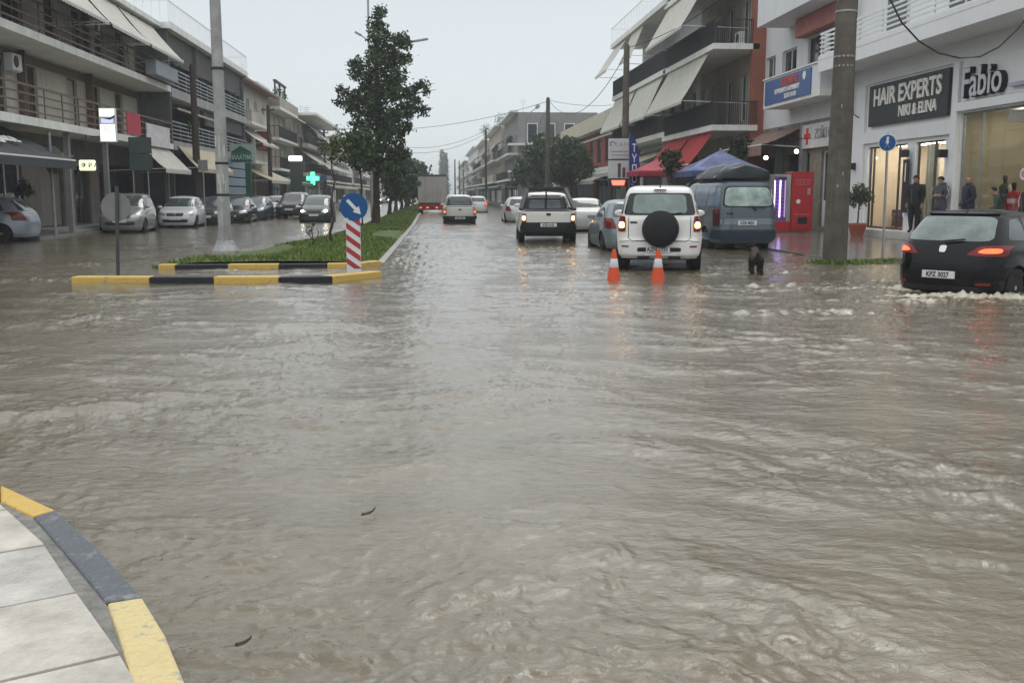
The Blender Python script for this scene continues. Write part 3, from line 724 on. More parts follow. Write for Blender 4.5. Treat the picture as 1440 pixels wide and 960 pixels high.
for ss in (25, 37.75, 42, 51.2): mb = MB(); b.bx(mb, ss-.09, ss+.09, XSL-.35, XSL-.17, .05, z1-.255); b.part('pillar', mb, GREYR)
mb = MB()
for z_ in (z1+.03, z2+.03):
    for ss in (34.0, 37.2, 44.2): b.bx(mb, ss-.06, ss+.06, .02, .30, z_, z_+2.5)
    b.bx(mb, 24, 51.4, .01, .05, z_+2.15, z_+2.45)
b.part('facade_beam', mb, BROWNM)
b.ac(36.4, z1+1.75, .05); b.ac(28.6, z1+1.75, .05); b.ac(45.0, z2+1.5, .05)
for (a, c) in ((28, 33.5), (33.9, 39.8), (40.2, 45.2), (45.5, 51.0)):
    b.awning(a, c, 1.1, z3-.05, XSL+.85, z2+1.15, CANV, .15)
for (a, c, m_) in ((44.2, 46.2, M('red_towel_cloth', (.42, .06, .08), .8)),):
    mb = MB(); b.bx(mb, a, c, XSL-.02, XSL+.02, z1+.1, z1+1.0); b.part('draped_cloth', mb, m_)
mb = MB(); b.bx(mb, 47.0, 50.9, XSL-.0, XSL+.06, z1-.25, z1+.72); b.part('banner', mb, M('faded_banner', (.58, .56, .58), .7, var=.2, scale=3))
mb = MB(); b.bx(mb, 47.4, 51.2, XSL+.0, XSL+.5, z2+.1, z2+.75); b.part('planter_box', mb, BLUEG, bevel=.03)
mb = MB(); b.bx(mb, 37.2, 45.2, -.01, .9, .05, .25); b.bx(mb, 37.6, 44.8, .9, 1.25, .05, .15); b.part('step', mb, GREYR, bevel=.01)
b.awning(46.6, 51.3, 1.45, 3.7, XSL+.9, 2.65, CANV, .22)
b.awning(38.6, 41.0, .02, 3.15, .45, 3.02, CANV, .1, arms=False)
rooftop(b, 9.7, 38, 50, 2, 5)
# charcoal awning with painted script
aw = b.awning(25.0, 34.9, .3, 3.72, XSL+1.0, 2.62, CANVD, .30, scal=False)
sc = M('white_lettering', (.75, .75, .72), .6, var=0)
slope = Vector((XSL+.7, 0, -1.1)).normalized(); nrm = Vector((-slope.z, 0, slope.x))
Mx = Matrix((Vector((0, -1, 0)) , -slope, nrm)).transposed().to_4x4()
Mx.translation = Vector(b.P(31.9, 1.45, 3.3-.02))+nrm*.06
# reading direction: street viewer facing the shop reads towards +Y on this side
Mx = Matrix((Vector((0, 1, 0)), -slope, nrm)).transposed().to_4x4(); Mx.translation = Vector(b.P(31.3, 1.50, 3.17))+nrm*.05
text('awning_lettering', 'Elegance', .85, sc, Mx @ Matrix.Shear('XY', 4, (.35, 0)), aw, .012, bold=.012)
# ---- L2 : grey four-storey block
b = Bld('apartment_building', 'L', XL, 51.9, 72, 'grey weathered block with blue-grey rails and a rooftop railing behind the concrete lamp post')
zz = [4.15, 6.75, 9.75]
for f_, z_ in enumerate(zz[:2]):
    for k in range(6):
        ss = 53.6+k*3.2
        b.window(ss-.6, ss+.6, z_+.05, z_+2.15, [SHUTG, 'glass', SHUTG][k % 3], FRAME)
for (a, c) in ((52.6, 57.6), (58.4, 62.8), (63.6, 71.2)):
    b.window(a, c, .4, 2.9, 'glass' if a > 58 else ROLLB, FRAMEB, n=4, name='shop_window')
b.walls(0, 9.7, GREYR)
b.slab(51.95, 72, XSL, zz[0], .45, SLABG, 'bars_h', BLUEG, .95, nr=5, panel=None)
b.slab(51.95, 72, XSL, zz[1], .45, SLABG, 'bars_h', BLUEG, .95, nr=5)
b.slab(51.7, 72.4, XSL+.1, zz[2]+.1, .3, SLAB, 'bars_v', WHITEM, 1.0, nr=.35, name='roof')
mb = MB(); b.bx(mb, 51.92, 52.15, -.5, XSL-.1, .2, 9.75); b.part('party_wall', mb, GREYD)
for ss in (58.1, 63.2, 71.6): mb = MB(); b.bx(mb, ss-.12, ss+.12, 0.0, XSL-.12, .2, 9.5); b.part('pillar', mb, GREYD)
mb = MB(); b.bx(mb, 52.2, 71.5, XSL-.4, XSL-.3, zz[1]+1.35, 9.55); b.bx(mb, 60, 71.5, XSL-.35, XSL-.28, zz[0]+1.3, zz[1]-.47); b.part('balcony_blind', mb, GREYD)
b.awning(52.6, 61.5, 1.55, 4.0, XSL+.95, 2.85, CANVC, .25)
b.awning(52.3, 60.6, .15, zz[1]-.5, XSL+.15, zz[1]-.95, CANVC, .12, arms=False)
mb = MB()
for i in range(6): b.bx(mb, 61.6, 71.4, XSL-.1, XSL-.02, .3+i*.58, .3+i*.58+.5)
b.part('blue_grey_cladding', mb, M('blue_grey_panel', (.20, .26, .30), .6, var=.15))
roofbush(b, [(55.2, 1.4, zz[0]+.9, .5), (57.0, 1.4, zz[0]+.8, .4), (53, 1.4, zz[1]+1.0, .4), (68, 1.4, zz[1]+.9, .5)], 4)
rooftop(b, 9.9, 54, 70, 5, 4); heater(b, 66, 9.9)
# ---- L3 : cream house with red tiled roof
b = Bld('apartment_building', 'L', XL+.6, 72.6, 87.5, 'cream house with red tiled roof edge and white awnings beyond the grey block')
for f_, z_ in enumerate([3.9, 6.6]):
    for k in range(4):
        ss = 74.6+k*3.4; b.window(ss-.6, ss+.6, z_+.6, z_+2.0, 'glass' if k % 2 else SHUTG, FRAME)
b.window(73.4, 79.5, .3, 2.9, 'glass', FRAMEB, n=4, name='shop_window'); b.window(80.4, 86.6, .3, 2.9, ROLLB, FRAMEB, name='shop_window')
b.walls(0, 9.6, CREAM)
b.slab(72.7, 80.2, 1.2, 3.9, .2, SLAB, 'solid', CREAM, .8); b.slab(72.7, 80.2, 1.2, 6.6, .2, SLAB, 'solid', CREAM, .8)
b.awning(72.8, 80.0, .1, 6.3, 1.9, 5.1, CANV, .2); b.awning(73, 81.5, .1, 3.6, 2.4, 2.5, CANVC, .25); b.awning(82, 87.2, .1, 3.4, 2.0, 2.6, CANV, .25)
mb = MB(); b.bx(mb, 81.3, 83.3, .02, .9, 3.9, 6.4); b.part('red_balcony_blind', mb, SHUTR)
mb = MB()
mb.ext([b.P(72.3, .9, 9.6), b.P(72.3, -9.3, 9.6), b.P(72.3, -4.5, 11.2)], (0, 0, 0), (0, 15.4, 0)); b.part('roof', mb, TILE)
mb = MB(); b.bx(mb, 72.25, 87.75, .5, .93, 9.45, 9.62); b.part('eaves', mb, M('eaves_brown', (.20, .13, .11), .6))
# ---- L4 : narrow beige old house
b = Bld('apartment_building', 'L', XL+.3, 88, 99.5, 'narrow weathered beige building with roof garden pergola and cross-shaped sign post before it')
for z_ in (3.7, 6.3):
    for k in range(4):
        ss = 89.5+k*2.8; b.window(ss-.5, ss+.5, z_+.3, z_+2.0, 'glass' if k % 2 else SHUTR, FRAME)
b.window(88.8, 98.8, .3, 2.8, 'glass', FRAMEB, n=6, name='shop_window')
b.walls(0, 8.7, CREAM2); b.slab(88, 99.5, 1.1, 3.7, .2, SLAB, 'bars_v', IRON); b.slab(88, 99.5, 1.1, 6.3, .2, SLAB, 'bars_v', IRON)
b.slab(88, 99.6, 1.2, 8.9, .25, SLAB, 'solid', CREAM2, .8, name='roof')
mb = MB(); b.bx(mb, 90, 97, -6, -1.0, 8.95, 11.2); b.part('penthouse', mb, WHITE)
mb = MB()
for ss in (88.4, 91, 94): b.bx(mb, ss-.07, ss+.07, .7, .85, 9.7, 11.0)
b.bx(mb, 88.2, 94.4, .65, .9, 11.0, 11.15); b.part('pergola', mb, GREYD)
b.awning(88.4, 99, .1, 3.3, 2.5, 2.5, CANVG, .3)
roofbush(b, [(89.5, .9, 10.2, .6), (92, .9, 10.0, .5)], 7); rooftop(b, 11.2, 90, 97, 3, 3)
# ---- L5 : building with big sloping pale awnings and flat overhanging roof
b = Bld('apartment_building', 'L', XL+.8, 100, 122, 'cream block with large sloping pale awnings and overhanging flat roof above the green cross')
for z_ in (3.6, 6.4):
    for k in range(7):
        ss = 101.5+k*3; b.window(ss-.6, ss+.6, z_+.1, z_+2.1, 'glass' if k % 2 else SHUT, FRAME)
b.window(101, 109, .3, 2.8, 'glass', FRAMEB, n=5, name='shop_window'); b.window(110, 121, .3, 2.8, 'glass', FRAME, n=5, name='shop_window')
b.walls(0, 9.0, CREAM)
b.slab(100, 122, 1.5, 3.6, .35, CREAM, 'bars_v', IRON); b.slab(100, 122, 1.5, 6.4, .35, CREAM2, 'bars_v', IRON)
b.slab(99.8, 124, 2.4, 9.3, .25, SLAB, name='roof')
b.awning(108, 121, .2, 9.0, 2.6, 6.9, CANV, .2); b.awning(101, 107, .2, 6.1, 2.4, 4.6, CANV, .2)
b.awning(108, 114, .2, 6.1, 2.5, 4.3, CANV, .2); b.awning(114.6, 121.5, .2, 6.1, 2.5, 4.3, CANV, .2)
mb = MB(); b.bx(mb, 109.5, 121.5, .05, .5, 2.9, 3.24); b.part('shop_fascia', mb, M('pale_green_fascia', (.35, .50, .42), .5))
rooftop(b, 9.5, 101, 120, 9, 6); heater(b, 105, 9.3); roofbush(b, [(121, 1.0, 7.6, .8), (118, 1.2, 7.2, .5)], 9)
# ---- far left row
def simple(side, xw, s0, s1, h, wallm, label, fl=2.9, seed=1, aw=True, roofm=None, name='apartment_building', bal=1.2):
    r = random.Random(seed); b = Bld(name, side, xw, s0, s1, label); n = int((h-.6)/fl); kk = max(2, int((s1-s0)/4.0))
    for f_ in range(1, n):
        for k in range(kk):
            ss = s0+(s1-s0)*(k+.5)/kk; b.window(ss-.65, ss+.65, .3+f_*fl+.35, .3+f_*fl+2.1, r.choice(['glass', SHUT, SHUTG]), r.choice([FRAME, FRAMEB]))
    b.window(s0+.8, (s0+s1)/2-.4, .3, 2.7, 'glass', FRAMEB, n=3, name='shop_window'); b.window((s0+s1)/2+.4, s1-.8, .3, 2.7, r.choice([ROLLB, 'glass']), FRAMEB, n=3, name='shop_window')
    b.walls(0, h, wallm)
    for f_ in range(1, n):
        b.slab(s0+.05, s1-.05, bal, .3+f_*fl, .22, SLAB, 'bars_v' if r.random() < .6 else 'solid', IRON if r.random() < .6 else wallm, .9, nr=.22)
        if aw and r.random() < .8:
            a = r.uniform(s0, s0+(s1-s0)*.4); b.awning(a, a+(s1-s0)*.5, .1, .3+(f_+1)*fl-.35, bal+.9, .3+f_*fl+1.3, CANV if r.random() < .7 else CANVC, .2)
    if aw: b.awning(s0+.6, s1-.6, .1, 3.0, 2.2, 2.4, r.choice([CANV, CANVC, CANVG, CANVS]), .25)
    b.slab(s0-.1, s1+.1, .9, h+.2, .22, roofm or SLAB, name='roof'); rooftop(b, h+.2, s0+1, s1-1, seed, 4)
    return b
simple('L', XL+.3, 123, 141, 8.2, WHITE, 'low white building just beyond the roof with pale awnings', seed=11)
simple('L', XL, 141.6, 165, 9.4, CREAM, 'beige block half hidden behind the small median tree', seed=12)
simple('L', XL+.4, 165.6, 195, 8.6, WHITE, 'pale block seen behind the trunk of the tall median tree', seed=13)
simple('L', XL, 196, 240, 9.2, CREAM, 'far cream block near the end of the left row', seed=14)
simple('L', XL, 241, 330, 8.8, CREAM, 'farthest cream block of the left row', seed=15, aw=False)

# ================= right side
# ---- R1 : near white building with two shops
b = Bld('shop_building', 'R', 15.5, 21.6, 36.9, 'white building at right with the hair salon and the fashion shop on its ground floor')
W = b
b.op = [(29.75, 31.65, .30, 3.15), (32.25, 35.25, .30, 3.15), (22.0, 28.95, .30, 3.85)]
b.walls(0, 13.5, WHITEC, rec=.18, depth=10)
mb = MB()   # plinth step
b.bx(mb, 21.6, 37.0, .0, .55, .05, .29); b.part('doorstep', mb, M('marble_step', (.45, .44, .41), .3, var=.15), bevel=.01)
mb = MB(); b.bx(mb, 28.98, 29.32, 0.0, .12, .29, 5.35); b.bx(mb, 35.5, 36.9, 0, .10, .29, 5.35)
b.bx(mb, 29.32, 35.5, 0, .10, 3.28, 3.66); b.bx(mb, 21.7, 28.98, 0.0, .16, 3.9, 4.15); b.part('white_pilaster', mb, WHITEC, bevel=.008)
mb = MB(); b.bx(mb, 29.32, 36.9, 0, .05, 5.35, 5.42); b.part('string_course', mb, WHITEC)
# interiors behind glass
def room(b, s0, s1, z0, z1, dep, wallm, floorm, ceilm):
    mb = MB(); g = -.19
    mb.quad(b.P(s0, g-dep, z0), b.P(s1, g-dep, z0), b.P(s1, g-dep, z1), b.P(s0, g-dep, z1), 0)
    mb.quad(b.P(s0, g, z0), b.P(s0, g-dep, z0), b.P(s0, g-dep, z1), b.P(s0, g, z1), 0); mb.quad(b.P(s1, g, z0), b.P(s1, g-dep, z0), b.P(s1, g-dep, z1), b.P(s1, g, z1), 0)
    mb.quad(b.P(s0, g, z0), b.P(s1, g, z0), b.P(s1, g-dep, z0), b.P(s0, g-dep, z0), 1); mb.quad(b.P(s0, g, z1), b.P(s1, g, z1), b.P(s1, g-dep, z1), b.P(s0, g-dep, z1), 2)
    return b.part('shop_interior', mb, [wallm, floorm, ceilm], normals=False)
BEI = M('salon_wall', (.60, .52, .41), .7, var=.1, scale=.8); FLO = M('salon_floor', (.35, .32, .28), .3)
room(b, 29.6, 35.4, .30, 3.25, 1.9, BEI, FLO, WHITEC)
OLI = M('shop_wall_olive', (.33, .30, .22), .7, var=.15, scale=.8)
room(b, 21.8, 29.1, .30, 3.95, 4.0, OLI, FLO, M('shop_ceiling', (.5, .5, .48), .7))
# glazing: clear glass sheets
gl = bpy.data.materials.new('clear_shop_glass'); gl.use_nodes = True; t = gl.node_tree; p_ = t.nodes['Principled BSDF']; o_ = t.nodes['Material Output']
tr = t.nodes.new('ShaderNodeBsdfTransparent'); tr.inputs[0].default_value = (.86, .88, .87, 1); gs = t.nodes.new('ShaderNodeBsdfGlossy'); gs.inputs['Roughness'].default_value = .02
fr = t.nodes.new('ShaderNodeFresnel'); fr.inputs[0].default_value = 1.5; ms = t.nodes.new('ShaderNodeMixShader')
t.links.new(fr.outputs[0], ms.inputs[0]); t.links.new(tr.outputs[0], ms.inputs[1]); t.links.new(gs.outputs[0], ms.inputs[2]); t.links.new(ms.outputs[0], o_.inputs[0])
def shopglass(s0, s1, z0, z1, mull, fm):
    mb = MB(); t_ = .05
    b.bx(mb, s0, s1, -.16, -.10, z1-t_, z1); b.bx(mb, s0, s1, -.16, -.10, z0, z0+t_*1.4); b.bx(mb, s0, s0+t_, -.16, -.1, z0, z1); b.bx(mb, s1-t_, s1, -.16, -.1, z0, z1)
    for c in mull: b.bx(mb, c-.03, c+.03, -.16, -.1, z0, z1)
    f = b.part('shop_window', mb, fm)
    mb = MB(); mb.quad(b.P(s1, -.13, z0), b.P(s0, -.13, z0), b.P(s0, -.13, z1), b.P(s1, -.13, z1)); b.part('pane', mb, gl, f, normals=False)
DKF = M('dark_bronze_frame', (.06, .055, .05), .4, .3)
shopglass(32.25, 35.25, .3, 3.15, (33.0, 34.95), DKF); shopglass(29.75, 31.65, .3, 3.15, (30.55,), DKF); shopglass(22.0, 28.95, .3, 3.85, (27.9, 25.2), STEEL)
mb = MB()
for k, ss in enumerate(np.arange(30.9, 31.65, .09)): b.bx(mb, ss, ss+.07, -.45+.03*math.sin(k*2), -.40+.03*math.sin(k*2), .35, 3.1)
b.part('curtain', mb, M('grey_curtain', (.5, .52, .47), .8))
mb = MB(); b.bx(mb, 33.2, 34.3, -2.08, -1.8, 1.5, 1.56); b.bx(mb, 32.4, 34.9, -2.07, -1.8, .3, 1.05); b.part('salon_counter', mb, GREYD)
for q in (34.7, 34.0, 33.1):
    mb = MB(); b.bx(mb, q-.32, q+.32, -1.5, -.9, .35, .8); b.bx(mb, q-.32, q+.32, -1.6, -1.45, .6, 1.25); b.bx(mb, q-.36, q-.3, -1.5, -.9, .7, .95); b.bx(mb, q+.3, q+.36, -1.5, -.9, .7, .95)
    b.part('salon_chair', mb, M('brown_leather', (.08, .06, .05), .4), bevel=.03)
# sign boards and lettering
mb = MB(); b.bx(mb, 29.55, 35.1, .02, .12, 3.85, 5.25); sg_ = b.part('sign_board', mb, M('charcoal_sign', (.028, .036, .038), .45, var=.1), bevel=.01)
WL = M('cream_letter', (.78, .76, .70), .5, var=0)
def wtext(s, ss, z, size, m_, par, d=.13, depth=.03, bold=.01, sx_=1.0, name='sign_lettering', align='CENTER', bb=None):
    bb = bb or b; M_ = face_frame(bb.P(ss, d, z), (bb.sg, 0, 0)); return text(name, s, size, m_, M_, par, depth, align, bold, sx_)
wtext('HAIR EXPERTS', 32.30, 4.78, .80, WL, sg_, bold=.018, sx_=.93); wtext('NIKI & ELINA', 31.45, 4.20, .50, WL, sg_, bold=.010, sx_=.88)
mb = MB(); b.bx(mb, 21.7, 28.9, .02, .06, 4.18, 5.3); fb = b.part('shop_fascia', mb, WHITEC)
blk = M('black_letter_side', (.015, .015, .015), .5, var=0); sil = M('silver_letter_face', (.55, .55, .60), .4, var=0)
wtext('Fabio', 27.55, 4.62, 1.15, blk, fb, d=.14, depth=.07, bold=.035, sx_=.86); wtext('Fabio', 27.57, 4.62, 1.15, sil, fb, d=.225, depth=.008, bold=.012, sx_=.86)
mb = MB(); b.bx(mb, 22, 26.2, .06, .2, 4.33, 4.43); b.part('sign_rail', mb, M('mauve_strip', (.40, .38, .48), .5), fb)
# balcony with white pipe rail
b.slab(21.6, 36.9, 1.35, 6.35, .42, WHITEC, 'bars_h', WHITEM, .95, nr=6)
mb = MB(); b.bx(mb, 21.6, 36.9, 1.33, 1.36, 6.355, 6.5); b.part('rail_plinth', mb, WHITEC)
for ss in (24.5, 29, 33.8): b.window_ = None
for ss in (24.5, 29.2, 33.4):
    mb = MB(); b.bx(mb, ss-.8, ss+.8, .01, .06, 6.4, 8.6); f = b.part('window', mb, FRAME); mb = MB(); b.bx(mb, ss-.7, ss+.7, .06, .075, 6.45, 8.5); b.part('pane', mb, GLASS, f)
# wall spotlights and small hanging black board
for ss, zz_ in ((29.48, 2.75), (36.1, 2.55), (31.95, 2.85)):
    mb = MB(); b.bx(mb, ss-.10, ss+.10, .1, .34, zz_-.16, zz_+.08); b.part('wall_light', mb, IRON, bevel=.01)
mb = MB(); b.bx(mb, 31.78, 32.16, .11, .15, .9, 2.62); hb = b.part('shop_notice', mb, IRON)
mb = MB(); b.bx(mb, 31.93, 32.0, .151, .158, 1.9, 2.5); b.part('notice_print', mb, WL, hb)
mb = MB(); b.bx(mb, 21.9, 26.8, -.6, -.2, 3.45, 3.75); b.part('light_box', mb, M('white_light_box', (.7, .7, .68), .5))

# ---- R2 : white building with the blue sign balcony
b = Bld('shop_building', 'R', 15.5, 37.1, 47.9, 'white building with a blue and red sign on its balcony, above the vending machines')
b.window(45.6, 46.9, 5.95, 7.75, 'glass', FRAME, n=2); b.window(42.9, 44.7, 6.1, 7.75, 'glass', FRAME, n=2)
b.window(39.8, 41.6, 5.5, 7.85, 'glass', FRAMEB, n=2, name='door'); b.window(37.7, 39.5, 5.5, 7.85, 'glass', FRAMEB, n=2, name='door')
b.window(45.2, 46.6, 9.6, 11.3, SHUTG, M('blue_frame', (.08, .12, .22), .5))
b.walls(4.5, 13.5, WHITE)
mb = MB(); b.bx(mb, 45.1, 46.7, .0, .12, 9.35, 9.6); b.part('window_sill', mb, M('blue_grey_sill', (.10, .13, .20), .5))
b.slab(37.0, 43.9, 1.45, 8.9, .25, WHITE, 'solid', WHITE, 1.0); 
b.slab(37.15, 43.6, 1.15, 5.4, .25, SLAB, 'solid', WHITE, .95)
mb = MB(); b.bx(mb, 37.1, 43.65, 1.0, 1.2, 6.36, 6.42); b.part('balcony_cap', mb, SLAB)
mb = MB(); b.bx(mb, 38.0, 43.35, 1.155, 1.19, 5.28, 6.28); bs = b.part('sign_board', mb, M('blue_sign', (.045, .10, .26), .4, var=.08))
wtext('ΚΟΖΑΝΙΤΗΣ', 40.3, 6.02, .42, M('red_letter', (.55, .08, .05), .5, var=0), bs, d=1.20, depth=.008, bold=.012, sx_=.8)
wtext('ΚΟΥΦΩΜΑΤΑ ΑΛΟΥΜΙΝΙΟΥ', 40.6, 5.72, .24, WL, bs, d=1.20, depth=.006, sx_=.9); wtext('26210 24100', 40.2, 5.46, .26, WL, bs, d=1.20, depth=.006, bold=.006)
mb = MB(); mb.lathe([(.16, 0), (.16, .02)], 16, b.P(38.65, 1.215, 6.05), 'x'); b.part('sign_roundel', mb, WL, bs)
mb = MB(); b.bx(mb, 37.2, 41.9, .02, .5, 7.9, 8.62); b.part('rolled_awning', mb, M('faded_red_canvas', (.40, .16, .14), .8, var=.2), bevel=.05)
# recessed ground floor
b2 = b; b.op = [(38.1, 39.6, .2, 3.2), (40.9, 43.8, .3, 3.2), (44.6, 47.2, .3, 3.2)]
b.walls(0, 4.5, M('ochre_shop_wall', (.22, .19, .15), .8, var=.25), name='shop_front', rec=.2, depth=9)
mb = MB(); b.bx(mb, 40.9, 43.8, -.4, -.2, .3, 3.2); b.bx(mb, 44.6, 47.2, -.4, -.2, .3, 3.2); b.part('shop_interior', mb, DARK)  # flat near-black boxes paint the shade inside the two openings
b.window(38.1, 39.6, .2, 3.2, 'glass', FRAME, n=2, name='door')
mb = MB(); b.bx(mb, 38.2, 39.5, -.12, -.08, .25, 1.25); b.part('door_panel', mb, FRAME)
mb = MB(); b.bx(mb, 37.6, 41.1, .05, .3, 3.35, 4.3); ps = b.part('sign_board', mb, M('pale_grey_sign', (.50, .50, .50), .5))
redc = M('red_cross_paint', (.5, .04, .04), .5)
mb = MB(); b.bx(mb, 40.35, 40.55, .3, .33, 3.5, 4.15); b.bx(mb, 40.12, 40.78, .3, .328, 3.72, 3.93); b.part('red_cross', mb, redc, ps)
wtext('ΖΩΪΚΗ', 38.9, 3.85, .5, M('grey_letter', (.25, .25, .27), .5, var=0), ps, d=.31, depth=.01)
b.awning(41.4, 47.6, .1, 4.3, 1.9, 3.55, stripes('cafe_awning', (.45, .30, .26), (.20, .13, .10), 1.1), .45, scal=False)
for ss in (41.2, 44.2, 47.7): mb = MB(); b.bx(mb, ss-.13, ss+.13, .02, .3, .1, 4.4); b.part('pillar', mb, GREYR)

# ---- R3 : balconied block with pale and red awnings, brown-red end column
b = Bld('apartment_building', 'R', 15.2, 48.0, 57.5, 'apartment block with red-brown corner column, sloping pale awnings and red ground floor awnings')
for z_ in (5.0, 8.6, 11.8):
    for ss in (49.3, 51.8, 54.3, 56.3): b.window(ss-.6, ss+.6, z_+.05, z_+2.3, 'glass' if ss < 54 else SHUTW, FRAME)
b.window(49, 56.8, .3, 3.6, 'glass', FRAMEB, n=4, name='shop_window')
b.walls(0, 15, CREAM2)
for z_ in (4.72, 8.45, 12.0): b.slab(47.0 if z_ > 5 else 46.9, 57.4, 2.2, z_, .26, SLAB, 'bars_v', IRON, 1.05, nr=.10, panel=M('balcony_screen_dark', (.055, .065, .063), .7))
mb = MB(); b.bx(mb, 47.0, 47.35, -1.2, .32, .1, 15); b.part('corner_column', mb, TERRA)
mb = MB(); b.bx(mb, 47.36, 48.0, -6, .0, 0, 15); b.part('end_wall', mb, GREYR)
b.awning(48.3, 56.6, 2.05, 8.2, 3.35, 5.95, CANV, .18); b.awning(48.6, 56.9, 2.05, 11.75, 3.35, 9.5, CANV, .18)
b.awning(47.3, 51.6, 2.0, 4.4, 3.2, 2.9, CANVR, .25, scal=False); b.awning(51.9, 57.0, 2.0, 4.4, 3.2, 2.9, CANVR, .25, scal=False)
b.ac(48.4, 8.6, .4)
# ---- R4 : white block with roof rail and pale awnings
b = Bld('apartment_building', 'R', 15.2, 57.6, 74.0, 'white balconied block with rooftop railing and pale awnings behind the round-topped wooden pole')
for z_ in (5.1, 8.5):
    for k in range(6):
        ss = 59+k*2.7; b.window(ss-.6, ss+.6, z_+.05, z_+2.3, 'glass' if k % 2 else SHUTG, FRAME)
b.window(58.5, 65, .3, 3.4, 'glass', FRAME, n=4, name='shop_window'); b.window(66, 73, .3, 3.4, ROLLB, FRAMEB, name='shop_window')
b.walls(0, 12, WHITE)
for z_ in (5.0, 8.5): b.slab(56.9, 74, 2.2, z_, .28, SLAB, 'bars_v', GREYD if z_ < 6 else IRON, 1.05, nr=.14, panel=M('balcony_screen_grey', (.24, .255, .25), .7))
b.slab(56.7, 74.4, 2.3, 12.25, .28, SLAB, 'bars_v', WHITEM, 1.1, nr=.5, name='roof')
b.awning(58, 65.5, 2.05, 8.2, 3.1, 6.0, CANV, .2); b.awning(66, 73.6, 2.05, 8.2, 3.1, 6.0, CANV, .2); b.awning(63.5, 67.5, 2.1, 11.95, 2.9, 10.1, CANV, .2); b.awning(69, 73.8, 2.1, 11.95, 3.5, 9.9, CANV, .2)
b.awning(60, 66.5, .2, 4.5, 3.3, 3.3, CANVC, .3); b.awning(67.5, 73.8, .2, 4.4, 3.4, 3.0, CANVS, .3)
mb = MB(); b.bx(mb, 57.6, 60, .0, 1.6, .1, 4.7); b.part('side_annexe', mb, GREYR)
# ---- R5 : red building with cream sloping roof band
b = Bld('shop_building', 'R', 14.8, 75, 112, 'dark red low building with a cream roof band beside the round clipped trees')
for k in range(8):
    ss = 77.5+k*4.4; b.window(ss-1.1, ss+1.1, 4.3, 6.4, 'glass', FRAMEB, n=3)
b.window(76, 92, .3, 3.2, 'glass', FRAMEB, n=7, name='shop_window'); b.window(94, 110, .3, 3.2, 'glass', FRAMEB, n=7, name='shop_window')
b.walls(0, 7.0, REDW)
mb = MB(); b.bx(mb, 74.7, 112.3, -9, .8, 7.0, 8.3); b.part('roof', mb, M('cream_roof_band', (.52, .49, .38), .7, var=.12, streak=.4), bevel=.02)
mb = MB(); b.bx(mb, 75, 112, .01, .12, 6.45, 6.62); b.bx(mb, 75, 112, .01, .10, 3.6, 3.85); b.part('white_trim', mb, SLAB)
b.awning(76, 92, .1, 3.6, 2.8, 2.6, CANVS, .35); b.awning(93, 110, .1, 3.6, 2.6, 2.6, CANV, .35)
# white house with dark roof tank behind it
b = simple('R', 22, 86, 118, 12.2, WHITE, 'white house with a dark roof tank rising behind the red building', seed=21, aw=False)
mb = MB(); mb.lathe([(.0, 0), (1.1, 0), (1.15, .6), (1.0, 1.2), (.3, 1.4)], 20, b.P(100, -.8, 12.42)); b.part('roof_tank', mb, IRON)
# far right row
b = simple('R', 9.4, 114, 136, 10.6, GREYR, 'grey block with roof plants and terraces behind the clipped trees', seed=22)
roofbush(b, [(134, .6, 11.2, 1.0)], 14); heater(b, 122, 10.8)
mb = MB()
for z_ in (3.9, 6.9): b.bx(mb, 112.6, 114.0, -7.0, 1.2, z_, z_+.22)
b.part('side_balcony', mb, SLAB)
for d0, d1, z_ in ((-.9, -2.0, 4.2), (-3.0, -4.4, 4.2), (-1.0, -2.2, 7.2), (-3.2, -4.2, 7.2), (-5.2, -6.4, 7.2)):
    mb = MB(); b.bx(mb, 113.93, 113.99, d1, d0, z_, z_+2.2); f = b.part('window', mb, FRAMEB if z_ < 5 else FRAME); mb = MB(); b.bx(mb, 113.9, 113.925, d1+.1, d0-.1, z_+.1, z_+2.1); b.part('pane', mb, GLASS, f)
b = simple('R', 9.0, 137, 168, 10.6, CREAM2, 'tan block with projecting corner balconies midway down the right row', seed=23)
roofbush(b, [(166, .6, 11.8, 1.2)], 15); heater(b, 150, 11.2)
simple('R', 8.8, 169, 205, 10.4, CREAM, 'cream block whose awnings show left of the thin black pole', seed=24)
simple('R', 8.6, 206, 260, 11.0, WHITE, 'pale block near the far end of the right row', seed=25)
simple('R', 8.4, 262, 340, 10.0, CREAM, 'farthest cream block of the right row', seed=26, aw=False)
simple('L', 2, 380, 400, 8, CREAM, 'pale house closing the far end of the street', seed=27, aw=False)

# ------------------------------------------------------------------ vehicles
def paint(name, col, rough=.17, var=.05, metal=0.0):
    return M('paint_'+name, col, rough, metal, var=var, scale=1.5, coat=.35, streak=.0, spec=.4)
def pchip(x, xs, ys):
    xs = np.asarray(xs, float); ys = np.asarray(ys, float); hh = np.diff(xs); d = np.diff(ys)/hh; m = np.zeros(len(xs))
    m[0] = d[0]; m[-1] = d[-1]
    for i in range(1, len(xs)-1):
        if d[i-1]*d[i] > 0: w1 = 2*hh[i]+hh[i-1]; w2 = hh[i]+2*hh[i-1]; m[i] = (w1+w2)/(w1/d[i-1]+w2/d[i])
    x = np.clip(x, xs[0], xs[-1]); k = np.clip(np.searchsorted(xs, x, side='right')-1, 0, len(xs)-2); t = (x-xs[k])/hh[k]
    return (2*t**3-3*t**2+1)*ys[k]+(t**3-2*t**2+t)*hh[k]*m[k]+(-2*t**3+3*t**2)*ys[k+1]+(t**3-t**2)*hh[k]*m[k+1]
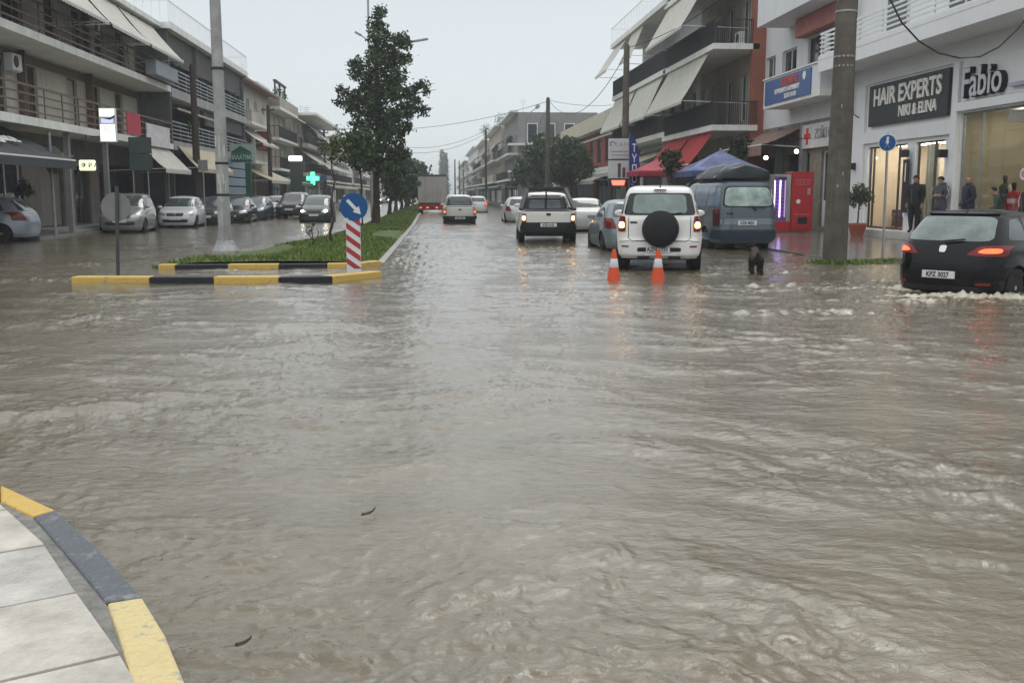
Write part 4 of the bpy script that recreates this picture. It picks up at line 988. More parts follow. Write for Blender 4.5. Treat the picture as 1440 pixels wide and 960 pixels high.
PROF = {
 'hatch': dict(L=3.95, W=1.70, H=1.47, n=5.0,
   F=[(.18,1.86),(.30,1.95),(.50,1.975),(.62,1.94),(.72,1.84),(.82,1.55),(.90,1.15),(.95,.88),(1.12,.58),(1.30,.22),(1.40,-.05),(1.45,-.40),(1.47,-.60)],
   R=[(.18,-1.88),(.30,-1.95),(.55,-1.975),(.80,-1.93),(.95,-1.86),(1.12,-1.72),(1.28,-1.56),(1.38,-1.42),(1.43,-1.15),(1.46,-.85),(1.47,-.72)],
   Wd=[(.18,.78),(.32,.83),(.60,.85),(.85,.84),(.95,.80),(1.1,.745),(1.30,.65),(1.38,.60),(1.44,.46),(1.465,.2),(1.47,.06)],
   wh=(1.22,-1.22), wr=.30),
 'mpv': dict(L=3.90, W=1.70, H=1.60, n=5.0,
   F=[(.18,1.84),(.32,1.93),(.55,1.95),(.70,1.88),(.82,1.72),(.95,1.38),(1.05,1.05),(1.22,.72),(1.42,.30),(1.53,-.05),(1.58,-.45),(1.60,-.6)],
   R=[(.18,-1.86),(.32,-1.94),(.60,-1.95),(.95,-1.90),(1.20,-1.80),(1.42,-1.66),(1.52,-1.50),(1.57,-1.15),(1.60,-.75)],
   Wd=[(.18,.78),(.32,.83),(.62,.85),(.92,.84),(1.04,.80),(1.25,.74),(1.45,.665),(1.52,.61),(1.58,.44),(1.60,.06)],
   wh=(1.22,-1.22), wr=.31),
 'sedan': dict(L=4.35, W=1.73, H=1.43, n=5.0,
   F=[(.18,2.05),(.30,2.15),(.50,2.175),(.62,2.12),(.72,1.95),(.80,1.55),(.88,1.1),(.93,.85),(1.1,.52),(1.28,.15),(1.37,-.12),(1.42,-.45),(1.43,-.6)],
   R=[(.18,-2.08),(.30,-2.15),(.55,-2.175),(.80,-2.14),(.92,-2.02),(.97,-1.70),(1.00,-1.52),(1.14,-1.30),(1.28,-1.08),(1.37,-.92),(1.41,-.80),(1.43,-.68)],
   Wd=[(.18,.79),(.32,.85),(.60,.865),(.82,.855),(.93,.80),(1.08,.74),(1.28,.655),(1.35,.60),(1.41,.42),(1.43,.06)],
   wh=(1.32,-1.28), wr=.31),
 'suv': dict(L=3.95, W=1.70, H=1.71, n=6.5,
   F=[(.28,1.80),(.42,1.93),(.62,1.96),(.80,1.93),(.95,1.80),(1.03,1.35),(1.09,.95),(1.25,.68),(1.45,.40),(1.60,.15),(1.67,-.15),(1.70,-.5),(1.71,-.6)],
   R=[(.28,-1.88),(.36,-1.96),(.62,-1.975),(.68,-1.93),(1.02,-1.91),(1.10,-1.88),(1.38,-1.80),(1.56,-1.72),(1.64,-1.62),(1.69,-1.35),(1.71,-.8)],
   Wd=[(.28,.79),(.40,.84),(.62,.85),(.85,.835),(1.02,.81),(1.10,.785),(1.38,.715),(1.58,.655),(1.65,.60),(1.70,.44),(1.71,.06)],
   wh=(1.25,-1.30), wr=.345),
 'van': dict(L=4.7, W=1.78, H=1.98, n=7.5,
   F=[(.26,2.18),(.40,2.32),(.62,2.35),(.85,2.28),(1.05,2.05),(1.18,1.78),(1.40,1.52),(1.65,1.22),(1.82,.95),(1.92,.55),(1.965,.1),(1.98,-.3)],
   R=[(.26,-2.28),(.36,-2.35),(.55,-2.36),(.70,-2.33),(1.18,-2.29),(1.50,-2.22),(1.78,-2.14),(1.88,-2.06),(1.95,-1.75),(1.98,-.9)],
   Wd=[(.26,.84),(.38,.88),(.70,.89),(1.12,.87),(1.22,.86),(1.50,.81),(1.76,.745),(1.86,.70),(1.94,.55),(1.98,.06)],
   wh=(1.42,-1.30), wr=.33),
 'pickup': dict(L=4.95, W=1.72, H=1.68, n=7.0,
   F=[(.36,2.30),(.48,2.42),(.68,2.46),(.86,2.42),(.98,2.10),(1.05,1.55),(1.09,1.30),(1.24,1.08),(1.44,.78),(1.56,.55),(1.64,.25),(1.68,-.1)],
   R=[(.36,-2.40),(.46,-2.46),(.66,-2.47),(1.02,-2.46),(1.04,-2.44),(1.07,-.66),(1.10,-.62),(1.40,-.56),(1.56,-.48),(1.64,-.35),(1.68,-.15)],
   Wd=[(.36,.78),(.46,.83),(.70,.845),(1.02,.835),(1.07,.80),(1.10,.79),(1.40,.71),(1.55,.65),(1.64,.50),(1.68,.06)],
   wh=(1.55,-1.45), wr=.35),
}
class Car:
    def __init__(s, kind, name, loc, rz, col, label, cat='car', group=None, scale=(1, 1, 1), lowres=False, trim=None):
        p = PROF[kind]; s.kind = kind; s.p = p; sxx, syy, szz = scale; s.sc = scale
        s.zF = [a[0]*szz for a in p['F']]; s.yF = [a[1]*syy for a in p['F']]; s.zR = [a[0]*szz for a in p['R']]; s.yR = [a[1]*syy for a in p['R']]
        s.zW = [a[0]*szz for a in p['Wd']]; s.xW = [a[1]*sxx for a in p['Wd']]; s.n = p['n']; s.wr = p['wr']*szz; s.wh = [v*syy for v in p['wh']]
        s.z0 = s.zF[0]; s.z1 = s.zF[-1]; s.hw = max(s.xW); s.col = col; s.low = lowres
        s.root = empty(name, loc, rz, label, cat, group); s.trim = trim or BLACKP
        s.body()
    def prof(s, z):
        z = np.asarray(z, float); yf = pchip(z, s.zF, s.yF); yr = pchip(z, s.zR, s.yR); w_ = pchip(z, s.zW, s.xW)
        return yf, np.minimum(yr, yf-.02), w_
    def pt(s, kind, a, z, off=0.0):
        """point on the body: kind side+1/-1 -> a is y; rear/front -> a is x"""
        yf, yr, w_ = [float(v) for v in s.prof(z)]; yc = (yf+yr)/2; L = (yf-yr)/2
        if kind in (1, -1):
            v = min(abs((a-yc)/L), .9999); return Vector((kind*(w_*(1-v**s.n)**(1/s.n)+off), a, z))
        v = min(abs(a/w_), .9999); q = L*(1-v**s.n)**(1/s.n)
        return Vector((a, yc+q+off, z)) if kind == 'front' else Vector((a, yc-q-off, z))
    def body(s):
        arch = s.wr*1.13; zs = []
        for zz in (s.zF, s.zR):
            yy_ = s.yF if zz is s.zF else s.yR
            for i in range(len(zz)-1):
                ln = math.hypot(zz[i+1]-zz[i], yy_[i+1]-yy_[i]); k = max(1, int(ln/(.12 if s.low else .055)))
                zs += [zz[i]+(zz[i+1]-zz[i])*j/k for j in range(k)]
        zs += list(np.arange(s.z0, s.wr*2.2, .04)); zs.append(s.z1); zs = sorted(zs); z2 = [zs[0]]
        for z in zs[1:]:
            if z-z2[-1] > .0035: z2.append(z)
        z2[-1] = s.z1; zs = np.array(z2); ns = 40 if s.low else 84; ne = 10 if s.low else 20
        vv = np.linspace(-1, 1, ns); uu = np.linspace(-1, 1, ne)
        per = [(1, v) for v in vv]+[(u, 1) for u in uu[::-1][1:-1]]+[(-1, v) for v in vv[::-1]]+[(u, -1) for u in uu[1:-1]]
        per = np.array(per); pu, pv = per[:, 0], per[:, 1]; rr = (np.abs(pu)**s.n+np.abs(pv)**s.n)**(-1/s.n); pu = pu*rr; pv = pv*rr
        yf, yr, w_ = s.prof(zs); yc = (yf+yr)/2; L = (yf-yr)/2
        X = w_[:, None]*pu[None]; Y = yc[:, None]+L[:, None]*pv[None]; Z = zs[:, None]*np.ones((1, len(pu)))
        # fender flare
        for wy in s.wh:
            d = np.hypot(Y-wy, (Z-s.wr)); fl = np.exp(-((d-arch)/.09)**2)*(np.abs(X) > .55*s.hw)*(Z < s.wr*2.6)*.018; X += np.sign(X)*fl
        nz, npn = X.shape; V = np.stack([X, Y, Z], -1).reshape(-1, 3); idx = np.arange(nz*npn).reshape(nz, npn)
        a = idx[:-1]; b_ = np.roll(idx, -1, 1)[:-1]; c = np.roll(idx, -1, 1)[1:]; d = idx[1:]
        Q = np.stack([a, b_, c, d], -1).reshape(-1, 4)
        cen = V[Q].mean(1); kill = np.zeros(len(Q), bool)
        for wy in s.wh: kill |= (np.hypot(cen[:, 1]-wy, cen[:, 2]-s.wr) < arch) & (np.abs(cen[:, 0]) > .5*s.hw)
        keep = Q[~kill]; used = np.zeros(len(V), int); kv = np.zeros(len(V), bool); kv[Q[kill].ravel()] = True; uv_ = np.zeros(len(V), bool); uv_[keep.ravel()] = True
        bd = kv & uv_
        for wy in s.wh:
            dy = V[:, 1]-wy; dz = V[:, 2]-s.wr; r_ = np.hypot(dy, dz)+1e-6; mk = bd & (r_ < arch*1.35) & (r_ > arch*.6)
            V[mk, 1] = wy+dy[mk]/r_[mk]*arch; V[mk, 2] = s.wr+dz[mk]/r_[mk]*arch
        faces = [tuple(q) for q in keep.tolist()]+[tuple(idx[-1].tolist())]
        me = bpy.data.meshes.new('body'); me.from_pydata(V.tolist(), [], faces); me.materials.append(s.col)
        me.polygons.foreach_set('use_smooth', [True]*len(me.polygons)); me.set_sharp_from_angle(angle=math.radians(38)); me.update()
        o = bpy.data.objects.new('body', me); COL.objects.link(o); o.parent = s.root; s.bodyo = o
        mb = MB(); yf0, yr0, w0 = [float(v) for v in s.prof(s.z0+.05)]
        mb.box(-w0*.72, w0*.72, yr0+.12, yf0-.12, s.z0-.03, s.z0+.42); mb.box(-w0*.93, w0*.93, s.wh[1]+s.wr*1.3, s.wh[0]-s.wr*1.3, s.z0-.01, s.z0+.15)
        mb.build('underbody', BLACKP, s.root, world=False)
        for wy in s.wh:
            for sg in (1, -1): s.wheel(sg, wy)
    def wheel(s, sg, wy):
        r = s.wr; wd = .2; xo = s.hw-.02
        prof = [(r*.62, -wd/2), (r*.9, -wd/2), (r*.98, -wd*.42), (r, -wd*.25), (r, wd*.25), (r*.98, wd*.42), (r*.9, wd/2), (r*.62, wd/2)]
        mb = MB(); mb.lathe(prof, 24 if s.low else 32, (sg*(xo-wd/2), wy, r), 'x'); w_ = mb.build('wheel', RUBBER, s.root, world=False, smooth=40)
        mb = MB(); xf = sg*(xo-.012)
        mb.lathe([(r*.66, 0), (r*.64, sg*.012), (r*.58, sg*.002), (r*.56, -sg*.04)], 24, (xf, wy, r), 'x')
        for k in range(0 if s.low else 7):
            t_ = 2*math.pi*k/7; ca, sa = math.cos(t_), math.sin(t_); w2 = r*.075
            p0 = [(-w2, r*.12), (w2, r*.12), (w2*.8, r*.60), (-w2*.8, r*.60)]
            mb.ext([(xf, wy+x_*ca-y_*sa, r+x_*sa+y_*ca) for x_, y_ in p0], (-sg*.03, 0, 0), (sg*.006, 0, 0))
        mb.lathe([(r*.16, -sg*.03), (r*.16, sg*.008), (r*.10, sg*.014)], 12, (xf, wy, r), 'x')
        mb.build('rim', CHROME, w_, world=False)
    def patch(s, name, kind, q, m, off=.006, parent=None, rnd_=9, nx=14, nz=8, skirt=.014, emb=None, label=None):
        """q: 4 corners (a,z): bottom-left, bottom-right, top-right, top-left, wrapped on the body surface"""
        V = []; F = []; q = [Vector(c) for c in q]; P_ = []
        for j in range(nz+1):
            for i in range(nx+1):
                u = 2*i/nx-1; v = 2*j/nz-1; mm = max(abs(u), abs(v)); k = mm/((abs(u)**rnd_+abs(v)**rnd_)**(1/rnd_)) if mm > 0 else 1
                u *= k; v *= k; a = (q[0]*(1-u)/2+q[1]*(1+u)/2)*(1-v)/2+(q[3]*(1-u)/2+q[2]*(1+u)/2)*(1+v)/2; P_.append(a)
        def nrm(a, z):
            e = .01; p0 = s.pt(kind, a, z); pa = s.pt(kind, a+e, z); pz = s.pt(kind, a, min(z+e, s.z1-.001)); n_ = (pa-p0).cross(pz-p0)
            if n_.length < 1e-9: n_ = Vector((0, 0, 1))
            n_.normalize(); ref = Vector((kind, 0, 0)) if kind in (1, -1) else Vector((0, 1 if kind == 'front' else -1, .3))
            return n_ if n_.dot(ref) > 0 else -n_
        for a in P_: V.append(s.pt(kind, a.x, a.y)+nrm(a.x, a.y)*off)
        for j in range(nz):
            for i in range(nx): k = j*(nx+1)+i; F.append((k, k+1, k+nx+2, k+nx+1))
        bl = [i for i in range(nx+1)]+[(j+1)*(nx+1)-1 for j in range(1, nz+1)]+[nz*(nx+1)+i for i in range(nx-1, -1, -1)]+[j*(nx+1) for j in range(nz-1, 0, -1)]
        b0 = len(V)
        for k in bl: a = P_[k]; V.append(s.pt(kind, a.x, a.y)+nrm(a.x, a.y)*(off-skirt))
        for i in range(len(bl)): F.append((bl[i], bl[(i+1) % len(bl)], b0+(i+1) % len(bl), b0+i))
        me = bpy.data.meshes.new(name); me.from_pydata(V, [], F); me.materials.append(m)
        import bmesh
        bm = bmesh.new(); bm.from_mesh(me); bmesh.ops.recalc_face_normals(bm, faces=bm.faces); bm.to_mesh(me); bm.free()
        me.polygons.foreach_set('use_smooth', [True]*len(me.polygons)); me.set_sharp_from_angle(angle=math.radians(40))
        o = bpy.data.objects.new(name, me); COL.objects.link(o); o.parent = parent or s.root
        if label: o['label'] = label
        return o
    def both(s, name, kind, q, m, **k):
        a = s.patch(name, kind, q, m, **k); b_ = s.patch(name, kind, [(-q[1][0], q[1][1]), (-q[0][0], q[0][1]), (-q[3][0], q[3][1]), (-q[2][0], q[2][1])], m, **k); return a, b_
    def sides(s, name, q, m, **k): return [s.patch(name, sg, q, m, **k) for sg in (1, -1)]
    def line(s, kind, pts, wd=.008, name='panel_gap', m=None, parent=None):
        mb = MB(); P_ = []
        for (a, z), (c, z2) in zip(pts, pts[1:]):
            for k in range(6): P_.append(s.pt(kind, a+(c-a)*k/6, z+(z2-z)*k/6, .0015))
        P_.append(s.pt(kind, pts[-1][0], pts[-1][1], .0015)); mb.tube(P_, wd/2, 4); mb.build(name, m or BLACKP, parent or s.bodyo, world=False)
    def plate(s, kind, x, z, txt, w_=.50, h=.11, off=.02, tilt=0):
        y = s.pt(kind, x, z).y; sg = 1 if kind == 'front' else -1; mb = MB(); mb.box(x-w_/2, x+w_/2, y+sg*(off-.03), y+sg*off, z-h/2, z+h/2)
        pl = mb.build('number_plate', M('plate_white', (.62, .63, .62), .4, var=.03), s.root, world=False, bevel=.004)
        if txt:
            text.world = False
            text('plate_lettering', txt, h*.95, M('plate_black', (.02, .02, .02), .5, var=0), face_frame((x+.01*sg, y+sg*(off+.002), z-.003), (0, sg, 0)), pl, .002, bold=.003, sx_=.82); text.world = True
    def lamp(s, name, kind, q, m, lit=None, litq=None, **k):
        o = s.patch(name, kind, q, m, off=.008, **k)
        if lit: s.patch('bulb', kind, litq, lit, off=.014, parent=o, rnd_=3, nx=8, nz=6)
        return o
    def mirrors(s, y, z):
        for sg in (1, -1):
            p = s.pt(sg, y, z); mb = MB()
            prof = [(0, 0), (.07, .0), (.095, .03), (.09, .09), (.05, .12), (0, .125)]
            mb.M = Matrix.Translation((p.x+sg*.10, p.y-.04, z+.04)) @ Matrix.Diagonal((1.15, 1, .72, 1))
            mb.lathe([(r_, h_) for r_, h_ in prof], 14, (0, 0, 0), 'y'); mb.M = None
            mb.bar((p.x-sg*.02, p.y, z-.01), (p.x+sg*.08, p.y, z+.01), .04); mb.build('door_mirror', s.col, s.root, world=False, smooth=50)
REDL = M('tail_lens', (.16, .012, .012), .12, var=.15, scale=12, ior=1.6); REDLIT = M('brake_lit', (.9, .05, .02), .3, var=0, emis=(1, .09, .03), estr=3.2)
AMBLIT = M('indicator_lit', (1, .55, .15), .3, var=0, emis=(1, .50, .14), estr=9); WHLIT = M('headlight_lit', (1, .93, .8), .3, var=0, emis=(1, .86, .66), estr=14)
HEADL = M('head_lens', (.42, .44, .46), .08, .5, var=.3, scale=14); GRILLE = slats('grille_slats', (.03, .03, .032), .35, 16); CHR = M('bright_trim', (.55, .55, .56), .15, .95, var=0)
REVL = M('clear_lens', (.45, .42, .40), .15, var=.15, scale=15)
def std_front(c, hood_z, lit=False, grille=True, txt='', chrome=False):
    w_ = c.hw; z = hood_z
    c.both('headlight', 'front', [(w_*.50, z-.20), (w_*.90, z-.20), (w_*.86, z-.03), (w_*.46, z-.10)], HEADL, off=.007) if not lit else None
    if lit:
        for sg in (1, -1):
            q = [(w_*.50, z-.20), (w_*.90, z-.20), (w_*.86, z-.03), (w_*.46, z-.10)]; lq = [(w_*.62, z-.175), (w_*.80, z-.175), (w_*.80, z-.07), (w_*.62, z-.07)]
            if sg < 0: q = [(-q[1][0], q[1][1]), (-q[0][0], q[0][1]), (-q[3][0], q[3][1]), (-q[2][0], q[2][1])]; lq = [(-lq[1][0], lq[1][1]), (-lq[0][0], lq[0][1]), (-lq[3][0], lq[3][1]), (-lq[2][0], lq[2][1])]
            c.lamp('headlight', 'front', q, HEADL, WHLIT, lq)
    if grille:
        g = c.patch('grille', 'front', [(-w_*.42, z-.22), (w_*.42, z-.22), (w_*.44, z-.09), (-w_*.44, z-.09)], GRILLE, off=.007)
        if chrome: c.patch('badge', 'front', [(-.06, z-.2), (.06, z-.2), (.06, z-.1), (-.06, z-.1)], CHR, off=.014, parent=g, rnd_=2)
    c.patch('lower_grille', 'front', [(-w_*.62, z-.50), (w_*.62, z-.50), (w_*.66, z-.36), (-w_*.66, z-.36)], GRILLE, off=.006)
    c.plate('front', 0, z-.33, txt, off=.02)
    c.line('front', [(-w_*.93, z-.02), (-w_*.5, z-.06), (w_*.5, z-.06), (w_*.93, z-.02)], .012)
def glasshouse(c, sidewins, screen, rear):
    for q in sidewins: c.sides('side_window', q, CARGLASS, off=.004, rnd_=12)
    if screen: c.patch('windscreen', 'front', screen, CARGLASS, off=.004, rnd_=14)
    if rear: c.patch('rear_window', 'rear', rear, CARGLASS, off=.004, rnd_=14)
def rear_basic(c, kind, lit=None, txt='', z=None):
    pass
def hatch(loc, rz, col, label, name='parked_car', lit=False, group=None, low=False, scale=(1, 1, 1), txt='', taill=False, cat='car'):
    c = Car('hatch', name, loc, rz, col, label, cat, group, scale, low); sx_, sy_, sz = scale; w_ = c.hw
    glasshouse(c, [[(-.52*sy_, .97*sz), (.70*sy_, .96*sz), (.14*sy_, 1.33*sz), (-.50*sy_, 1.36*sz)], [(-1.34*sy_, 1.0*sz), (-.60*sy_, .98*sz), (-.57*sy_, 1.36*sz), (-1.13*sy_, 1.33*sz)]],
        [(-w_*.80, .985*sz), (w_*.80, .985*sz), (w_*.66, 1.36*sz), (-w_*.66, 1.36*sz)], [(-w_*.74, 1.0*sz), (w_*.74, 1.0*sz), (w_*.62, 1.33*sz), (-w_*.62, 1.33*sz)])
    std_front(c, .80*sz, lit, txt=txt, chrome=not low)
    for sg in (1, -1):
        q = [(w_*.62, .70*sz), (w_*.93, .70*sz), (w_*.93, .97*sz), (w_*.72, .97*sz)]
        if sg < 0: q = [(-q[1][0], q[1][1]), (-q[0][0], q[0][1]), (-q[3][0], q[3][1]), (-q[2][0], q[2][1])]
        lq = [(q[0][0]*.8+q[1][0]*.2, .75*sz), (q[0][0]*.2+q[1][0]*.8, .75*sz), (q[0][0]*.2+q[1][0]*.8, .9*sz), (q[0][0]*.8+q[1][0]*.2, .9*sz)]
        c.lamp('tail_light', 'rear', q, REDL, REDLIT if taill else None, lq)
    c.mirrors(.66*sy_, .93*sz)
    if not low:
        for sg in (1, -1): c.line(sg, [(.78*sy_, .32*sz), (.80*sy_, .6*sz), (.72*sy_, .93*sz)]); c.line(sg, [(-.56*sy_, .97*sz), (-.62*sy_, .4*sz)]); c.line(sg, [(-.62*sy_, .30*sz), (.78*sy_, .30*sz)])
        for sg in (1, -1): c.patch('door_handle', sg, [(-.48*sy_, .80*sz), (-.30*sy_, .80*sz), (-.30*sy_, .835*sz), (-.48*sy_, .835*sz)], c.col, off=.025, nx=6, nz=3)
    return c
def lane(px, py, z=-.09): p = gnd(px, py, 0); return Vector((p.x, p.y, z))
PI = math.pi
# white compact SUV, seen from behind
hs = math.radians(-12.5); c = Car('suv', 'parked_car', lane(926, 382, -.03)+Vector((-math.sin(hs), math.cos(hs), 0))*1.97, hs, paint('white_suv', (.70, .69, .66)), 'white compact SUV with black spare wheel cover and amber lights on, behind the two cones')
w_ = c.hw
c.patch('rear_window', 'rear', [(-.70, 1.12), (.70, 1.12), (.60, 1.55), (-.60, 1.55)], M('dark_glass_band', (.018, .02, .022), .06, ior=1.6), off=.004, rnd_=16, nx=24)
c.patch('rear_glass', 'rear', [(-.53, 1.16), (.53, 1.16), (.49, 1.52), (-.49, 1.52)], M('painted_reflection_glass', (.20, .25, .24), .12, var=.25, scale=3, ior=1.6), off=.009, rnd_=10, nx=20)  # pale grey-green base colour stands in for the sky reflected in the glass
for q in ([(-1.68, 1.14), (-1.02, 1.12), (-1.0, 1.52), (-1.56, 1.5)], [(-.95, 1.11), (-.10, 1.10), (-.16, 1.54), (-.93, 1.53)], [(-.03, 1.10), (.78, 1.10), (.36, 1.50), (-.08, 1.54)]): c.sides('side_window', q, CARGLASS, off=.004, rnd_=12)
c.patch('windscreen', 'front', [(-.68, 1.12), (.68, 1.12), (.58, 1.56), (-.58, 1.56)], CARGLASS, off=.004)
for sg in (1, -1):
    q = [(.655, .80), (.815, .80), (.80, 1.10), (.665, 1.10)]; lq = [(.675, .87), (.785, .87), (.775, .99), (.68, .99)]
    if sg < 0: q = [(-q[1][0], q[1][1]), (-q[0][0], q[0][1]), (-q[3][0], q[3][1]), (-q[2][0], q[2][1])]; lq = [(-lq[1][0], lq[1][1]), (-lq[0][0], lq[0][1]), (-lq[3][0], lq[3][1]), (-lq[2][0], lq[2][1])]
    c.lamp('tail_light', 'rear', q, REDL, AMBLIT, lq)
    c.patch('reflector', 'rear', [(sg*.66-.07, .505), (sg*.66+.07, .505), (sg*.66+.07, .535), (sg*.66-.07, .535)], REDL, off=.006, nx=6, nz=3)
c.line('rear', [(-.60, 1.09), (-.60, .68), (-.52, .62), (.52, .62), (.60, .68), (.60, 1.09)], .012); c.line('rear', [(-.80, .60), (-.6, .63), (.6, .63), (.80, .60)], .010)
c.patch('step_bumper', 'rear', [(-.42, .42), (.42, .42), (.42, .50), (-.42, .50)], BLACKP, off=.012)
c.plate('rear', -.02, .465, 'AZN 1731', w_=.46, h=.12, off=.05)
mb = MB(); mb.bar((-.3, -1.99, .37), (.38, -1.99, .37), .05, .05); mb.build('tow_bar', CHR, c.root, world=False)
mb = MB(); mb.lathe([(0, 0), (.24, 0), (.325, -.015), (.345, -.06), (.345, -.16), (.335, -.20), (.30, -.222), (.1, -.226), (0, -.226)], 48, (.02, -1.90, .86), 'y')
sp = mb.build('spare_wheel_cover', M('spare_cover_black', (.014, .014, .015), .42, var=.2, scale=7, bump=.08, bscale=8), c.root, world=False, smooth=35)
mb = MB(); mb.tube([(.35*math.cos(a)+.02, -2.10, .86+.35*math.sin(a)) for a in np.linspace(0, 2*PI, 40)], .008, 5); mb.build('cover_rim', BLACKP, sp, world=False)
c.patch('badge', 'rear', [(-.57, .965), (-.43, .965), (-.43, 1.0), (-.57, 1.0)], BLACKP, off=.008, nx=6, nz=3)
mb = MB(); mb.tube([(-.0, -1.72, 1.655), (0, -1.66, 1.70)], .015, 6); mb.box(-.12, .12, -1.76, -1.70, 1.60, 1.625); mb.build('high_brake_light', BLACKP, c.root, world=False)
for sg in (1, -1):
    mb = MB(); mb.tube([(sg*.56, -1.3, 1.69), (sg*.57, -1.25, 1.735), (sg*.57, .0, 1.735), (sg*.56, .1, 1.69)], .016, 6); mb.build('roof_rail', IRON, c.root, world=False)
    mb = MB(); mb.box(sg*.30-.12, sg*.30+.12, -1.97, -1.92, .28, .33); mb.build('mud_flap', BLACKP, c.root, world=False)
    c.patch('lower_trim', sg, [(-1.90, .30), (1.85, .30), (1.85, .40), (-1.90, .40)], paint('white_suv', (1, 1, 1)), off=.004) if False else None
c.mirrors(.62, 1.08); std_front(c, 1.0)
mb = MB(); mb.bar((.05, -1.90, 1.12), (.42, -1.885, 1.17), .02); mb.build('rear_wiper', BLACKP, c.root, world=False)

# blue grey van with a roof load
BV = paint('blue_van', (.078, .098, .118)); DB = paint('dark_blue_van', (.055, .085, .13))
pv = lane(1050, 352); c = Car('van', 'parked_van', Vector((pv.x-.05, pv.y+2.36, -.07)), math.radians(2.5), BV, 'blue-grey van with a load on its roof, parked beside the white SUV', 'van')
c.patch('rear_window', 'rear', [(-.72, 1.22), (.72, 1.22), (.62, 1.78), (-.62, 1.78)], BLACKP, off=.004, rnd_=10, nx=22)
c.patch('rear_glass', 'rear', [(-.68, 1.25), (.68, 1.25), (.59, 1.75), (-.59, 1.75)], M('pale_green_glass', (.32, .42, .38), .10, var=.55, scale=1.8, ior=1.6), off=.009, rnd_=8, nx=22)  # outer pane has a pale green base colour with blotchy variation
for q in ([(-2.12, 1.25), (-1.3, 1.24), (-1.3, 1.76), (-2.0, 1.74)], [(-1.2, 1.24), (-.1, 1.24), (-.1, 1.77), (-1.2, 1.76)], [(.05, 1.23), (1.35, 1.22), (.92, 1.70), (.05, 1.77)]): c.sides('side_window', q, M('pale_van_glass', (.15, .20, .25), .08, var=.2, ior=1.7), off=.004, rnd_=12)
c.patch('windscreen', 'front', [(-.75, 1.22), (.75, 1.22), (.65, 1.78), (-.65, 1.78)], CARGLASS, off=.004)
for sg in (1, -1):
    c.patch('tail_light', 'rear', sorted([(sg*.78, .72), (sg*.865, .72)])+sorted([(sg*.77, 1.17), (sg*.85, 1.17)], reverse=True), M('dark_tail_lens', (.05, .012, .014), .15), off=.008)
    c.patch('tail_light_top', 'rear', sorted([(sg*.785, 1.04), (sg*.85, 1.04)])+sorted([(sg*.78, 1.16), (sg*.84, 1.16)], reverse=True), REDL, off=.013)
c.patch('tailgate_band', 'rear', [(-.76, .76), (.76, .76), (.76, .92), (-.76, .92)], paint('van_band', (.15, .195, .235)), off=.005)
c.patch('bumper', 'rear', [(-.87, .36), (.87, .36), (.87, .62), (-.87, .62)], M('dark_blue_plastic', (.025, .035, .055), .5), off=.03, nx=24)
c.plate('rear', -.05, .80, 'XZB 4825', w_=.52, h=.12, off=.03)
c.line('rear', [(-.79, 1.16), (-.79, .66), (.79, .66), (.79, 1.16)], .01); c.patch('badge', 'rear', [(-.62, 1.03), (-.42, 1.03), (-.42, 1.07), (-.62, 1.07)], BLACKP, off=.006, nx=6, nz=3)
mb = MB(); mb.bar((-.1, -2.34, 1.24), (.45, -2.33, 1.20), .02); mb.bar((.1, -2.34, 1.22), (.2, -2.35, 1.13), .03); mb.build('rear_wiper', BLACKP, c.root, world=False)
c.sides('lower_cladding', [(-2.25, .28), (2.2, .28), (2.2, .52), (-2.25, .52)], DB, off=.006); c.mirrors(1.45, 1.2); std_front(c, 1.0)
for sg in (1, -1): mb = MB(); mb.tube([(sg*.66, -1.9, 1.93), (sg*.66, -1.85, 2.0), (sg*.66, .6, 2.0), (sg*.66, .7, 1.94)], .016, 6); mb.build('roof_rail', IRON, c.root, world=False)
mb = MB(); pts = []
prof_ = [(-.85, 0), (-.80, .10), (-.45, .22), (0, .27), (.5, .23), (.80, .14), (.86, 0)]
V = []; F = []
for j, (yy_, k_) in enumerate(((-2.0, .2), (-1.9, .85), (-1.2, 1.0), (-.4, .97), (.3, .8), (.5, .2))):
    for i, (xx_, zz_) in enumerate(prof_): V.append((xx_*(.74 if j in (0, 5) else .84), yy_, 2.0+1.35*zz_*k_*(1+.10*math.sin(i*2.1+j))))
for j in range(5):
    for i in range(6): F.append((j*7+i, j*7+i+1, j*7+i+8, j*7+i+7))
    F.append((j*7+6, j*7, j*7+7, j*7+13))
F.append(tuple(range(7))); F.append(tuple(range(35, 42)))
mb.add(V, F); mb.M = None
vl = mb.build('roof_load', M('dark_tarpaulin', (.014, .02, .022), .45, var=.3, bump=.5, bscale=6), None, smooth=60); vl.location = c.root.location; vl.rotation_euler = c.root.rotation_euler
tag(vl, 'dark bundled tarpaulin load strapped on top of the blue-grey van', 'roof load')
mb = MB()
for yy_ in (-1.5, -.1): mb.tube([(-.76, yy_, 2.0), (-.40, yy_, 2.32), (0, yy_, 2.40), (.45, yy_, 2.33), (.76, yy_, 2.0)], .014, 5)
st = mb.build('strap', M('pale_strap', (.4, .42, .40), .6), vl, world=False)

# black hatchback driving through the water
BC = mat('paint_black', (.003, .003, .005), .10, var=.02, coat=0, spec=.32)
HB = gnd(1321, 398); c = Car('hatch', 'driving_car', Vector((0, 0, 0)), 0, BC, 'black hatchback with red tail lights ploughing foamy water at right', scale=(1.0, 1.0, 1.0))
hd = math.radians(-53); c.root.rotation_euler = (0, 0, hd)
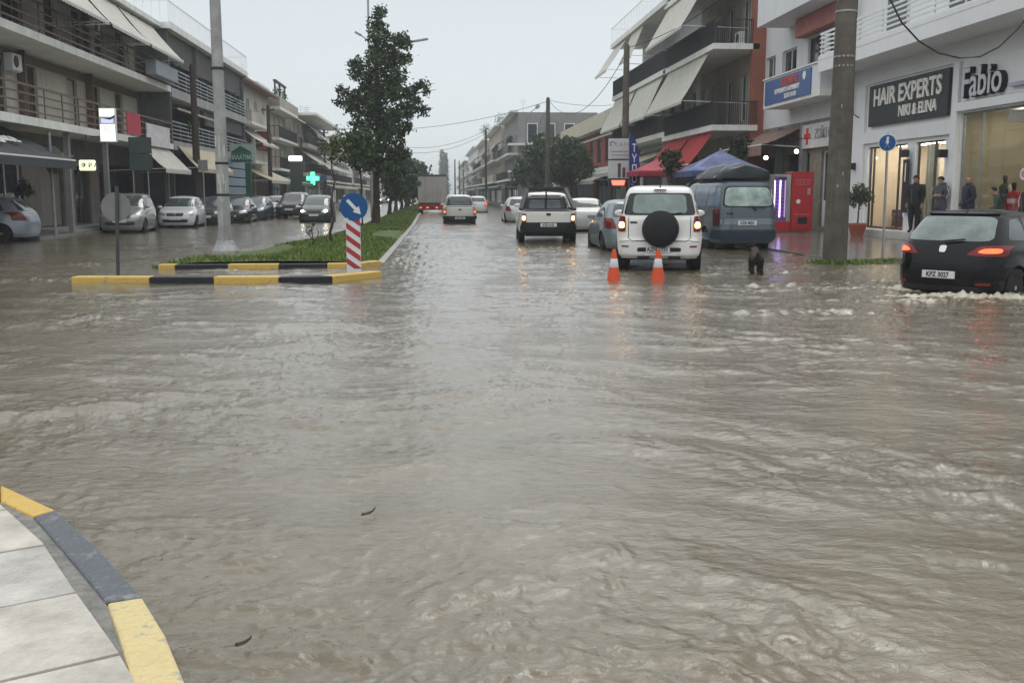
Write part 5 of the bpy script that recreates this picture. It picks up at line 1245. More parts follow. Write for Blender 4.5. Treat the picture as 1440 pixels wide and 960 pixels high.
# place so the rear centre sits under the plate
rc = gnd(1320, 413); fw = Vector((-math.sin(hd), math.cos(hd), 0)); c.root.location = Vector((rc.x, rc.y, -.20))+fw*1.95; black_root = c.root
w_ = c.hw
c.patch('rear_window', 'rear', [(-.66, 1.0), (.66, 1.0), (.56, 1.36), (-.56, 1.36)], M('pale_rear_glass', (.16, .20, .19), .12, var=.3, scale=3, ior=1.6), off=.005, rnd_=9, nx=22)  # pane has a pale grey-green base colour with mild variation
for q in ([(-1.42, 1.02), (-.86, 1.0), (-.82, 1.34), (-1.18, 1.31)], [(-.78, .99), (-.02, .97), (-.08, 1.37), (-.76, 1.35)], [(.05, .97), (.74, .96), (.20, 1.33), (.0, 1.37)]): c.sides('side_window', q, CARGLASS, off=.004, rnd_=8)
c.patch('windscreen', 'front', [(-.68, .985), (.68, .985), (.56, 1.36), (-.56, 1.36)], CARGLASS, off=.004)
for sg in (1, -1):
    q = [(.36, .80), (.80, .78), (.80, .95), (.52, .93)]; lq = [(.50, .835), (.76, .825), (.76, .90), (.58, .895)]
    if sg < 0: q = [(-q[1][0], q[1][1]), (-q[0][0], q[0][1]), (-q[3][0], q[3][1]), (-q[2][0], q[2][1])]; lq = [(-lq[1][0], lq[1][1]), (-lq[0][0], lq[0][1]), (-lq[3][0], lq[3][1]), (-lq[2][0], lq[2][1])]
    c.lamp('tail_light', 'rear', q, REDL, REDLIT, lq)
c.patch('badge', 'rear', [(-.05, .83), (.05, .83), (.055, .93), (-.055, .93)], CHR, off=.012, rnd_=4, nx=8, nz=8)
c.patch('rear_spoiler', 'rear', [(-.56, 1.38), (.56, 1.38), (.50, 1.415), (-.50, 1.415)], BC, off=.03, skirt=.05, nx=22)
c.patch('bumper', 'rear', [(-.84, .28), (.84, .28), (.84, .62), (-.84, .62)], BC, off=.022, skirt=.03, nx=24, rnd_=14)
c.patch('bumper_trim', 'rear', [(-.60, .26), (.60, .26), (.56, .34), (-.56, .34)], BLACKP, off=.03, nx=20)
c.patch('reflector', 'rear', [(.52, .36), (.68, .36), (.68, .40), (.52, .40)], REDL, off=.03, nx=6, nz=3); c.patch('reflector', 'rear', [(-.68, .36), (-.52, .36), (-.52, .40), (-.68, .40)], REDL, off=.03, nx=6, nz=3)
c.plate('rear', -.0, .50, 'KPZ 3027', off=.045, w_=.50, h=.11); c.mirrors(.66, .93); std_front(c, .80)
c.line('rear', [(-.60, .97), (-.62, .67), (.62, .67), (.60, .97)], .01)
mb = MB(); mb.bar((.0, -1.875, 1.0), (.30, -1.84, 1.03), .022); mb.build('rear_wiper', BLACKP, c.root, world=False)
mb = MB(); mb.bar((0, -1.12, 1.44), (0, -1.28, 1.60), .010); mb.build('aerial', BLACKP, c.root, world=False)
for sg in (1, -1): c.line(sg, [(.82, .32), (.84, .6), (.76, .93)]); c.line(sg, [(-.02, .96), (-.02, .32)]); c.line(sg, [(-.80, .98), (-.90, .75), (-.74, .34)])
text.world = False; text('model_lettering', 'Ibiza' if False else '', .1, CHR, Matrix(), c.root) if False else None; text.world = True

# pickups
def pickup(loc, rz, col, label, name, lit, txt, hoop=False, cap=False, sc=(1, 1, 1), low=False):
    kx = sc[0]; kz = sc[2]
    c = Car('pickup', name, loc, rz, col, label, 'pickup', None, sc, low)
    c.patch('tailgate', 'rear', [(-.66, .66), (.66, .66), (.66, 1.01), (-.66, 1.01)], col, off=.008, rnd_=14)
    c.patch('tailgate_handle', 'rear', [(-.07, .88), (.07, .88), (.07, .96), (-.07, .96)], BLACKP, off=.016, nx=6, nz=4)
    for sg in (1, -1):
        q = [(.69, .66), (.815, .66), (.815, .94), (.69, .94)]; lq = [(.71, .74), (.80, .74), (.80, .88), (.71, .88)]
        if sg < 0: q = [(-q[1][0], q[1][1]), (-q[0][0], q[0][1]), (-q[3][0], q[3][1]), (-q[2][0], q[2][1])]; lq = [(-lq[1][0], lq[1][1]), (-lq[0][0], lq[0][1]), (-lq[3][0], lq[3][1]), (-lq[2][0], lq[2][1])]
        c.lamp('tail_light', 'rear', q, REDL, lit, lq)
    c.patch('rear_bumper', 'rear', [(-.82, .37), (.82, .37), (.82, .60), (-.82, .60)], BLACKP, off=.06, skirt=.08, nx=22, rnd_=14)
    c.plate('rear', 0, .60 if hoop else .5, txt, off=.07)
    mb = MB(); mb.box(-.74, .74, -2.38, -.72, 1.045, 1.062); mb.build('bed_liner', BLACKP, c.root, world=False)
    c.patch('cab_window', 'rear', [(-.60, 1.13*kz), (.60, 1.13*kz), (.54, 1.52*kz), (-.54, 1.52*kz)], CARGLASS, off=.008, rnd_=10)
    c.sides('side_window', [(-.40, 1.13), (.95, 1.12), (.55, 1.50), (-.36, 1.54)], CARGLASS, off=.004); c.patch('windscreen', 'front', [(-.66, 1.13), (.66, 1.13), (.54, 1.54), (-.54, 1.54)], CARGLASS, off=.004)
    c.mirrors(1.05, 1.12); std_front(c, .98)
    mb = MB(); mb.box(-.7, .7, -2.3, -.8, .25, .6); mb.build('chassis', BLACKP, c.root, world=False)
    c.patch('cab_back_panel', 'rear', [(-.765*kx, 1.095*kz), (.765*kx, 1.095*kz), (.645*kx, 1.575*kz), (-.645*kx, 1.575*kz)], BLACKP, off=.002, rnd_=14, nx=24)
    if hoop:
        c.patch('lower_valance', 'rear', [(-.82, .37), (.82, .37), (.82, .68), (-.82, .68)], BLACKP, off=.03, skirt=.04, nx=22, rnd_=16)
        mb = MB()
        for sg in (1, -1): mb.bar((sg*.84, -2.0, 1.06), (sg*.60, -1.0, 1.72), .12, .08); mb.bar((sg*.76, -1.9, 1.09), (sg*.76, -.8, 1.09), .06)
        mb.bar((-.62, -1.0, 1.70), (.62, -1.0, 1.70), .09, .13); mb.bar((-.6, -.9, 1.40), (.6, -.9, 1.40), .03); mb.bar((0, -.88, 1.07), (0, -.88, 1.62), .05); mb.build('roll_bar', IRON, c.root, world=False, bevel=.01)
    return c
PW = paint('pickup_white', (.62, .60, .55))
pp = lane(778, 342, -.10); pickup(Vector((pp.x, pp.y+2.45, -.04)), math.radians(-3.5), PW, 'white pickup with a black roll bar and glowing left rear light', 'driving_pickup', AMBLIT, 'KZE 6142', True, sc=(1.1, 1, .96))
pp = lane(647, 315, -.16); pickup(Vector((pp.x, pp.y+2.45, -.20)), 0, paint('pickup_cream', (.58, .58, .54)), 'off-white pickup with red lights driving away beside the cargo truck', 'driving_pickup', REDLIT, 'AMH 2280', False)

# grey blue hatchback between the pickup and the SUV
pp = gnd(897, 354); c = hatch(Vector((pp.x, pp.y+1.95, -.10)), math.radians(-1), paint('silver_blue', (.19, .235, .26), .3, .05, .3), 'blue-grey small hatchback parked between the white pickup and the white SUV', group=None, txt='')
pp = gnd(818, 326); c = Car('sedan', 'parked_car', Vector((pp.x+.3, pp.y+2.1, -.08)), 0, paint('silver', (.42, .43, .42), .3, .05, .3), 'silver saloon parked ahead of the blue-grey hatchback, mostly hidden by the roll bar pickup')
glasshouse(c, [[(-.42, .95), (.68, .95), (.12, 1.30), (-.40, 1.33)], [(-1.25, .98), (-.5, .96), (-.48, 1.33), (-.95, 1.30)]], [(-.70, .95), (.70, .95), (.56, 1.33), (-.56, 1.33)], [(-.70, 1.02), (.70, 1.02), (.56, 1.33), (-.56, 1.33)])
c.both('tail_light', 'rear', [(.58, .70), (.83, .70), (.83, .86), (.58, .86)], REDL, off=.007); c.plate('rear', 0, .76, '', off=.02); std_front(c, .76); c.mirrors(.6, .9)
pp = gnd(733, 313); c = hatch(Vector((pp.x, pp.y+1.95, -.10)), 0, paint('silver_far', (.46, .48, .48), .3, .05, .3), 'silver hatchback standing ahead and left of the roll bar pickup', low=True)
pp = gnd(672, 299); c = hatch(Vector((pp.x, pp.y+1.95, -.12)), 0, paint('white_far', (.62, .64, .64)), 'small white hatchback with red brake lights just right of the off-white pickup', 'driving_car', low=True, taill=True)
pp = gnd(757, 306); c = hatch(Vector((pp.x, pp.y+1.95, -.10)), 0, paint('white_far2', (.60, .62, .63)), 'white hatchback far ahead, its roof showing above the cab of the roll bar pickup', low=True)

# cargo truck, seen from behind
pp = gnd(608, 300); T_ = empty('cargo_truck', (pp.x, pp.y, -.1), 0, 'cargo truck with a tall grey box body driving away next to the median', 'truck')
bx_ = M('truck_box_grey', (.36, .34, .31), .6, var=.12, scale=.8, streak=.5)
mb = MB(); mb.box(-1.24, 1.24, 0.0, 6.4, 1.15, 3.85); tb = mb.build('cargo_box', bx_, T_, world=False, bevel=.03)
mb = MB(); mb.box(-1.26, 1.26, -.02, 6.42, 3.70, 3.90); mb.build('roof_band', M('dark_blue_band', (.05, .06, .10), .5), T_, world=False, bevel=.02)
for x_ in (-.6, 0.02, .62): mb = MB(); mb.box(x_-.015, x_+.015, -.02, -.002, 1.2, 3.68); mb.build('door_rib', STEEL, tb, world=False)
mb = MB(); mb.box(-1.15, 1.15, .1, 8.2, .75, 1.14); mb.build('chassis', IRON, T_, world=False)
mb = MB(); mb.box(-1.18, 1.18, -.05, .03, .45, 1.05); rb = mb.build('rear_guard', M('red_guard', (.16, .03, .025), .5, var=.2), T_, world=False)
for x_ in (-1.0, -.42, .40, 1.0): mb = MB(); mb.box(x_-.09, x_+.09, -.09, -.05, .64, .73); mb.build('tail_light', REDLIT, T_, world=False, bevel=.01)
mb = MB(); mb.box(-1.2, 1.2, 6.6, 8.5, .7, 2.9); cb = mb.build('cab', PW, T_, world=False, bevel=.12)
mb = MB(); mb.box(-1.05, 1.05, 8.46, 8.52, 1.7, 2.6); mb.build('windscreen', CARGLASS, T_, world=False)
for y_ in (1.6, 7.5):
    for sg in (1, -1): mb = MB(); mb.lathe([(.2, -.14), (.48, -.14), (.5, -.1), (.5, .1), (.48, .14), (.2, .14)], 24, (sg*1.02, y_, .5), 'x'); mb.build('wheel', RUBBER, T_, world=False)

T_.scale = (.9, .9, .80)
# left side: parked row seen from the front, plus the turning car
pp = gnd(12, 341); c = hatch(Vector((pp.x-1.45, pp.y+.9, -.03)), math.radians(90), paint('silver_blue2', (.27, .31, .36), .3, .05, .3), 'silver-blue hatchback seen from its side, cut off by the left edge of the picture', scale=(1, 1, 1))
def parked(px, py, kind, col, label, rz=180, lit=False, low=True, z=-.05, scale=(1, 1, 1), name='parked_car', chrome=False):
    p = gnd(px, py); 
    if kind == 'hatch': return hatch(Vector((p.x, p.y+1.95*scale[1], z)), math.radians(rz), col, label, name, lit, None, low, scale)
    c = Car(kind, name, Vector((p.x, p.y+2.05*scale[1], z)), math.radians(rz), col, label, 'car', None, scale, low); w_ = c.hw; sy_, sz = scale[1], scale[2]
    if kind == 'mpv':
        glasshouse(c, [[(-.42*sy_, 1.06*sz), (.80*sy_, 1.04*sz), (.28*sy_, 1.44*sz), (-.40*sy_, 1.47*sz)], [(-1.50*sy_, 1.08*sz), (-.50*sy_, 1.06*sz), (-.48*sy_, 1.47*sz), (-1.38*sy_, 1.44*sz)]],
          [(-w_*.80, 1.10*sz), (w_*.80, 1.10*sz), (w_*.66, 1.49*sz), (-w_*.66, 1.49*sz)], [(-w_*.74, 1.1*sz), (w_*.74, 1.1*sz), (w_*.62, 1.44*sz), (-w_*.62, 1.44*sz)]); hz = .86*sz; c.mirrors(.8*sy_, 1.03*sz)
    elif kind == 'suv':
        glasshouse(c, [[(-.35*sy_, 1.12*sz), (.78*sy_, 1.10*sz), (.36*sy_, 1.5*sz), (-.33*sy_, 1.54*sz)], [(-1.60*sy_, 1.14*sz), (-.45*sy_, 1.12*sz), (-.43*sy_, 1.54*sz), (-1.5*sy_, 1.5*sz)]],
          [(-w_*.80, 1.13*sz), (w_*.80, 1.13*sz), (w_*.68, 1.57*sz), (-w_*.68, 1.57*sz)], [(-w_*.8, 1.14*sz), (w_*.8, 1.14*sz), (w_*.7, 1.54*sz), (-w_*.7, 1.54*sz)]); hz = .98*sz; c.mirrors(.62*sy_, 1.08*sz)
    else:
        glasshouse(c, [[(-.42*sy_, .95*sz), (.68*sy_, .95*sz), (.12*sy_, 1.30*sz), (-.40*sy_, 1.33*sz)], [(-1.25*sy_, .98*sz), (-.5*sy_, .96*sz), (-.48*sy_, 1.33*sz), (-.95*sy_, 1.30*sz)]],
          [(-w_*.8, .96*sz), (w_*.8, .96*sz), (w_*.66, 1.33*sz), (-w_*.66, 1.33*sz)], [(-w_*.8, 1.02*sz), (w_*.8, 1.02*sz), (w_*.64, 1.33*sz), (-w_*.64, 1.33*sz)]); hz = .76*sz; c.mirrors(.6*sy_, .9*sz)
    std_front(c, hz, lit, chrome=chrome); return c
parked(160, 328.5, 'mpv', paint('silver2', (.27, .275, .265), .25, .05, .3), 'silver small people carrier parked nearest in the left row, behind the round sign', 186, low=False, chrome=True, z=-.06)
parked(242, 321, 'hatch', paint('white3', (.62, .65, .66)), 'white hatchback parked second in the left row', 184, low=False, z=-.05)
parked(287, 317, 'hatch', paint('charcoal', (.05, .055, .06)), 'dark grey hatchback parked third in the left row, left of the concrete lamp post', 183)
parked(324, 314, 'sedan', paint('black2', (.02, .02, .025)), 'black saloon parked fourth in the left row, half hidden by the concrete lamp post', 182)
parked(352, 310, 'hatch', paint('dark_blue', (.035, .045, .075)), 'dark blue hatchback parked fifth in the left row, right of the concrete lamp post', 180)
parked(383, 306, 'hatch', paint('white4', (.6, .62, .62)), 'white hatchback wedged between two dark cars, sixth in the left row', 180)
parked(407, 308, 'suv', paint('black3', (.02, .022, .028)), 'black off-roader with a pale roof parked beyond the white sixth car', 179, scale=(1.05, 1.1, .98))
parked(441, 313, 'mpv', paint('dark_green', (.03, .05, .045)), 'dark green car with headlights on driving towards the camera left of the median', 180, True, z=-.14, name='driving_car', low=False)
parked(489, 297, 'hatch', paint('pale_far', (.5, .53, .54)), 'pale hatchback seen far beyond between the sapling and the blue arrow sign', 180, name='driving_car')
parked(541, 287, 'hatch', paint('grey_far', (.2, .21, .22)), 'far grey hatchback with headlights on, seen left of the median tree trunks', 180, True, name='driving_car')
parked(556, 284.5, 'suv', paint('grey_far2', (.12, .12, .13)), 'farthest dark off-roader with headlights on, glimpsed between median tree trunks', 180, True, name='driving_car')

# ------------------------------------------------------------------ trees
BARK = M('bark', (.055, .042, .032), .85, var=.3, scale=8, bump=.6, bscale=25, stretch=(1, 1, .25))
def crown_mesh(name, blobs, leaf, dens, mats, parent, seed, gap=.5, loose=.25):
    r = random.Random(seed); V = []; F = []; mi = []
    for (c, rx, rz_) in blobs:
        n = int(dens*rx*rx*4)
        for i in range(n):
            # small twig clusters inside the blob, so gaps stay between clusters
            d = Vector((r.gauss(0, 1), r.gauss(0, 1), r.gauss(0, 1))).normalized(); q = r.uniform(.25, 1.08)**(.7)
            cc = Vector(c)+Vector((d.x*rx*q, d.y*rx*q, d.z*rz_*q)); m = r.randrange(len(mats))
            cs = leaf*r.uniform(.8, 2.2)
            for k in range(7):
                o = Vector((r.gauss(0, 1), r.gauss(0, 1), r.gauss(0, .8)))*cs*.62
                leafq(V, F, cc+o, leaf, r); mi.append(m if r.random() < .8 else r.randrange(len(mats)))
    off = parent.location; me = bpy.data.meshes.new(name)
    me.from_pydata([(v[0]-off.x, v[1]-off.y, v[2]-off.z) for v in V], [], F)
    for m in mats: me.materials.append(m)
    me.polygons.foreach_set('material_index', mi)
    o = bpy.data.objects.new(name, me); COL.objects.link(o); o.parent = parent; return o
def tree(label, base, blobs, trunk_top, tr, leaf=.10, dens=18, mats=None, seed=1, cat='tree', group=None, limbs=True, name='tree', lean=0, tb=None):
    t_ = empty(name, base, 0, label, cat, group); r = random.Random(seed+50); mb = MB(); base = Vector(base); top = Vector(trunk_top)
    n = 8; pts = [base+(top-base)*(i/n)+Vector((r.gauss(0, 1), r.gauss(0, 1), 0))*.04*(0 < i < n)-Vector((0, 0, .1 if i == 0 else 0)) for i in range(n+1)]
    mb.tube(pts, [tr*(1.35 if i == 0 else 1-.75*i/n) for i in range(n+1)], 9)
    if limbs:
        for (c, rx, rz_) in blobs:
            c = Vector(c); zz_ = max(base.z+(top.z-base.z)*.25, c.z-rx*1.6-.3*(c-top).length*0); f_ = min(.98, max(.15, (zz_-base.z)/max(.1, (top.z-base.z)))); s_ = base+(top-base)*f_
            mid = (s_+c)/2+Vector((0, 0, -.12*rx)); mb.tube([s_, mid, c, c+(c-mid)*.4], [tr*.32*(1-.5*f_), tr*.22, tr*.12, tr*.04], 5)
    mb.build('trunk', BARK, t_, smooth=60); crown_mesh('crown', blobs, leaf, dens, mats or [LEAFD, LEAFD, LEAFM], t_, seed)
    return t_
def pxblob(lst, Y, dep=1.0):
    o = []; r = random.Random(len(lst))
    for (px, py, rr) in lst: p = at(px, py, Y); k = rr/F_*Y; o.append((Vector((p.x, Y+r.uniform(-1, 1)*dep, p.z)), k, k))
    return o
TREEM = [LEAFD, LEAFM, LEAFD]
Y0 = 44.5; bs = gnd(528, 318, .08); top = at(531, 25, Y0)
main = [(532, 8, 6), (536, 18, 8), (529, 32, 11), (540, 42, 10), (528, 54, 11), (543, 58, 10), (526, 72, 13), (545, 72, 13), (563, 60, 11), (572, 66, 9), (530, 92, 17), (555, 84, 16), (570, 82, 9),
  (505, 95, 11), (497, 88, 8), (500, 104, 10), (521, 112, 16), (548, 112, 17), (562, 108, 11), (512, 130, 16), (534, 134, 18), (557, 134, 16), (492, 135, 9), (482, 130, 7), (476, 142, 7), (490, 150, 9), (500, 146, 11),
  (578, 132, 10), (590, 122, 8), (598, 118, 6), (600, 130, 6), (583, 148, 11), (596, 156, 8), (570, 158, 13), (512, 158, 17), (536, 162, 19), (558, 170, 17), (508, 182, 15), (528, 190, 20), (552, 195, 19), (572, 182, 10), (514, 208, 16), (538, 218, 18), (560, 220, 15), (524, 232, 11), (548, 236, 10)]
tree('tall spiky dark tree with upswept side boughs, largest on the grass median', bs, pxblob(main, Y0, .9), top, .17, .080, 78, TREEM, 1, limbs=True)
def med_tree(px_b, py_b, blobs, label, seed, tr=.12, leaf=.10, dens=20, mats=None, dz=.08):
    b_ = gnd(px_b, py_b, dz); Y = b_.y; pb = pxblob(blobs, Y, .6); tp = pb[0][0]
    return tree(label, b_, pb, Vector((b_.x+(tp.x-b_.x)*.7, b_.y, tp.z)), tr, leaf, dens, mats or TREEM, seed)
med_tree(509, 322, [(505, 205, 14), (495, 200, 14), (512, 195, 14), (488, 215, 12), (508, 222, 16), (520, 214, 14), (498, 228, 11), (478, 206, 9), (518, 232, 10)], 'low dark tree just left of the tall spiky tree, thin trunk behind the arrow sign', 2, .07, .09, 62)
med_tree(467, 345, [(468, 200, 9), (478, 190, 9), (459, 210, 8), (474, 212, 10), (487, 203, 8), (464, 222, 7), (480, 222, 8), (490, 215, 6), (474, 178, 4)], 'slender young tree with sparse light leaves and a dark straight stem on the median', 3, .045, .06, 50, [LEAFM, LEAFL, LEAFM])
spec = [(547, 304, 560, 212, 'second tree behind the tall spiky one on the median'), (556, 300, 566, 205, 'third tree of the median row, close behind the tall one'), (564, 297, 572, 222, 'fourth tree of the median row, mid distance'),
        (570, 294, 576, 228, 'fifth tree of the median row, dark and narrow'), (575, 292, 579, 234, 'sixth tree of the median row, darker against the truck'), (580, 289, 583, 226, 'last tree of the median row, tip left of the cargo truck')]
for i, (a, c_, tx, ty, lb) in enumerate(spec):
    bl = []; r = random.Random(i); hgt = (c_-ty)
    for k in range(11):
        q = k/10; yy_ = ty+6+(hgt*.62-6)*q; wdt = (4+13*math.sin(min(1, q*1.15)*2.6))*(1-.06*i)
        bl.append((tx+r.uniform(-1, 1)*wdt*.75, yy_, wdt*.72+3)); 
        if k > 3: bl.append((tx-r.uniform(.5, 1)*wdt*1.2, yy_+4, wdt*.6+2))
    med_tree(a, c_, bl, lb, 10+i, .14, .16+.02*i, 15, [LEAFD, LEAFD, LEAFM])
# small leafless shrub in front
b_ = gnd(440, 353, .05); sh = empty('shrub', b_, 0, 'tiny bushy shrub with bare side twigs standing nearest on the grass', 'shrub')
mb = MB(); k = b_.y/F_
def o_(px, py): return at(px, py, b_.y)
mb.tube([o_(440, 353), o_(441, 340), o_(438, 325), o_(439, 312)], [.03, .02, .013, .006], 6)
for pts in ([(441, 342), (446, 335), (452, 330), (450, 320)], [(441, 338), (434, 330), (430, 322)], [(446, 335), (448, 327), (445, 320)], [(440, 348), (447, 343), (455, 338)]): mb.tube([o_(*p) for p in pts], [.014, .011, .008, .004], 5)
mb.build('stem', BARK, sh); crown_mesh('leaves', pxblob([(437, 322, 5), (440, 316, 4), (434, 330, 3.5), (440, 349, 5), (437, 344, 4)], b_.y, .05), .035, 120, [LEAFM, LEAFD], sh, 5)
# clipped round trees on the right
def rt(label, px_b, Y, blobs, seed, tr=.2, leaf=.13, dens=16, zb=.05):
    p = at(px_b, 273, Y); base = Vector((p.x, Y, zb)); pb = pxblob(blobs, Y, 1.2)
    return tree(label, base, pb, pb[0][0], tr, leaf, dens, [LEAFD, LEAFD, LEAFM], seed)
rt('broad dark round tree left of the wooden pole on the right pavement', 762, 92, [(760, 222, 22), (745, 232, 20), (735, 246, 16), (765, 205, 18), (782, 215, 20), (750, 214, 14), (770, 240, 20), (752, 252, 14), (785, 240, 18)], 31, .22, .17, 22)
rt('dark round clipped tree just right of the wooden pole', 815, 84, [(800, 225, 22), (790, 210, 18), (812, 222, 18), (800, 243, 20), (818, 240, 14), (785, 246, 16), (828, 236, 10), (778, 232, 14), (806, 206, 12)], 32, .22, .16, 24)
for (pxx, pyc, Y, rr, label, sd) in ((944, 226, 41, 19, 'small clipped dark tree on a thick stem between the red and blue umbrellas', 41), (1040, 208, 43.5, 20, 'small shaggy dark tree standing behind the blue umbrella', 42)):
    p = at(pxx, 273, Y); bl = pxblob([(pxx, pyc, rr*.75), (pxx-6, pyc-8, rr*.5), (pxx+7, pyc-6, rr*.5), (pxx-8, pyc+6, rr*.5), (pxx+8, pyc+7, rr*.45), (pxx, pyc+12, rr*.45)], Y, .2)
    tree(label, (p.x, Y, .05), bl, bl[0][0], .13, .07, 80, [M('leaf_brown', (.035, .032, .022), .7, var=.3), LEAFD], sd)
# far cypresses
for i, (pxx, ty) in enumerate(((622, 216), (627, 219))):
    Y = 380; p = at(pxx, 273, Y); zt = at(pxx, ty, Y).z
    bl = [(Vector((p.x, Y, 2+(zt-2)*q)), 1.1*(1-.5*q), 1.6) for q in np.linspace(0, 1, 9)]
    tree(['left', 'right'][i]+' one of two slim far cypresses above the truck', (p.x, Y, 0), bl, bl[-1][0], .3, .4, 10, [LEAFD], 60+i, limbs=False)

# ------------------------------------------------------------------ poles and wires
CONC = M('weathered_concrete', (.33, .335, .325), .75, var=.25, scale=2.5, bump=.4, bscale=18, streak=.6)
CONCD = M('dark_concrete', (.10, .088, .072), .8, var=.3, scale=3, bump=.5, bscale=16, streak=.5)
WOOD = M('creosoted_wood', (.045, .036, .03), .8, var=.3, scale=2, bump=.4, bscale=12, stretch=(4, 4, .3))
b_ = gnd(317, 352, .06); lp = empty('street_lamp', b_, 0, 'thick pale concrete lamp post with dark bands, rising from the left end of the grass', 'street lamp')
mb = MB(); mb.lathe([(.20, -.1), (.175, .35), (.16, .5), (.15, 2.5), (.14, 5), (.115, 10.2)], 20, b_); mb.build('post', CONC, lp, smooth=50)
mb = MB(); mb.lathe([(.36, -.1), (.36, .0), (.26, .14), (.22, .24), (.17, .26)], 10, b_); mb.build('footing', CONC, lp)
for z_ in (1.45, 2.25, 4.6, 7.2): mb = MB(); mb.lathe([(.162, 0), (.165, .01), (.165, .05), (.162, .06)], 20, (b_.x, b_.y, z_)); mb.build('band', IRON, lp)
mb = MB(); mb.tube([(b_.x, b_.y, 10.1), (b_.x-.5, b_.y, 10.8), (b_.x-1.8, b_.y, 11.1)], .05, 8); mb.build('arm', STEEL, lp); mb = MB(); mb.box(b_.x-2.5, b_.x-1.75, b_.y-.15, b_.y+.15, 11.05, 11.2); mb.build('lantern', STEEL, lp, bevel=.04)
r = random.Random(5)
for i in range(5):
    a = r.uniform(-2.6, -.5); z_ = r.uniform(1.4, 2.8); mb = MB(); rr = .163
    mb.add([(b_.x+rr*math.cos(a+da), b_.y+rr*math.sin(a+da), z_+dz+r.uniform(-.02, .02)) for da, dz in ((-.5, 0), (.5, 0), (.5, .28), (-.5, .28))], [(0, 1, 2, 3)]); mb.build('torn_poster', M('old_paper', (.5, .5, .47), .8), lp)
def pole(label, px, Y, ytop, rad, m, arms=0, name='utility_pole', zb=.05, cat='utility pole', top=None):
    p = at(px, 273, Y); zt = at(px, ytop, Y).z if top is None else top; o = empty(name, (p.x, Y, zb), 0, label, cat)
    mb = MB(); mb.lathe([(rad*1.15, -.1), (rad*1.1, 1), (rad*.78, zt-.15-zb), (rad*.5, zt-zb)], 14, (p.x, Y, zb)); mb.build('shaft', m, o, smooth=50)
    for k in range(arms):
        mb = MB(); z_ = zt-.4-.5*k; mb.box(p.x-.5, p.x+.5, Y-.05, Y+.05, z_, z_+.09)
        cr_ = mb.build('crossarm', m, o)
        for dx in (-.42, 0, .42): mb = MB(); mb.lathe([(.03, 0), (.05, .04), (.04, .09), (.055, .12), (.02, .16)], 8, (p.x+dx, Y, z_+.09)); mb.build('insulator', M('insulator_glaze', (.25, .2, .16), .3), cr_)
    return Vector((p.x, Y, zt))
w1 = pole('dark wooden utility pole beside the concrete lamp post', 278.5, 53.5, 90, .19, WOOD, 0)
w2 = pole('dark wooden utility pole in front of the cream awning block', 381, 77, 148, .16, WOOD, 1)
w3 = pole('thin wooden utility pole left of the young median tree', 458, 115, 182, .15, WOOD, 1)
w8 = pole('thin wooden utility pole between the green cross and the awning block', 425.5, 96, 193, .13, WOOD, 0)
w4 = pole('wooden utility pole rising in front of the round trees at right', 770, 81, 137, .20, M('grey_wood', (.075, .068, .06), .8, var=.3), 0)
w5 = pole('thin black utility pole left of the roof plant block', 683.5, 114, 181, .13, WOOD, 0)
w6 = pole('round-topped dark grey utility pole behind the shop totem sign', 878, 52, 62, .19, CONCD, 0)
w7 = pole('big dark concrete utility pole standing by the weeds at right', 1178, 21.9, -30, .235, CONCD, 1, top=8.9)
b_ = at(1178, 273, 21.9); mb = MB(); mb.lathe([(.34, -.1), (.34, -.02), (.26, .03)], 12, (b_.x, b_.y, .08))
for i, (pxx, yt, Y) in enumerate(((640, 224, 190), (646, 226, 210), (652, 229, 235), (658, 236, 260), (728, 226, 128))):
    pole(['far slim pole left of the far row of four', 'second far slim pole beside the truck', 'third far slim pole beside the truck', 'fourth far slim pole nearest the cream block', 'slim dark pole in front of the grey terrace block'][i], pxx, Y, yt, .14, WOOD, 0)
# cables strapped to the big pole
mb = MB(); mb.tube([(b_.x+.24, b_.y-.05, .1), (b_.x+.23, b_.y-.06, 3), (b_.x+.21, b_.y-.04, 5.2), (b_.x+.19, b_.y-.02, 8.6)], .018, 6); big = [o for o in COL.objects if o.get('label', '').startswith('big dark concrete')][0]
mb.build('cable', IRON, big)
for z_ in (3.8, 4.25, 4.45, 5.4, 2.6): mb = MB(); mb.lathe([(.222, 0), (.226, .01), (.226, .035), (.222, .045)], 16, (b_.x, b_.y, z_)); mb.build('band', STEEL, big)
r = random.Random(9)
for i in range(9):
    a = r.uniform(-2.9, -.9); z_ = r.uniform(.5, 3.6); s_ = r.uniform(.02, .05); rr = .262-.009*z_; mb = MB()
    mb.add([(b_.x+rr*math.cos(a+da), b_.y+rr*math.sin(a+da), z_+dz) for da, dz in ((-s_*3, 0), (s_*3, 0), (s_*3, s_*2), (-s_*3, s_*2))], [(0, 1, 2, 3)]); mb.build('sticker', M('pale_sticker', (.45, .46, .40), .7), big)
def wire(a, c, sag, rad=.012, label=None):
    a = Vector(a); c = Vector(c); n = 24; pts = [a+(c-a)*(i/n)-Vector((0, 0, 4*sag*(i/n)*(1-i/n))) for i in range(n+1)]
    mb = MB(); mb.tube(pts, rad, 5); o = mb.build('overhead_wire', IRON); return tag(o, label, 'wire')
up = Vector((0, 0, 1))
lampp = at(523, 150, 60)
wire(w4-up*.3, at(470, 180, 88), .9, .018, 'overhead wire running left from the wooden pole by the round trees to the tall tree')
wire(w4-up*.15, w6-up*.4, 2.0, .018, 'overhead wire sagging between the wooden pole and the round-topped pole')
wire(w4-up*.2, at(860, 148, 75), .2, .015, 'nearly level wire from the wooden pole towards the white balconied block')
wire(w4-up*.6, at(752, 188, 95), .1, .015, 'short steep wire from the wooden pole down to the terrace block')
wire(w5-up*.2, at(560, 206, 112), .8, .02, 'upper thin wire left of the thin black pole')
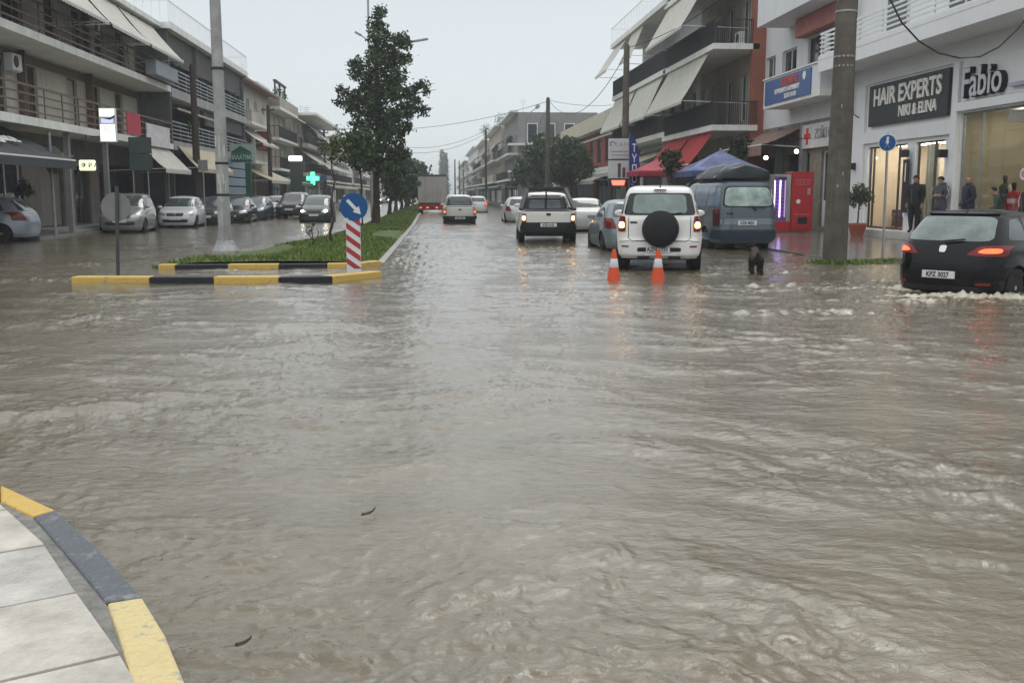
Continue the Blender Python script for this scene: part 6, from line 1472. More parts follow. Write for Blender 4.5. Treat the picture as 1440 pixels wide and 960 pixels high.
wire(w5-up*.5, at(560, 213, 112), .9, .02, 'lower thin wire left of the thin black pole')
wire(w6-up*.2, at(1060, -40, 47), .5, .018, 'overhead wire from the round-topped pole up to the balconied block')
wire(w1-up*.3, w2-up*.3, .9, .016, 'overhead wire between the two wooden poles of the left side')
wire(w2-up*.3, w3-up*.3, 1.2, .018, 'overhead wire from the awning block pole to the thin pole by the young tree')
wire(w3-up*.3, at(520, 200, 130), .6, .02, 'overhead wire running right from the thin pole into the tall tree')
wire((15.4, 24.2, 6.0), at(1249, -6, 21.9), 0.0, .02, 'x') if False else None
pa = at(1250, -10, 22); pb_ = at(1460, 10, 21)
pts = [at(x_, y_, 22-.0*x_) for x_, y_ in ((1225, -90), (1250, -4), (1268, 32), (1292, 58), (1320, 75), (1350, 82), (1378, 80), (1405, 66), (1430, 42), (1460, 5), (1490, -60))]
mb = MB(); mb.tube(pts, .020, 6); o = mb.build('overhead_wire', IRON); tag(o, 'thick black cable hanging in a deep loop before the hair salon balcony', 'wire')
mb = MB(); mb.tube([b_+up*6.3+Vector((.2, 0, 0)), at(1207, 40, 25), at(1210, 60, 34), (15.35, 36.2, 4.5)], .012, 5); o = mb.build('overhead_wire', IRON)
bpy.data.objects.remove(o)
mb = MB(); mb.tube([(15.37, 36.5, 8.5), (15.36, 36.5, 6.6), (15.30, 36.45, 5.6), (15.33, 36.3, 4.4), (15.36, 35.9, 4.25)], .022, 6); tag(mb.build('drop_cable', IRON), 'black cable running down the end of the hair salon facade', 'cable')
# double-arm street lamp behind the tall tree
pl = at(523, 273, 60); o = empty('street_lamp', (pl.x, 60, .1), 0, 'tall slim steel lamp post behind the tall tree with two lantern arms showing either side', 'street lamp')
mb = MB(); mb.lathe([(.10, 0), (.09, 2), (.055, 13.2)], 12, (pl.x, 60, .1)); mb.build('post', STEEL, o)
for (ax, ay, bx_, by_) in ((526, 68, 572, 60), (523, 62, 508, 50)):
    mb = MB(); mb.tube([at(ax, ay+6, 60), at((ax+bx_)/2, (ay+by_)/2, 60), at(bx_, by_, 60)], .04, 6); mb.build('arm', STEEL, o)
    q = at(bx_, by_, 60); sg = 1 if bx_ > ax else -1; e_ = at(bx_+sg*30*(1 if sg > 0 else .3), by_-5, 60); mb = MB(); mb.bar(q, e_, .22, .12); mb.build('lantern', STEEL, o, bevel=.03)

# ------------------------------------------------------------------ road signs
def disc(px, py, Y, r_, m, name, parent, thick=.006, rot=0, n=40):
    p = at(px, py, Y); mb = MB(); mb.M = Matrix.Translation(p) @ Matrix.Rotation(rot, 4, 'Z'); mb.lathe([(0, -thick), (r_, -thick), (r_, thick), (0, thick)], n, (0, 0, 0), 'y'); return mb.build(name, m, parent)
BLUE = M('sign_blue', (.012, .075, .22), .35, var=.06); WHS = M('sign_white', (.62, .64, .66), .4, var=.05); REDS = M('sign_red', (.36, .04, .045), .45, var=.1); BACKG = M('sign_back_grey', (.20, .205, .205), .5, .3, var=.12)
p = at(497.5, 381, 18.5); sg_ = empty('traffic_sign', (p.x, 18.5, .1), 0, 'round blue sign with white arrow above a red and white striped board', 'traffic sign')
d_ = disc(497.5, 291, 18.5, .253, BLUE, 'disc', sg_)
p = at(497.5, 291, 18.5); mb = MB(); a_ = math.radians(-52); mb.M = Matrix.Translation(p+Vector((0, -.012, 0))) @ Matrix.Rotation(math.radians(47), 4, 'Y')
# arrow along local +x
mb.ext([(-.17, 0, -.030), (.05, 0, -.030), (.05, 0, -.078), (.185, 0, 0), (.05, 0, .078), (.05, 0, .030), (-.17, 0, .030)], (0, 0, 0), (0, .004, 0)); mb.build('arrow', WHS, d_)
p0 = at(488, 378, 18.52); p1 = at(508, 378, 18.52); zt = at(497, 306, 18.52).z; mb = MB(); mb.box(p0.x, p1.x, 18.50, 18.54, p0.z-.1, zt); bd_ = mb.build('striped_board', WHS, sg_, bevel=.004)
wb = p1.x-p0.x; zb_ = p0.z; hgt = zt-zb_; st = .105; k = 0; z_ = zb_-.30
while z_ < zt+.3:
    # stripe descends to the right
    def cl(poly):
        def cz(poly, lim, keep):
            o = []
            for i in range(len(poly)):
                a, c_ = poly[i], poly[(i+1) % len(poly)]; fa = keep*(a[1]-lim) >= 0; fc = keep*(c_[1]-lim) >= 0
                if fa: o.append(a)
                if fa != fc: t_ = (lim-a[1])/(c_[1]-a[1]); o.append((a[0]+(c_[0]-a[0])*t_, lim))
            return o
        return cz(cz(poly, zb_+.004, 1), zt-.004, -1)
    pl_ = cl([(p0.x+.003, z_+wb*.72), (p1.x-.003, z_), (p1.x-.003, z_+st), (p0.x+.003, z_+wb*.72+st)])
    if len(pl_) > 2: mb = MB(); mb.ext([(a[0], 18.4985, a[1]) for a in pl_], (0, 0, 0), (0, -.003, 0)); mb.build('stripe', REDS, bd_)
    z_ += .215
mb = MB(); mb.tube([(p.x, 18.56, .0), (p.x, 18.56, p.z+.2)], .028, 8); mb.build('post', STEEL, sg_)
for x_ in (-.09, .09): mb = MB(); mb.box(p.x+x_*1.35-.012, p.x+x_*1.35+.012, 18.49, 18.51, p.z-.29, p.z-.20); mb.build('bracket', WHS, sg_)
# round sign seen from behind
p = at(165.5, 386, 18.9); q = at(163, 290, 18.9); sg_ = empty('traffic_sign', (p.x, 18.9, 0), 0, 'grey back of a round sign on a thin pole behind the front yellow kerb', 'traffic sign')
disc(163, 291, 18.94, .265, BACKG, 'disc', sg_); mb = MB(); mb.tube([(p.x, 18.9, -.1), (at(164, 262, 18.9).x, 18.9, at(164, 262, 18.9).z)], .032, 10); mb.build('post', M('dark_post', (.07, .072, .075), .5, .3), sg_)
# rectangular sign backs
Y = 44; sg_ = empty('road_sign', (at(197, 273, Y).x, Y, .1), 0, 'dark grey-green back of a two-panel rectangular road sign behind the silver people carrier', 'road sign')
a0 = at(180, 193, Y); a1 = at(215, 240, Y); zm = (a0.z+a1.z)/2
for z_a, z_b in ((zm+.012, a0.z), (a1.z, zm-.012)): mb = MB(); mb.box(a0.x, a1.x, Y-.02, Y, z_a, z_b); mb.build('panel', M('sign_back_green', (.07, .095, .09), .5, var=.1), sg_, bevel=.008)
for x_ in (a0.x+.12, a1.x-.22): mb = MB(); mb.tube([(x_, Y+.04, -.1), (x_, Y+.04, a0.z-.05)], .03, 8); mb.build('post', STEEL, sg_)
# lobed sign back on pole at far left
Y = 34.5; sg_ = empty('road_sign', (at(69, 273, Y).x, Y, .1), 0, 'pair of round sign backs stacked on a grey pole at the left pavement corner', 'road sign')
disc(74, 217, Y+.04, .26, BACKG, 'upper_disc', sg_); disc(75, 236, Y+.04, .22, BACKG, 'lower_disc', sg_); q = at(69, 186, Y); mb = MB(); mb.tube([(q.x, Y, .1), (q.x, Y, q.z)], .045, 10); mb.build('post', STEEL, sg_)
# slim steel posts by the parked row
Y = 48; q = at(285, 225, Y); sg_ = empty('road_sign', (q.x, Y, 0), 0, 'slim grey sign post rising behind the dark parked cars left of the lamp post', 'road sign'); mb = MB(); mb.tube([(q.x, Y, 0), (q.x, Y, q.z)], .035, 8); mb.build('post', STEEL, sg_); mb = MB(); mb.box(q.x-.22, q.x+.22, Y-.03, Y-.01, q.z-.5, q.z); mb.build('panel', BACKG, sg_)
# pedestrian sign on the right
p = at(1241, 368, 21.6); q = at(1248, 201, 21.6); sg_ = empty('traffic_sign', (p.x, 21.6, .05), 0, 'small round blue pedestrian sign on a thin grey pole outside the hair salon', 'traffic sign')
mb = MB(); mb.tube([(p.x, 21.6, -.02), (q.x+.0, 21.6, q.z+.2)], .03, 8); mb.build('post', STEEL, sg_)
d_ = disc(1248, 201, 21.55, .185, WHS, 'disc', sg_, rot=math.radians(-28)); q2 = at(1248, 201, 21.55)
mb = MB(); mb.M = Matrix.Translation(q2) @ Matrix.Rotation(math.radians(-28), 4, 'Z'); mb.lathe([(0, -.012), (.170, -.012), (.170, -.006), (0, -.006)], 32, (0, 0, 0), 'y'); mb.build('blue_face', BLUE, d_)
mb = MB(); mb.M = Matrix.Translation(q2) @ Matrix.Rotation(math.radians(-28), 4, 'Z')
mb.lathe([(0, -.016), (.028, -.016), (.028, -.013), (0, -.013)], 12, (0.005, 0, .105), 'y')
for a, c_, w_ in (((0, .075), (.0, -.02), .05), ((0, -.02), (-.055, -.125), .028), ((0, -.02), (.05, -.125), .028), ((0, .06), (-.06, .0), .02), ((0, .06), (.055, .01), .02)): mb.bar((a[0], -.0155, a[1]), (c_[0], -.0155, c_[1]), w_, .004)
mb.build('walking_figure', WHS, d_)

# ------------------------------------------------------------------ shop signs, lit things
LIT = M('lit_sign_white', (.8, .85, .75), .5, var=0, emis=(.86, .95, .80), estr=1.15); PUR = M('lit_strip_violet', (.8, .7, 1), .4, var=0, emis=(.62, .48, 1), estr=5); GRN = M('lit_green', (.3, 1, .6), .4, var=0, emis=(.08, .80, .38), estr=2.0); LEDR = M('lit_red_led', (1, .1, .08), .4, var=0, emis=(1, .10, .07), estr=3.2); BULB = M('bulb_white', (1, 1, .9), .4, var=0, emis=(1, .98, .80), estr=14)
Y = 37.5; a0 = at(138, 152, Y); a1 = at(164, 200, Y); ls = empty('lit_sign', (a1.x, Y, a1.z), 0, 'tall bright white light-box sign with a dark wavy band, hung from the left balcony edge', 'light box')
mb = MB(); mb.box(a0.x, a1.x, Y, Y+.16, a1.z, a0.z); c1 = mb.build('case', WHITEM, ls, bevel=.01)
zs_ = [a1.z+.03, a1.z+(a0.z-a1.z)*.52, a1.z+(a0.z-a1.z)*.56, a0.z-(a0.z-a1.z)*.27, a0.z-(a0.z-a1.z)*.25, a0.z-.03]
for k in (0, 4): mb = MB(); mb.box(a0.x+.03, a1.x-.03, Y-.012, Y-.002, zs_[k], zs_[k+1]); mb.build('lit_panel', LIT, ls)
mb = MB(); mb.box(a0.x+.08, a1.x-.08, Y-.012, Y-.002, zs_[2], zs_[3]-.03); mb.build('lit_panel', M('lit_lilac', (.6, .6, .8), .5, var=0, emis=(.55, .58, .85), estr=.8), ls)
mb = MB(); mb.ext([(a0.x+.02, Y-.016, zs_[3]-.02), (a0.x+.4, Y-.016, zs_[3]-.09), (a1.x-.02, Y-.016, zs_[3]+.0), (a1.x-.02, Y-.016, zs_[3]+.09), (a0.x+.4, Y-.016, zs_[3]-.02)], (0, 0, 0), (0, -.004, 0)); mb.build('dark_wave', M('navy_print', (.03, .03, .09), .5), ls)
mb = MB(); zc = zs_[0]+.44; mb.tube([((a0.x+a1.x)/2+.10*math.cos(q_), Y-.016, zc+.10*math.sin(q_)) for q_ in np.linspace(.8, 6.0, 18)], .009, 5); mb.bar(((a0.x+a1.x)/2-.03, Y-.02, zc-.05), ((a0.x+a1.x)/2+.05, Y-.02, zc+.07), .03, .008); mb.build('emblem', M('navy_print', (.03, .03, .09), .5), ls)
mb = MB(); mb.bar((a0.x, Y+.08, a0.z-.1), (a0.x-.35, Y+.08, a0.z-.1), .04); mb.bar((a0.x, Y+.08, a1.z+.2), (a0.x-.35, Y+.08, a1.z+.2), .04); mb.build('bracket', IRON, ls)
Y = 38.5; a0 = at(110, 225, Y); a1 = at(134, 240, Y); ls = empty('lit_sign', (a1.x, Y, a1.z), 0, 'small rounded yellowish lit sign over the doorway beneath the left balcony', 'light box')
mb = MB(); mb.box(a0.x, a1.x, Y, Y+.14, a1.z, a0.z); mb.build('lit_case', M('lit_sign_yellow', (.85, .85, .6), .5, var=0, emis=(.95, .95, .62), estr=.95), ls, bevel=.05)
text('sign_lettering', 'Α Φ Ρ Α', .22, M('grey_letter', (.25, .25, .27), .5, var=0), face_frame(((a0.x+a1.x)/2, Y-.01, (a0.z+a1.z)/2-.01), (0, -1, 0)), ls, .004, bold=.004)
mb = MB(); mb.bar(((a0.x+a1.x)/2, Y+.07, a0.z-.01), ((a0.x+a1.x)/2, Y+.07, 3.68), .03); mb.build('hanger', IRON, ls)
# green shop sign right of the lamp post
Y = 66; a0 = at(322, 203, Y); a1 = at(359, 229, Y); gs_ = empty('shop_sign', (a1.x, Y, .1), 0, 'pale and green shop sign with pointed roof motif right of the lamp post', 'shop sign')
mb = MB(); mb.box(a0.x, a1.x, Y, Y+.2, a1.z, a0.z); mb.build('sign_box', M('pale_green_panel', (.32, .40, .37), .5, var=.1), gs_)
GD = M('dark_green_paint', (.010, .09, .055), .5, var=.1); xm = (a0.x+a1.x)/2; hh_ = a0.z-a1.z
mb = MB(); mb.ext([(a0.x+.15, Y-.01, a1.z+hh_*.60), (xm-.1, Y-.01, a1.z+hh_*.93), (a1.x-.25, Y-.01, a1.z+hh_*.60), (a1.x-.25, Y-.01, a1.z+hh_*.52), (a0.x+.15, Y-.01, a1.z+hh_*.52)], (0, 0, 0), (0, -.01, 0)); mb.box(a0.x+.1, a1.x-.2, Y-.02, Y-.01, a1.z+.04, a1.z+hh_*.5); mb.build('green_motif', GD, gs_)
text('sign_lettering', 'ΠΑΛΑΤΙΝΟ', .40, M('pale_letter_green', (.45, .58, .52), .5, var=0), face_frame((xm-.05, Y-.028, a1.z+hh_*.28), (0, -1, 0)), gs_, .005, sx_=.72, bold=.006)
mb = MB(); q = at(350, 273, Y); mb.box(q.x-.18, q.x+.18, Y+.02, Y+.3, .1, a1.z); mb.build('post', GD, gs_)
# green cross
Y = 100; q = at(440, 251, Y); gc = empty('pharmacy_cross', q, 0, 'glowing green pharmacy cross on the left row above the moving car', 'pharmacy sign')
mb = MB(); s1, s2 = .62, .21; mb.ext([(q.x+x_, Y, q.z+z_) for x_, z_ in ((-s2, -s1), (s2, -s1), (s2, -s2), (s1, -s2), (s1, s2), (s2, s2), (s2, s1), (-s2, s1), (-s2, s2), (-s1, s2), (-s1, -s2), (-s2, -s2))], (0, 0, 0), (0, -.12, 0)); mb.build('lit_cross', GRN, gc)
mb = MB(); mb.ext([(q.x+x_*1.12, Y+.04, q.z+z_*1.12) for x_, z_ in ((-s2, -s1), (s2, -s1), (s2, -s2), (s1, -s2), (s1, s2), (s2, s2), (s2, s1), (-s2, s1), (-s2, s2), (-s1, s2), (-s1, -s2), (-s2, -s2))], (0, 0, 0), (0, -.08, 0)); mb.bar((q.x-.6, Y, q.z), (q.x-2.2, Y, q.z), .06); mb.build('case', GD, gc)
mb = MB(); mb.box(q.x+.75, q.x+1.3, Y, Y+.15, q.z-.25, q.z+.3); mb.build('blue_tag', BLUE, gc)
Y = 85; q = at(415, 223, Y); o = empty('lit_sign', q, 0, 'bright white lantern box on a dark column in the left row', 'light box'); mb = MB(); mb.box(q.x-.55, q.x+.55, Y, Y+.3, q.z-.22, q.z+.22); mb.build('lit_case', M('lantern_white', (1, 1, 1), .4, var=0, emis=(1, 1, 1), estr=1.6), o, bevel=.08); mb = MB(); mb.box(q.x-.45, q.x+.5, Y+.02, Y+.35, .1, q.z-.22); mb.build('column', M('dark_green_grey', (.045, .06, .055), .6), o)
# totem with red LED display, feather flag
Y = 47; a0 = at(856, 195, Y); a1 = at(888, 251, Y); tt_ = empty('totem_sign', ((a0.x+a1.x)/2, Y, .05), 0, 'two-panel white totem sign with a glowing red display beneath, in front of the awnings', 'totem sign')
zm = a1.z+(a0.z-a1.z)*.46; xm = (a0.x+a1.x)/2; GL2 = M('grey_letter', (.25, .25, .27), .5, var=0)
for z_a, z_b in ((a1.z, zm-.02), (zm+.04, a0.z)): mb = MB(); mb.box(a0.x, a1.x, Y-.1, Y+.1, z_a, z_b); mb.build('panel', M('totem_white', (.50, .51, .51), .5, var=.06), tt_, bevel=.01)
mb = MB(); mb.box(a0.x-.02, a1.x+.02, Y-.09, Y+.09, a0.z, a0.z+.05); mb.box(a0.x-.02, a1.x+.02, Y-.09, Y+.09, zm-.019, zm+.039); mb.build('frame', IRON, tt_)
text('sign_lettering', 'C A F E', .22, GL2, face_frame((xm+.08, Y-.104, a0.z-.28), (0, -1, 0)), tt_, .004, bold=.003); mb = MB(); mb.tube([(xm-.38+.1*math.cos(a)*1.3, Y-.105, a0.z-.25+.1*math.sin(a)) for a in np.linspace(.3, 4.2, 12)], .018, 5); mb.build('emblem', IRON, tt_)
for k in range(3): mb = MB(); mb.box(a0.x+.12, a1.x-.1, Y-.106, Y-.101, a0.z-.62-.17*k, a0.z-.57-.17*k); mb.build('print_line', GL2, tt_)
mb = MB(); mb.box(xm-.12, xm+.02, Y-.106, Y-.101, a1.z+.04, a1.z+.55); mb.box(xm+.10, xm+.24, Y-.106, Y-.101, a1.z+.04, a1.z+.50); mb.lathe([(0, -.106), (.09, -.106), (.09, -.101), (0, -.101)], 12, (xm-.05, Y, a1.z+.62), 'y'); mb.build('print_figure', M('brown_print', (.10, .07, .06), .5), tt_)
mb = MB(); mb.box(a0.x+.02, a1.x-.2, Y-.12, Y+.08, a1.z-.36, a1.z-.03); mb.build('display_case', IRON, tt_)
mb = MB(); mb.ext([(a0.x+.13, Y-.13, a1.z-.09), (a1.x-.32, Y-.13, a1.z-.09), (a1.x-.38, Y-.13, a1.z-.32), (a0.x+.19, Y-.13, a1.z-.32)], (0, 0, 0), (0, -.01, 0)); mb.build('red_display', LEDR, tt_)
for x_ in (a0.x+.2, a1.x-.2): mb = MB(); mb.box(x_-.05, x_+.05, Y-.05, Y+.05, 0, a1.z); mb.build('leg', IRON, tt_)
Y = 46; fl = empty('feather_flag', (at(886, 273, Y).x, Y, 0), 0, 'tall dark blue feather flag with white letters beside the totem sign', 'flag')
pts = [(885, 270), (885, 192), (888, 189), (893, 195), (897, 206), (899, 225), (898, 250), (895, 268)]; mb = MB(); mb.ext([at(x_, y_, Y) for x_, y_ in pts], (0, 0, 0), (0, .015, 0)); fm_ = mb.build('flag', M('flag_blue', (.02, .035, .17), .7, var=.12), fl)
mb = MB(); mb.tube([at(884.5, 325, Y), at(884.5, 195, Y), at(886, 188, Y)], .015, 6); mb.build('pole', STEEL, fl)
for k, ch in enumerate('ΤΥΠΟ'): text('flag_letter', ch, .50, WHS, face_frame(at(892, 209+k*14.5, Y-.006), (0, -1, 0)), fm_, .003, sx_=.7, bold=.006)

# ------------------------------------------------------------------ vending machines, lamps, umbrellas, plants
RV = M('vending_red', (.36, .022, .03), .35, var=.1)
def gbox(px0, px1, Y, z0, z1, dep): a = at(px0, 273, Y).x; c_ = at(px1, 273, Y).x; return a, c_
Y = 37.6; x0 = at(1113, 273, Y).x; x1 = at(1144, 273, Y).x; vm = empty('vending_machine', ((x0+x1)/2, Y, .05), 0, 'closed red vending machine with a white dial, right of the lit one', 'vending machine')
mb = MB(); mb.box(x0, x1, Y, Y+.8, .10, 2.35); mb.build('cabinet', RV, vm, bevel=.03); mb = MB(); mb.box(x0+.05, x1-.05, Y-.02, Y, .2, 2.27); dr = mb.build('door', RV, vm, bevel=.01)
mb = MB(); mb.box(x0+.28, x1-.22, Y-.03, Y-.019, .36, .62); mb.build('hatch', BLACKP, vm); mb = MB(); mb.lathe([(0, -.03), (.085, -.03), (.085, -.019), (0, -.019)], 20, (x0+.27, Y, 1.22), 'y'); mb.build('dial', WHS, vm)
mb = MB(); mb.box(x0+.12, x1-.10, Y-.024, Y-.019, .72, .745); mb.box(x0+.10, x1-.12, Y-.024, Y-.019, 2.02, 2.045); mb.build('print_line', M('faded_print', (.45, .16, .16), .5), vm)
text('vending_print', 'COLD', .20, M('faded_print', (.45, .16, .16), .5), face_frame(((x0+x1)/2, Y-.022, 1.90), (0, -1, 0)), vm, .002); mb = MB(); mb.box(x1-.25, x1-.13, Y-.026, Y-.019, 1.48, 1.72); mb.build('coin_panel', STEEL, vm)
x0b = at(1087, 273, Y).x; x1b = x0-.03; vm = empty('vending_machine', ((x0b+x1b)/2, Y, .05), 0, 'glass-fronted vending machine glowing with violet light strips next to the van', 'vending machine')
mb = MB(); mb.box(x0b, x1b, Y+.12, Y+.85, .10, 2.25); mb.build('cabinet', M('vending_grey', (.25, .22, .26), .5), vm, bevel=.02)
mb = MB(); mb.box(x0b, x1b, Y, Y+.115, .10, .45); mb.build('base_panel', RV, vm); mb = MB(); mb.box(x0b, x0b+.05, Y, Y+.115, .46, 2.25); mb.box(x1b-.16, x1b, Y, Y+.115, .46, 2.25); mb.box(x0b+.051, x1b-.161, Y, Y+.115, 2.15, 2.25); mb.build('frame', STEEL, vm)
mb = MB(); mb.box(x0b+.08, x1b-.18, Y+.09, Y+.115, .5, 2.12); mb.build('product_shelves', stripes('shelf_goods', (.10, .05, .22), (.22, .12, .34), 2.2, 'Z'), vm)
for x_ in (x0b+.08, x0b+.30, x1b-.20): mb = MB(); mb.box(x_-.018, x_+.018, Y+.04, Y+.075, .62 if x_ > x0b+.2 else 1.0, 2.02); mb.build('light_strip', PUR if x_ < x1b-.3 else M('strip_dim', (.5, .4, .6), .4, var=0, emis=(.5, .35, .6), estr=.5), vm)
for (px, py, lb) in ((1077, 222, 'left bright bulb lamp under the striped awning'), (1120, 213, 'right bright bulb lamp under the striped awning')):
    Y = 40; q = at(px, py, Y); o = empty('wall_lamp', q, 0, lb, 'lamp'); mb = MB(); mb.lathe([(0, -.08), (.05, -.07), (.08, -.03), (.08, .02), (.045, .07), (0, .08)], 14, q); mb.build('bulb', BULB, o, smooth=60); mb = MB(); mb.tube([q+up*.1, q+up*.5, (q.x+1.2, Y, q.z+.55)], .015, 5); mb.build('bracket', IRON, o)
def umbrella(label, px, py, Y, wdt, col, valm, hgt=.9):
    q = at(px, py, Y); o = empty('market_umbrella', (q.x, Y, .05), 0, label, 'umbrella'); n = 8; h_ = wdt/2; V = [q]; rim = []
    corners = [(-h_, -h_), (0, -h_*1.0), (h_, -h_), (h_, 0), (h_, h_), (0, h_), (-h_, h_), (-h_, 0)]
    NS = 6; V = []; F = []
    for k, (cx_, cy_) in enumerate(corners):
        for j in range(NS+1): f = j/NS; V.append((q.x+cx_*f, q.y+cy_*f, q.z-hgt*f-.10*math.sin(f*math.pi)*(1 if k % 2 else .3)))
    for k in range(8):
        a = k*(NS+1); c_ = ((k+1) % 8)*(NS+1)
        for j in range(NS): F.append((a+j, a+j+1, c_+j+1, c_+j))
    m_ = MB(); m_.add(V, F); cn = m_.build('canopy', col, o, smooth=30); s_ = cn.modifiers.new('s', 'SOLIDIFY'); s_.thickness = .01
    m_ = MB()
    for k in range(8):
        a = V[k*(NS+1)+NS]; c_ = V[((k+1) % 8)*(NS+1)+NS]; m_.quad(a, c_, (c_[0], c_[1], c_[2]-.22), (a[0], a[1], a[2]-.22))
    vl_ = m_.build('valance', valm, o, normals=False); s_ = vl_.modifiers.new('s', 'SOLIDIFY'); s_.thickness = .008
    m_ = MB(); m_.tube([(q.x, Y, .05), (q.x, Y, q.z+.08)], .035, 8); m_.build('pole', STEEL, o)
umbrella('large pale blue and violet market umbrella behind the van', 1013, 211, 39.5, 3.0, M('blue_canvas', (.15, .17, .30), .75, var=.45, scale=1.6), M('blue_valance', (.07, .09, .19), .75), .85)
umbrella('small red market umbrella between the feather flag and the blue umbrella', 931, 221, 45, 2.7, M('red_canvas', (.40, .09, .11), .75, var=.1), M('red_valance', (.28, .03, .05), .75), .65)
q = at(1205, 333, 33.5); po = empty('potted_tree', (q.x, 33.5, .05), 0, 'small olive-like bush on a stem in a terracotta pot beside the salon window', 'potted plant')
mb = MB(); mb.lathe([(.0, 0), (.20, 0), (.30, .36), (.33, .40), (.33, .46), (.28, .46), (.26, .38), (0, .38)], 20, (q.x, 33.5, .05)); mb.build('pot', POTC, po, smooth=35)
mb = MB(); mb.tube([(q.x, 33.5, .4), (q.x+.02, 33.5, 1.0), (q.x, 33.5, 1.5)], [.03, .025, .01], 6); mb.build('stem', BARK, po); crown_mesh('foliage', [(Vector((q.x+dx, 33.5+dy, z_)), r_, r_) for dx, dy, z_, r_ in ((0, 0, 1.45, .34), (-.2, .1, 1.35, .22), (.22, -.1, 1.38, .24), (.05, .1, 1.68, .2), (-.1, -.1, 1.2, .2))], .045, 190, [LEAFM, M('leaf_grey', (.06, .075, .05), .6)], po, 71)
q = at(34, 300, 35.5); po = empty('potted_tree', (q.x, 35.5, .11), 0, 'dark ball-shaped potted bush outside the shop with the charcoal awning', 'potted plant')
mb = MB(); mb.lathe([(0, 0), (.2, 0), (.26, .45), (.22, .45), (0, .4)], 16, (q.x, 35.5, .11)); mb.build('pot', GREYD, po); mb = MB(); mb.tube([(q.x, 35.5, .5), (q.x, 35.5, 1.6)], .03, 6); mb.build('stem', BARK, po); crown_mesh('foliage', pxblob([(34, 266, 10), (27, 268, 7), (41, 268, 7), (33, 258, 6)], 35.5, .1), .05, 170, [LEAFD, M('leaf_brown', (.035, .032, .022), .7, var=.3)], po, 72)
# traffic cones
ORG = M('cone_orange', (.62, .085, .03), .5, var=.08)
def cone(px, label):
    q = gnd(px, 393.5); o = empty('traffic_cone', (q.x, q.y, -.12), 0, label, 'traffic cone'); mb = MB(); c_ = (q.x, q.y, -.12)
    H = .66; rb, rt_ = .135, .030; R_ = lambda f: rb+(rt_-rb)*f
    mb.lathe([(R_(0), .03), (R_(1), H)], 24, c_); mb.build('body', ORG, o, smooth=60); mb = MB(); mb.lathe([(R_(.50)+.001, H*.515+.0), (R_(.50)+.004, H*.52), (R_(.74)+.004, H*.745), (R_(.74)+.001, H*.75)], 24, c_); mb.build('reflective_band', WHS, o, smooth=60)
    mb = MB(); mb.box(q.x-.19, q.x+.19, q.y-.19, q.y+.19, -.12, -.085); mb.build('base', ORG, o, bevel=.01)
cone(863, 'left orange and white cone, near the left rear wheel of the white SUV'); cone(925, 'right orange and white cone, in front of the number plate of the white SUV')

# ------------------------------------------------------------------ figures
def skin(name, verts, edges, radii, mats, pick, parent, sub=2, root=0):
    me = bpy.data.meshes.new(name); me.from_pydata(verts, edges, []); ob = bpy.data.objects.new(name, me); COL.objects.link(ob)
    bpy.context.view_layer.objects.active = ob; m = ob.modifiers.new('s', 'SKIN'); m.use_smooth_shade = True
    for i, r_ in enumerate(radii): v = me.skin_vertices[0].data[i]; v.radius = (r_ if isinstance(r_, tuple) else (r_, r_)); v.use_root = (i == root)
    s_ = ob.modifiers.new('u', 'SUBSURF'); s_.levels = sub; s_.render_levels = sub
    dg = bpy.context.evaluated_depsgraph_get(); nm = bpy.data.meshes.new_from_object(ob.evaluated_get(dg)); bpy.data.objects.remove(ob)
    nm.name = name; nm.materials.clear()
    for m_ in mats: nm.materials.append(m_)
    for p in nm.polygons: p.material_index = pick(p.center); p.use_smooth = True
    o = bpy.data.objects.new(name, nm); COL.objects.link(o); o.parent = parent; return o
SKIN = M('skin', (.38, .22, .16), .55, var=.08); HAIR = M('dark_hair', (.018, .014, .012), .6, var=.3, scale=30); SHOE = M('black_shoe', (.015, .015, .015), .5)
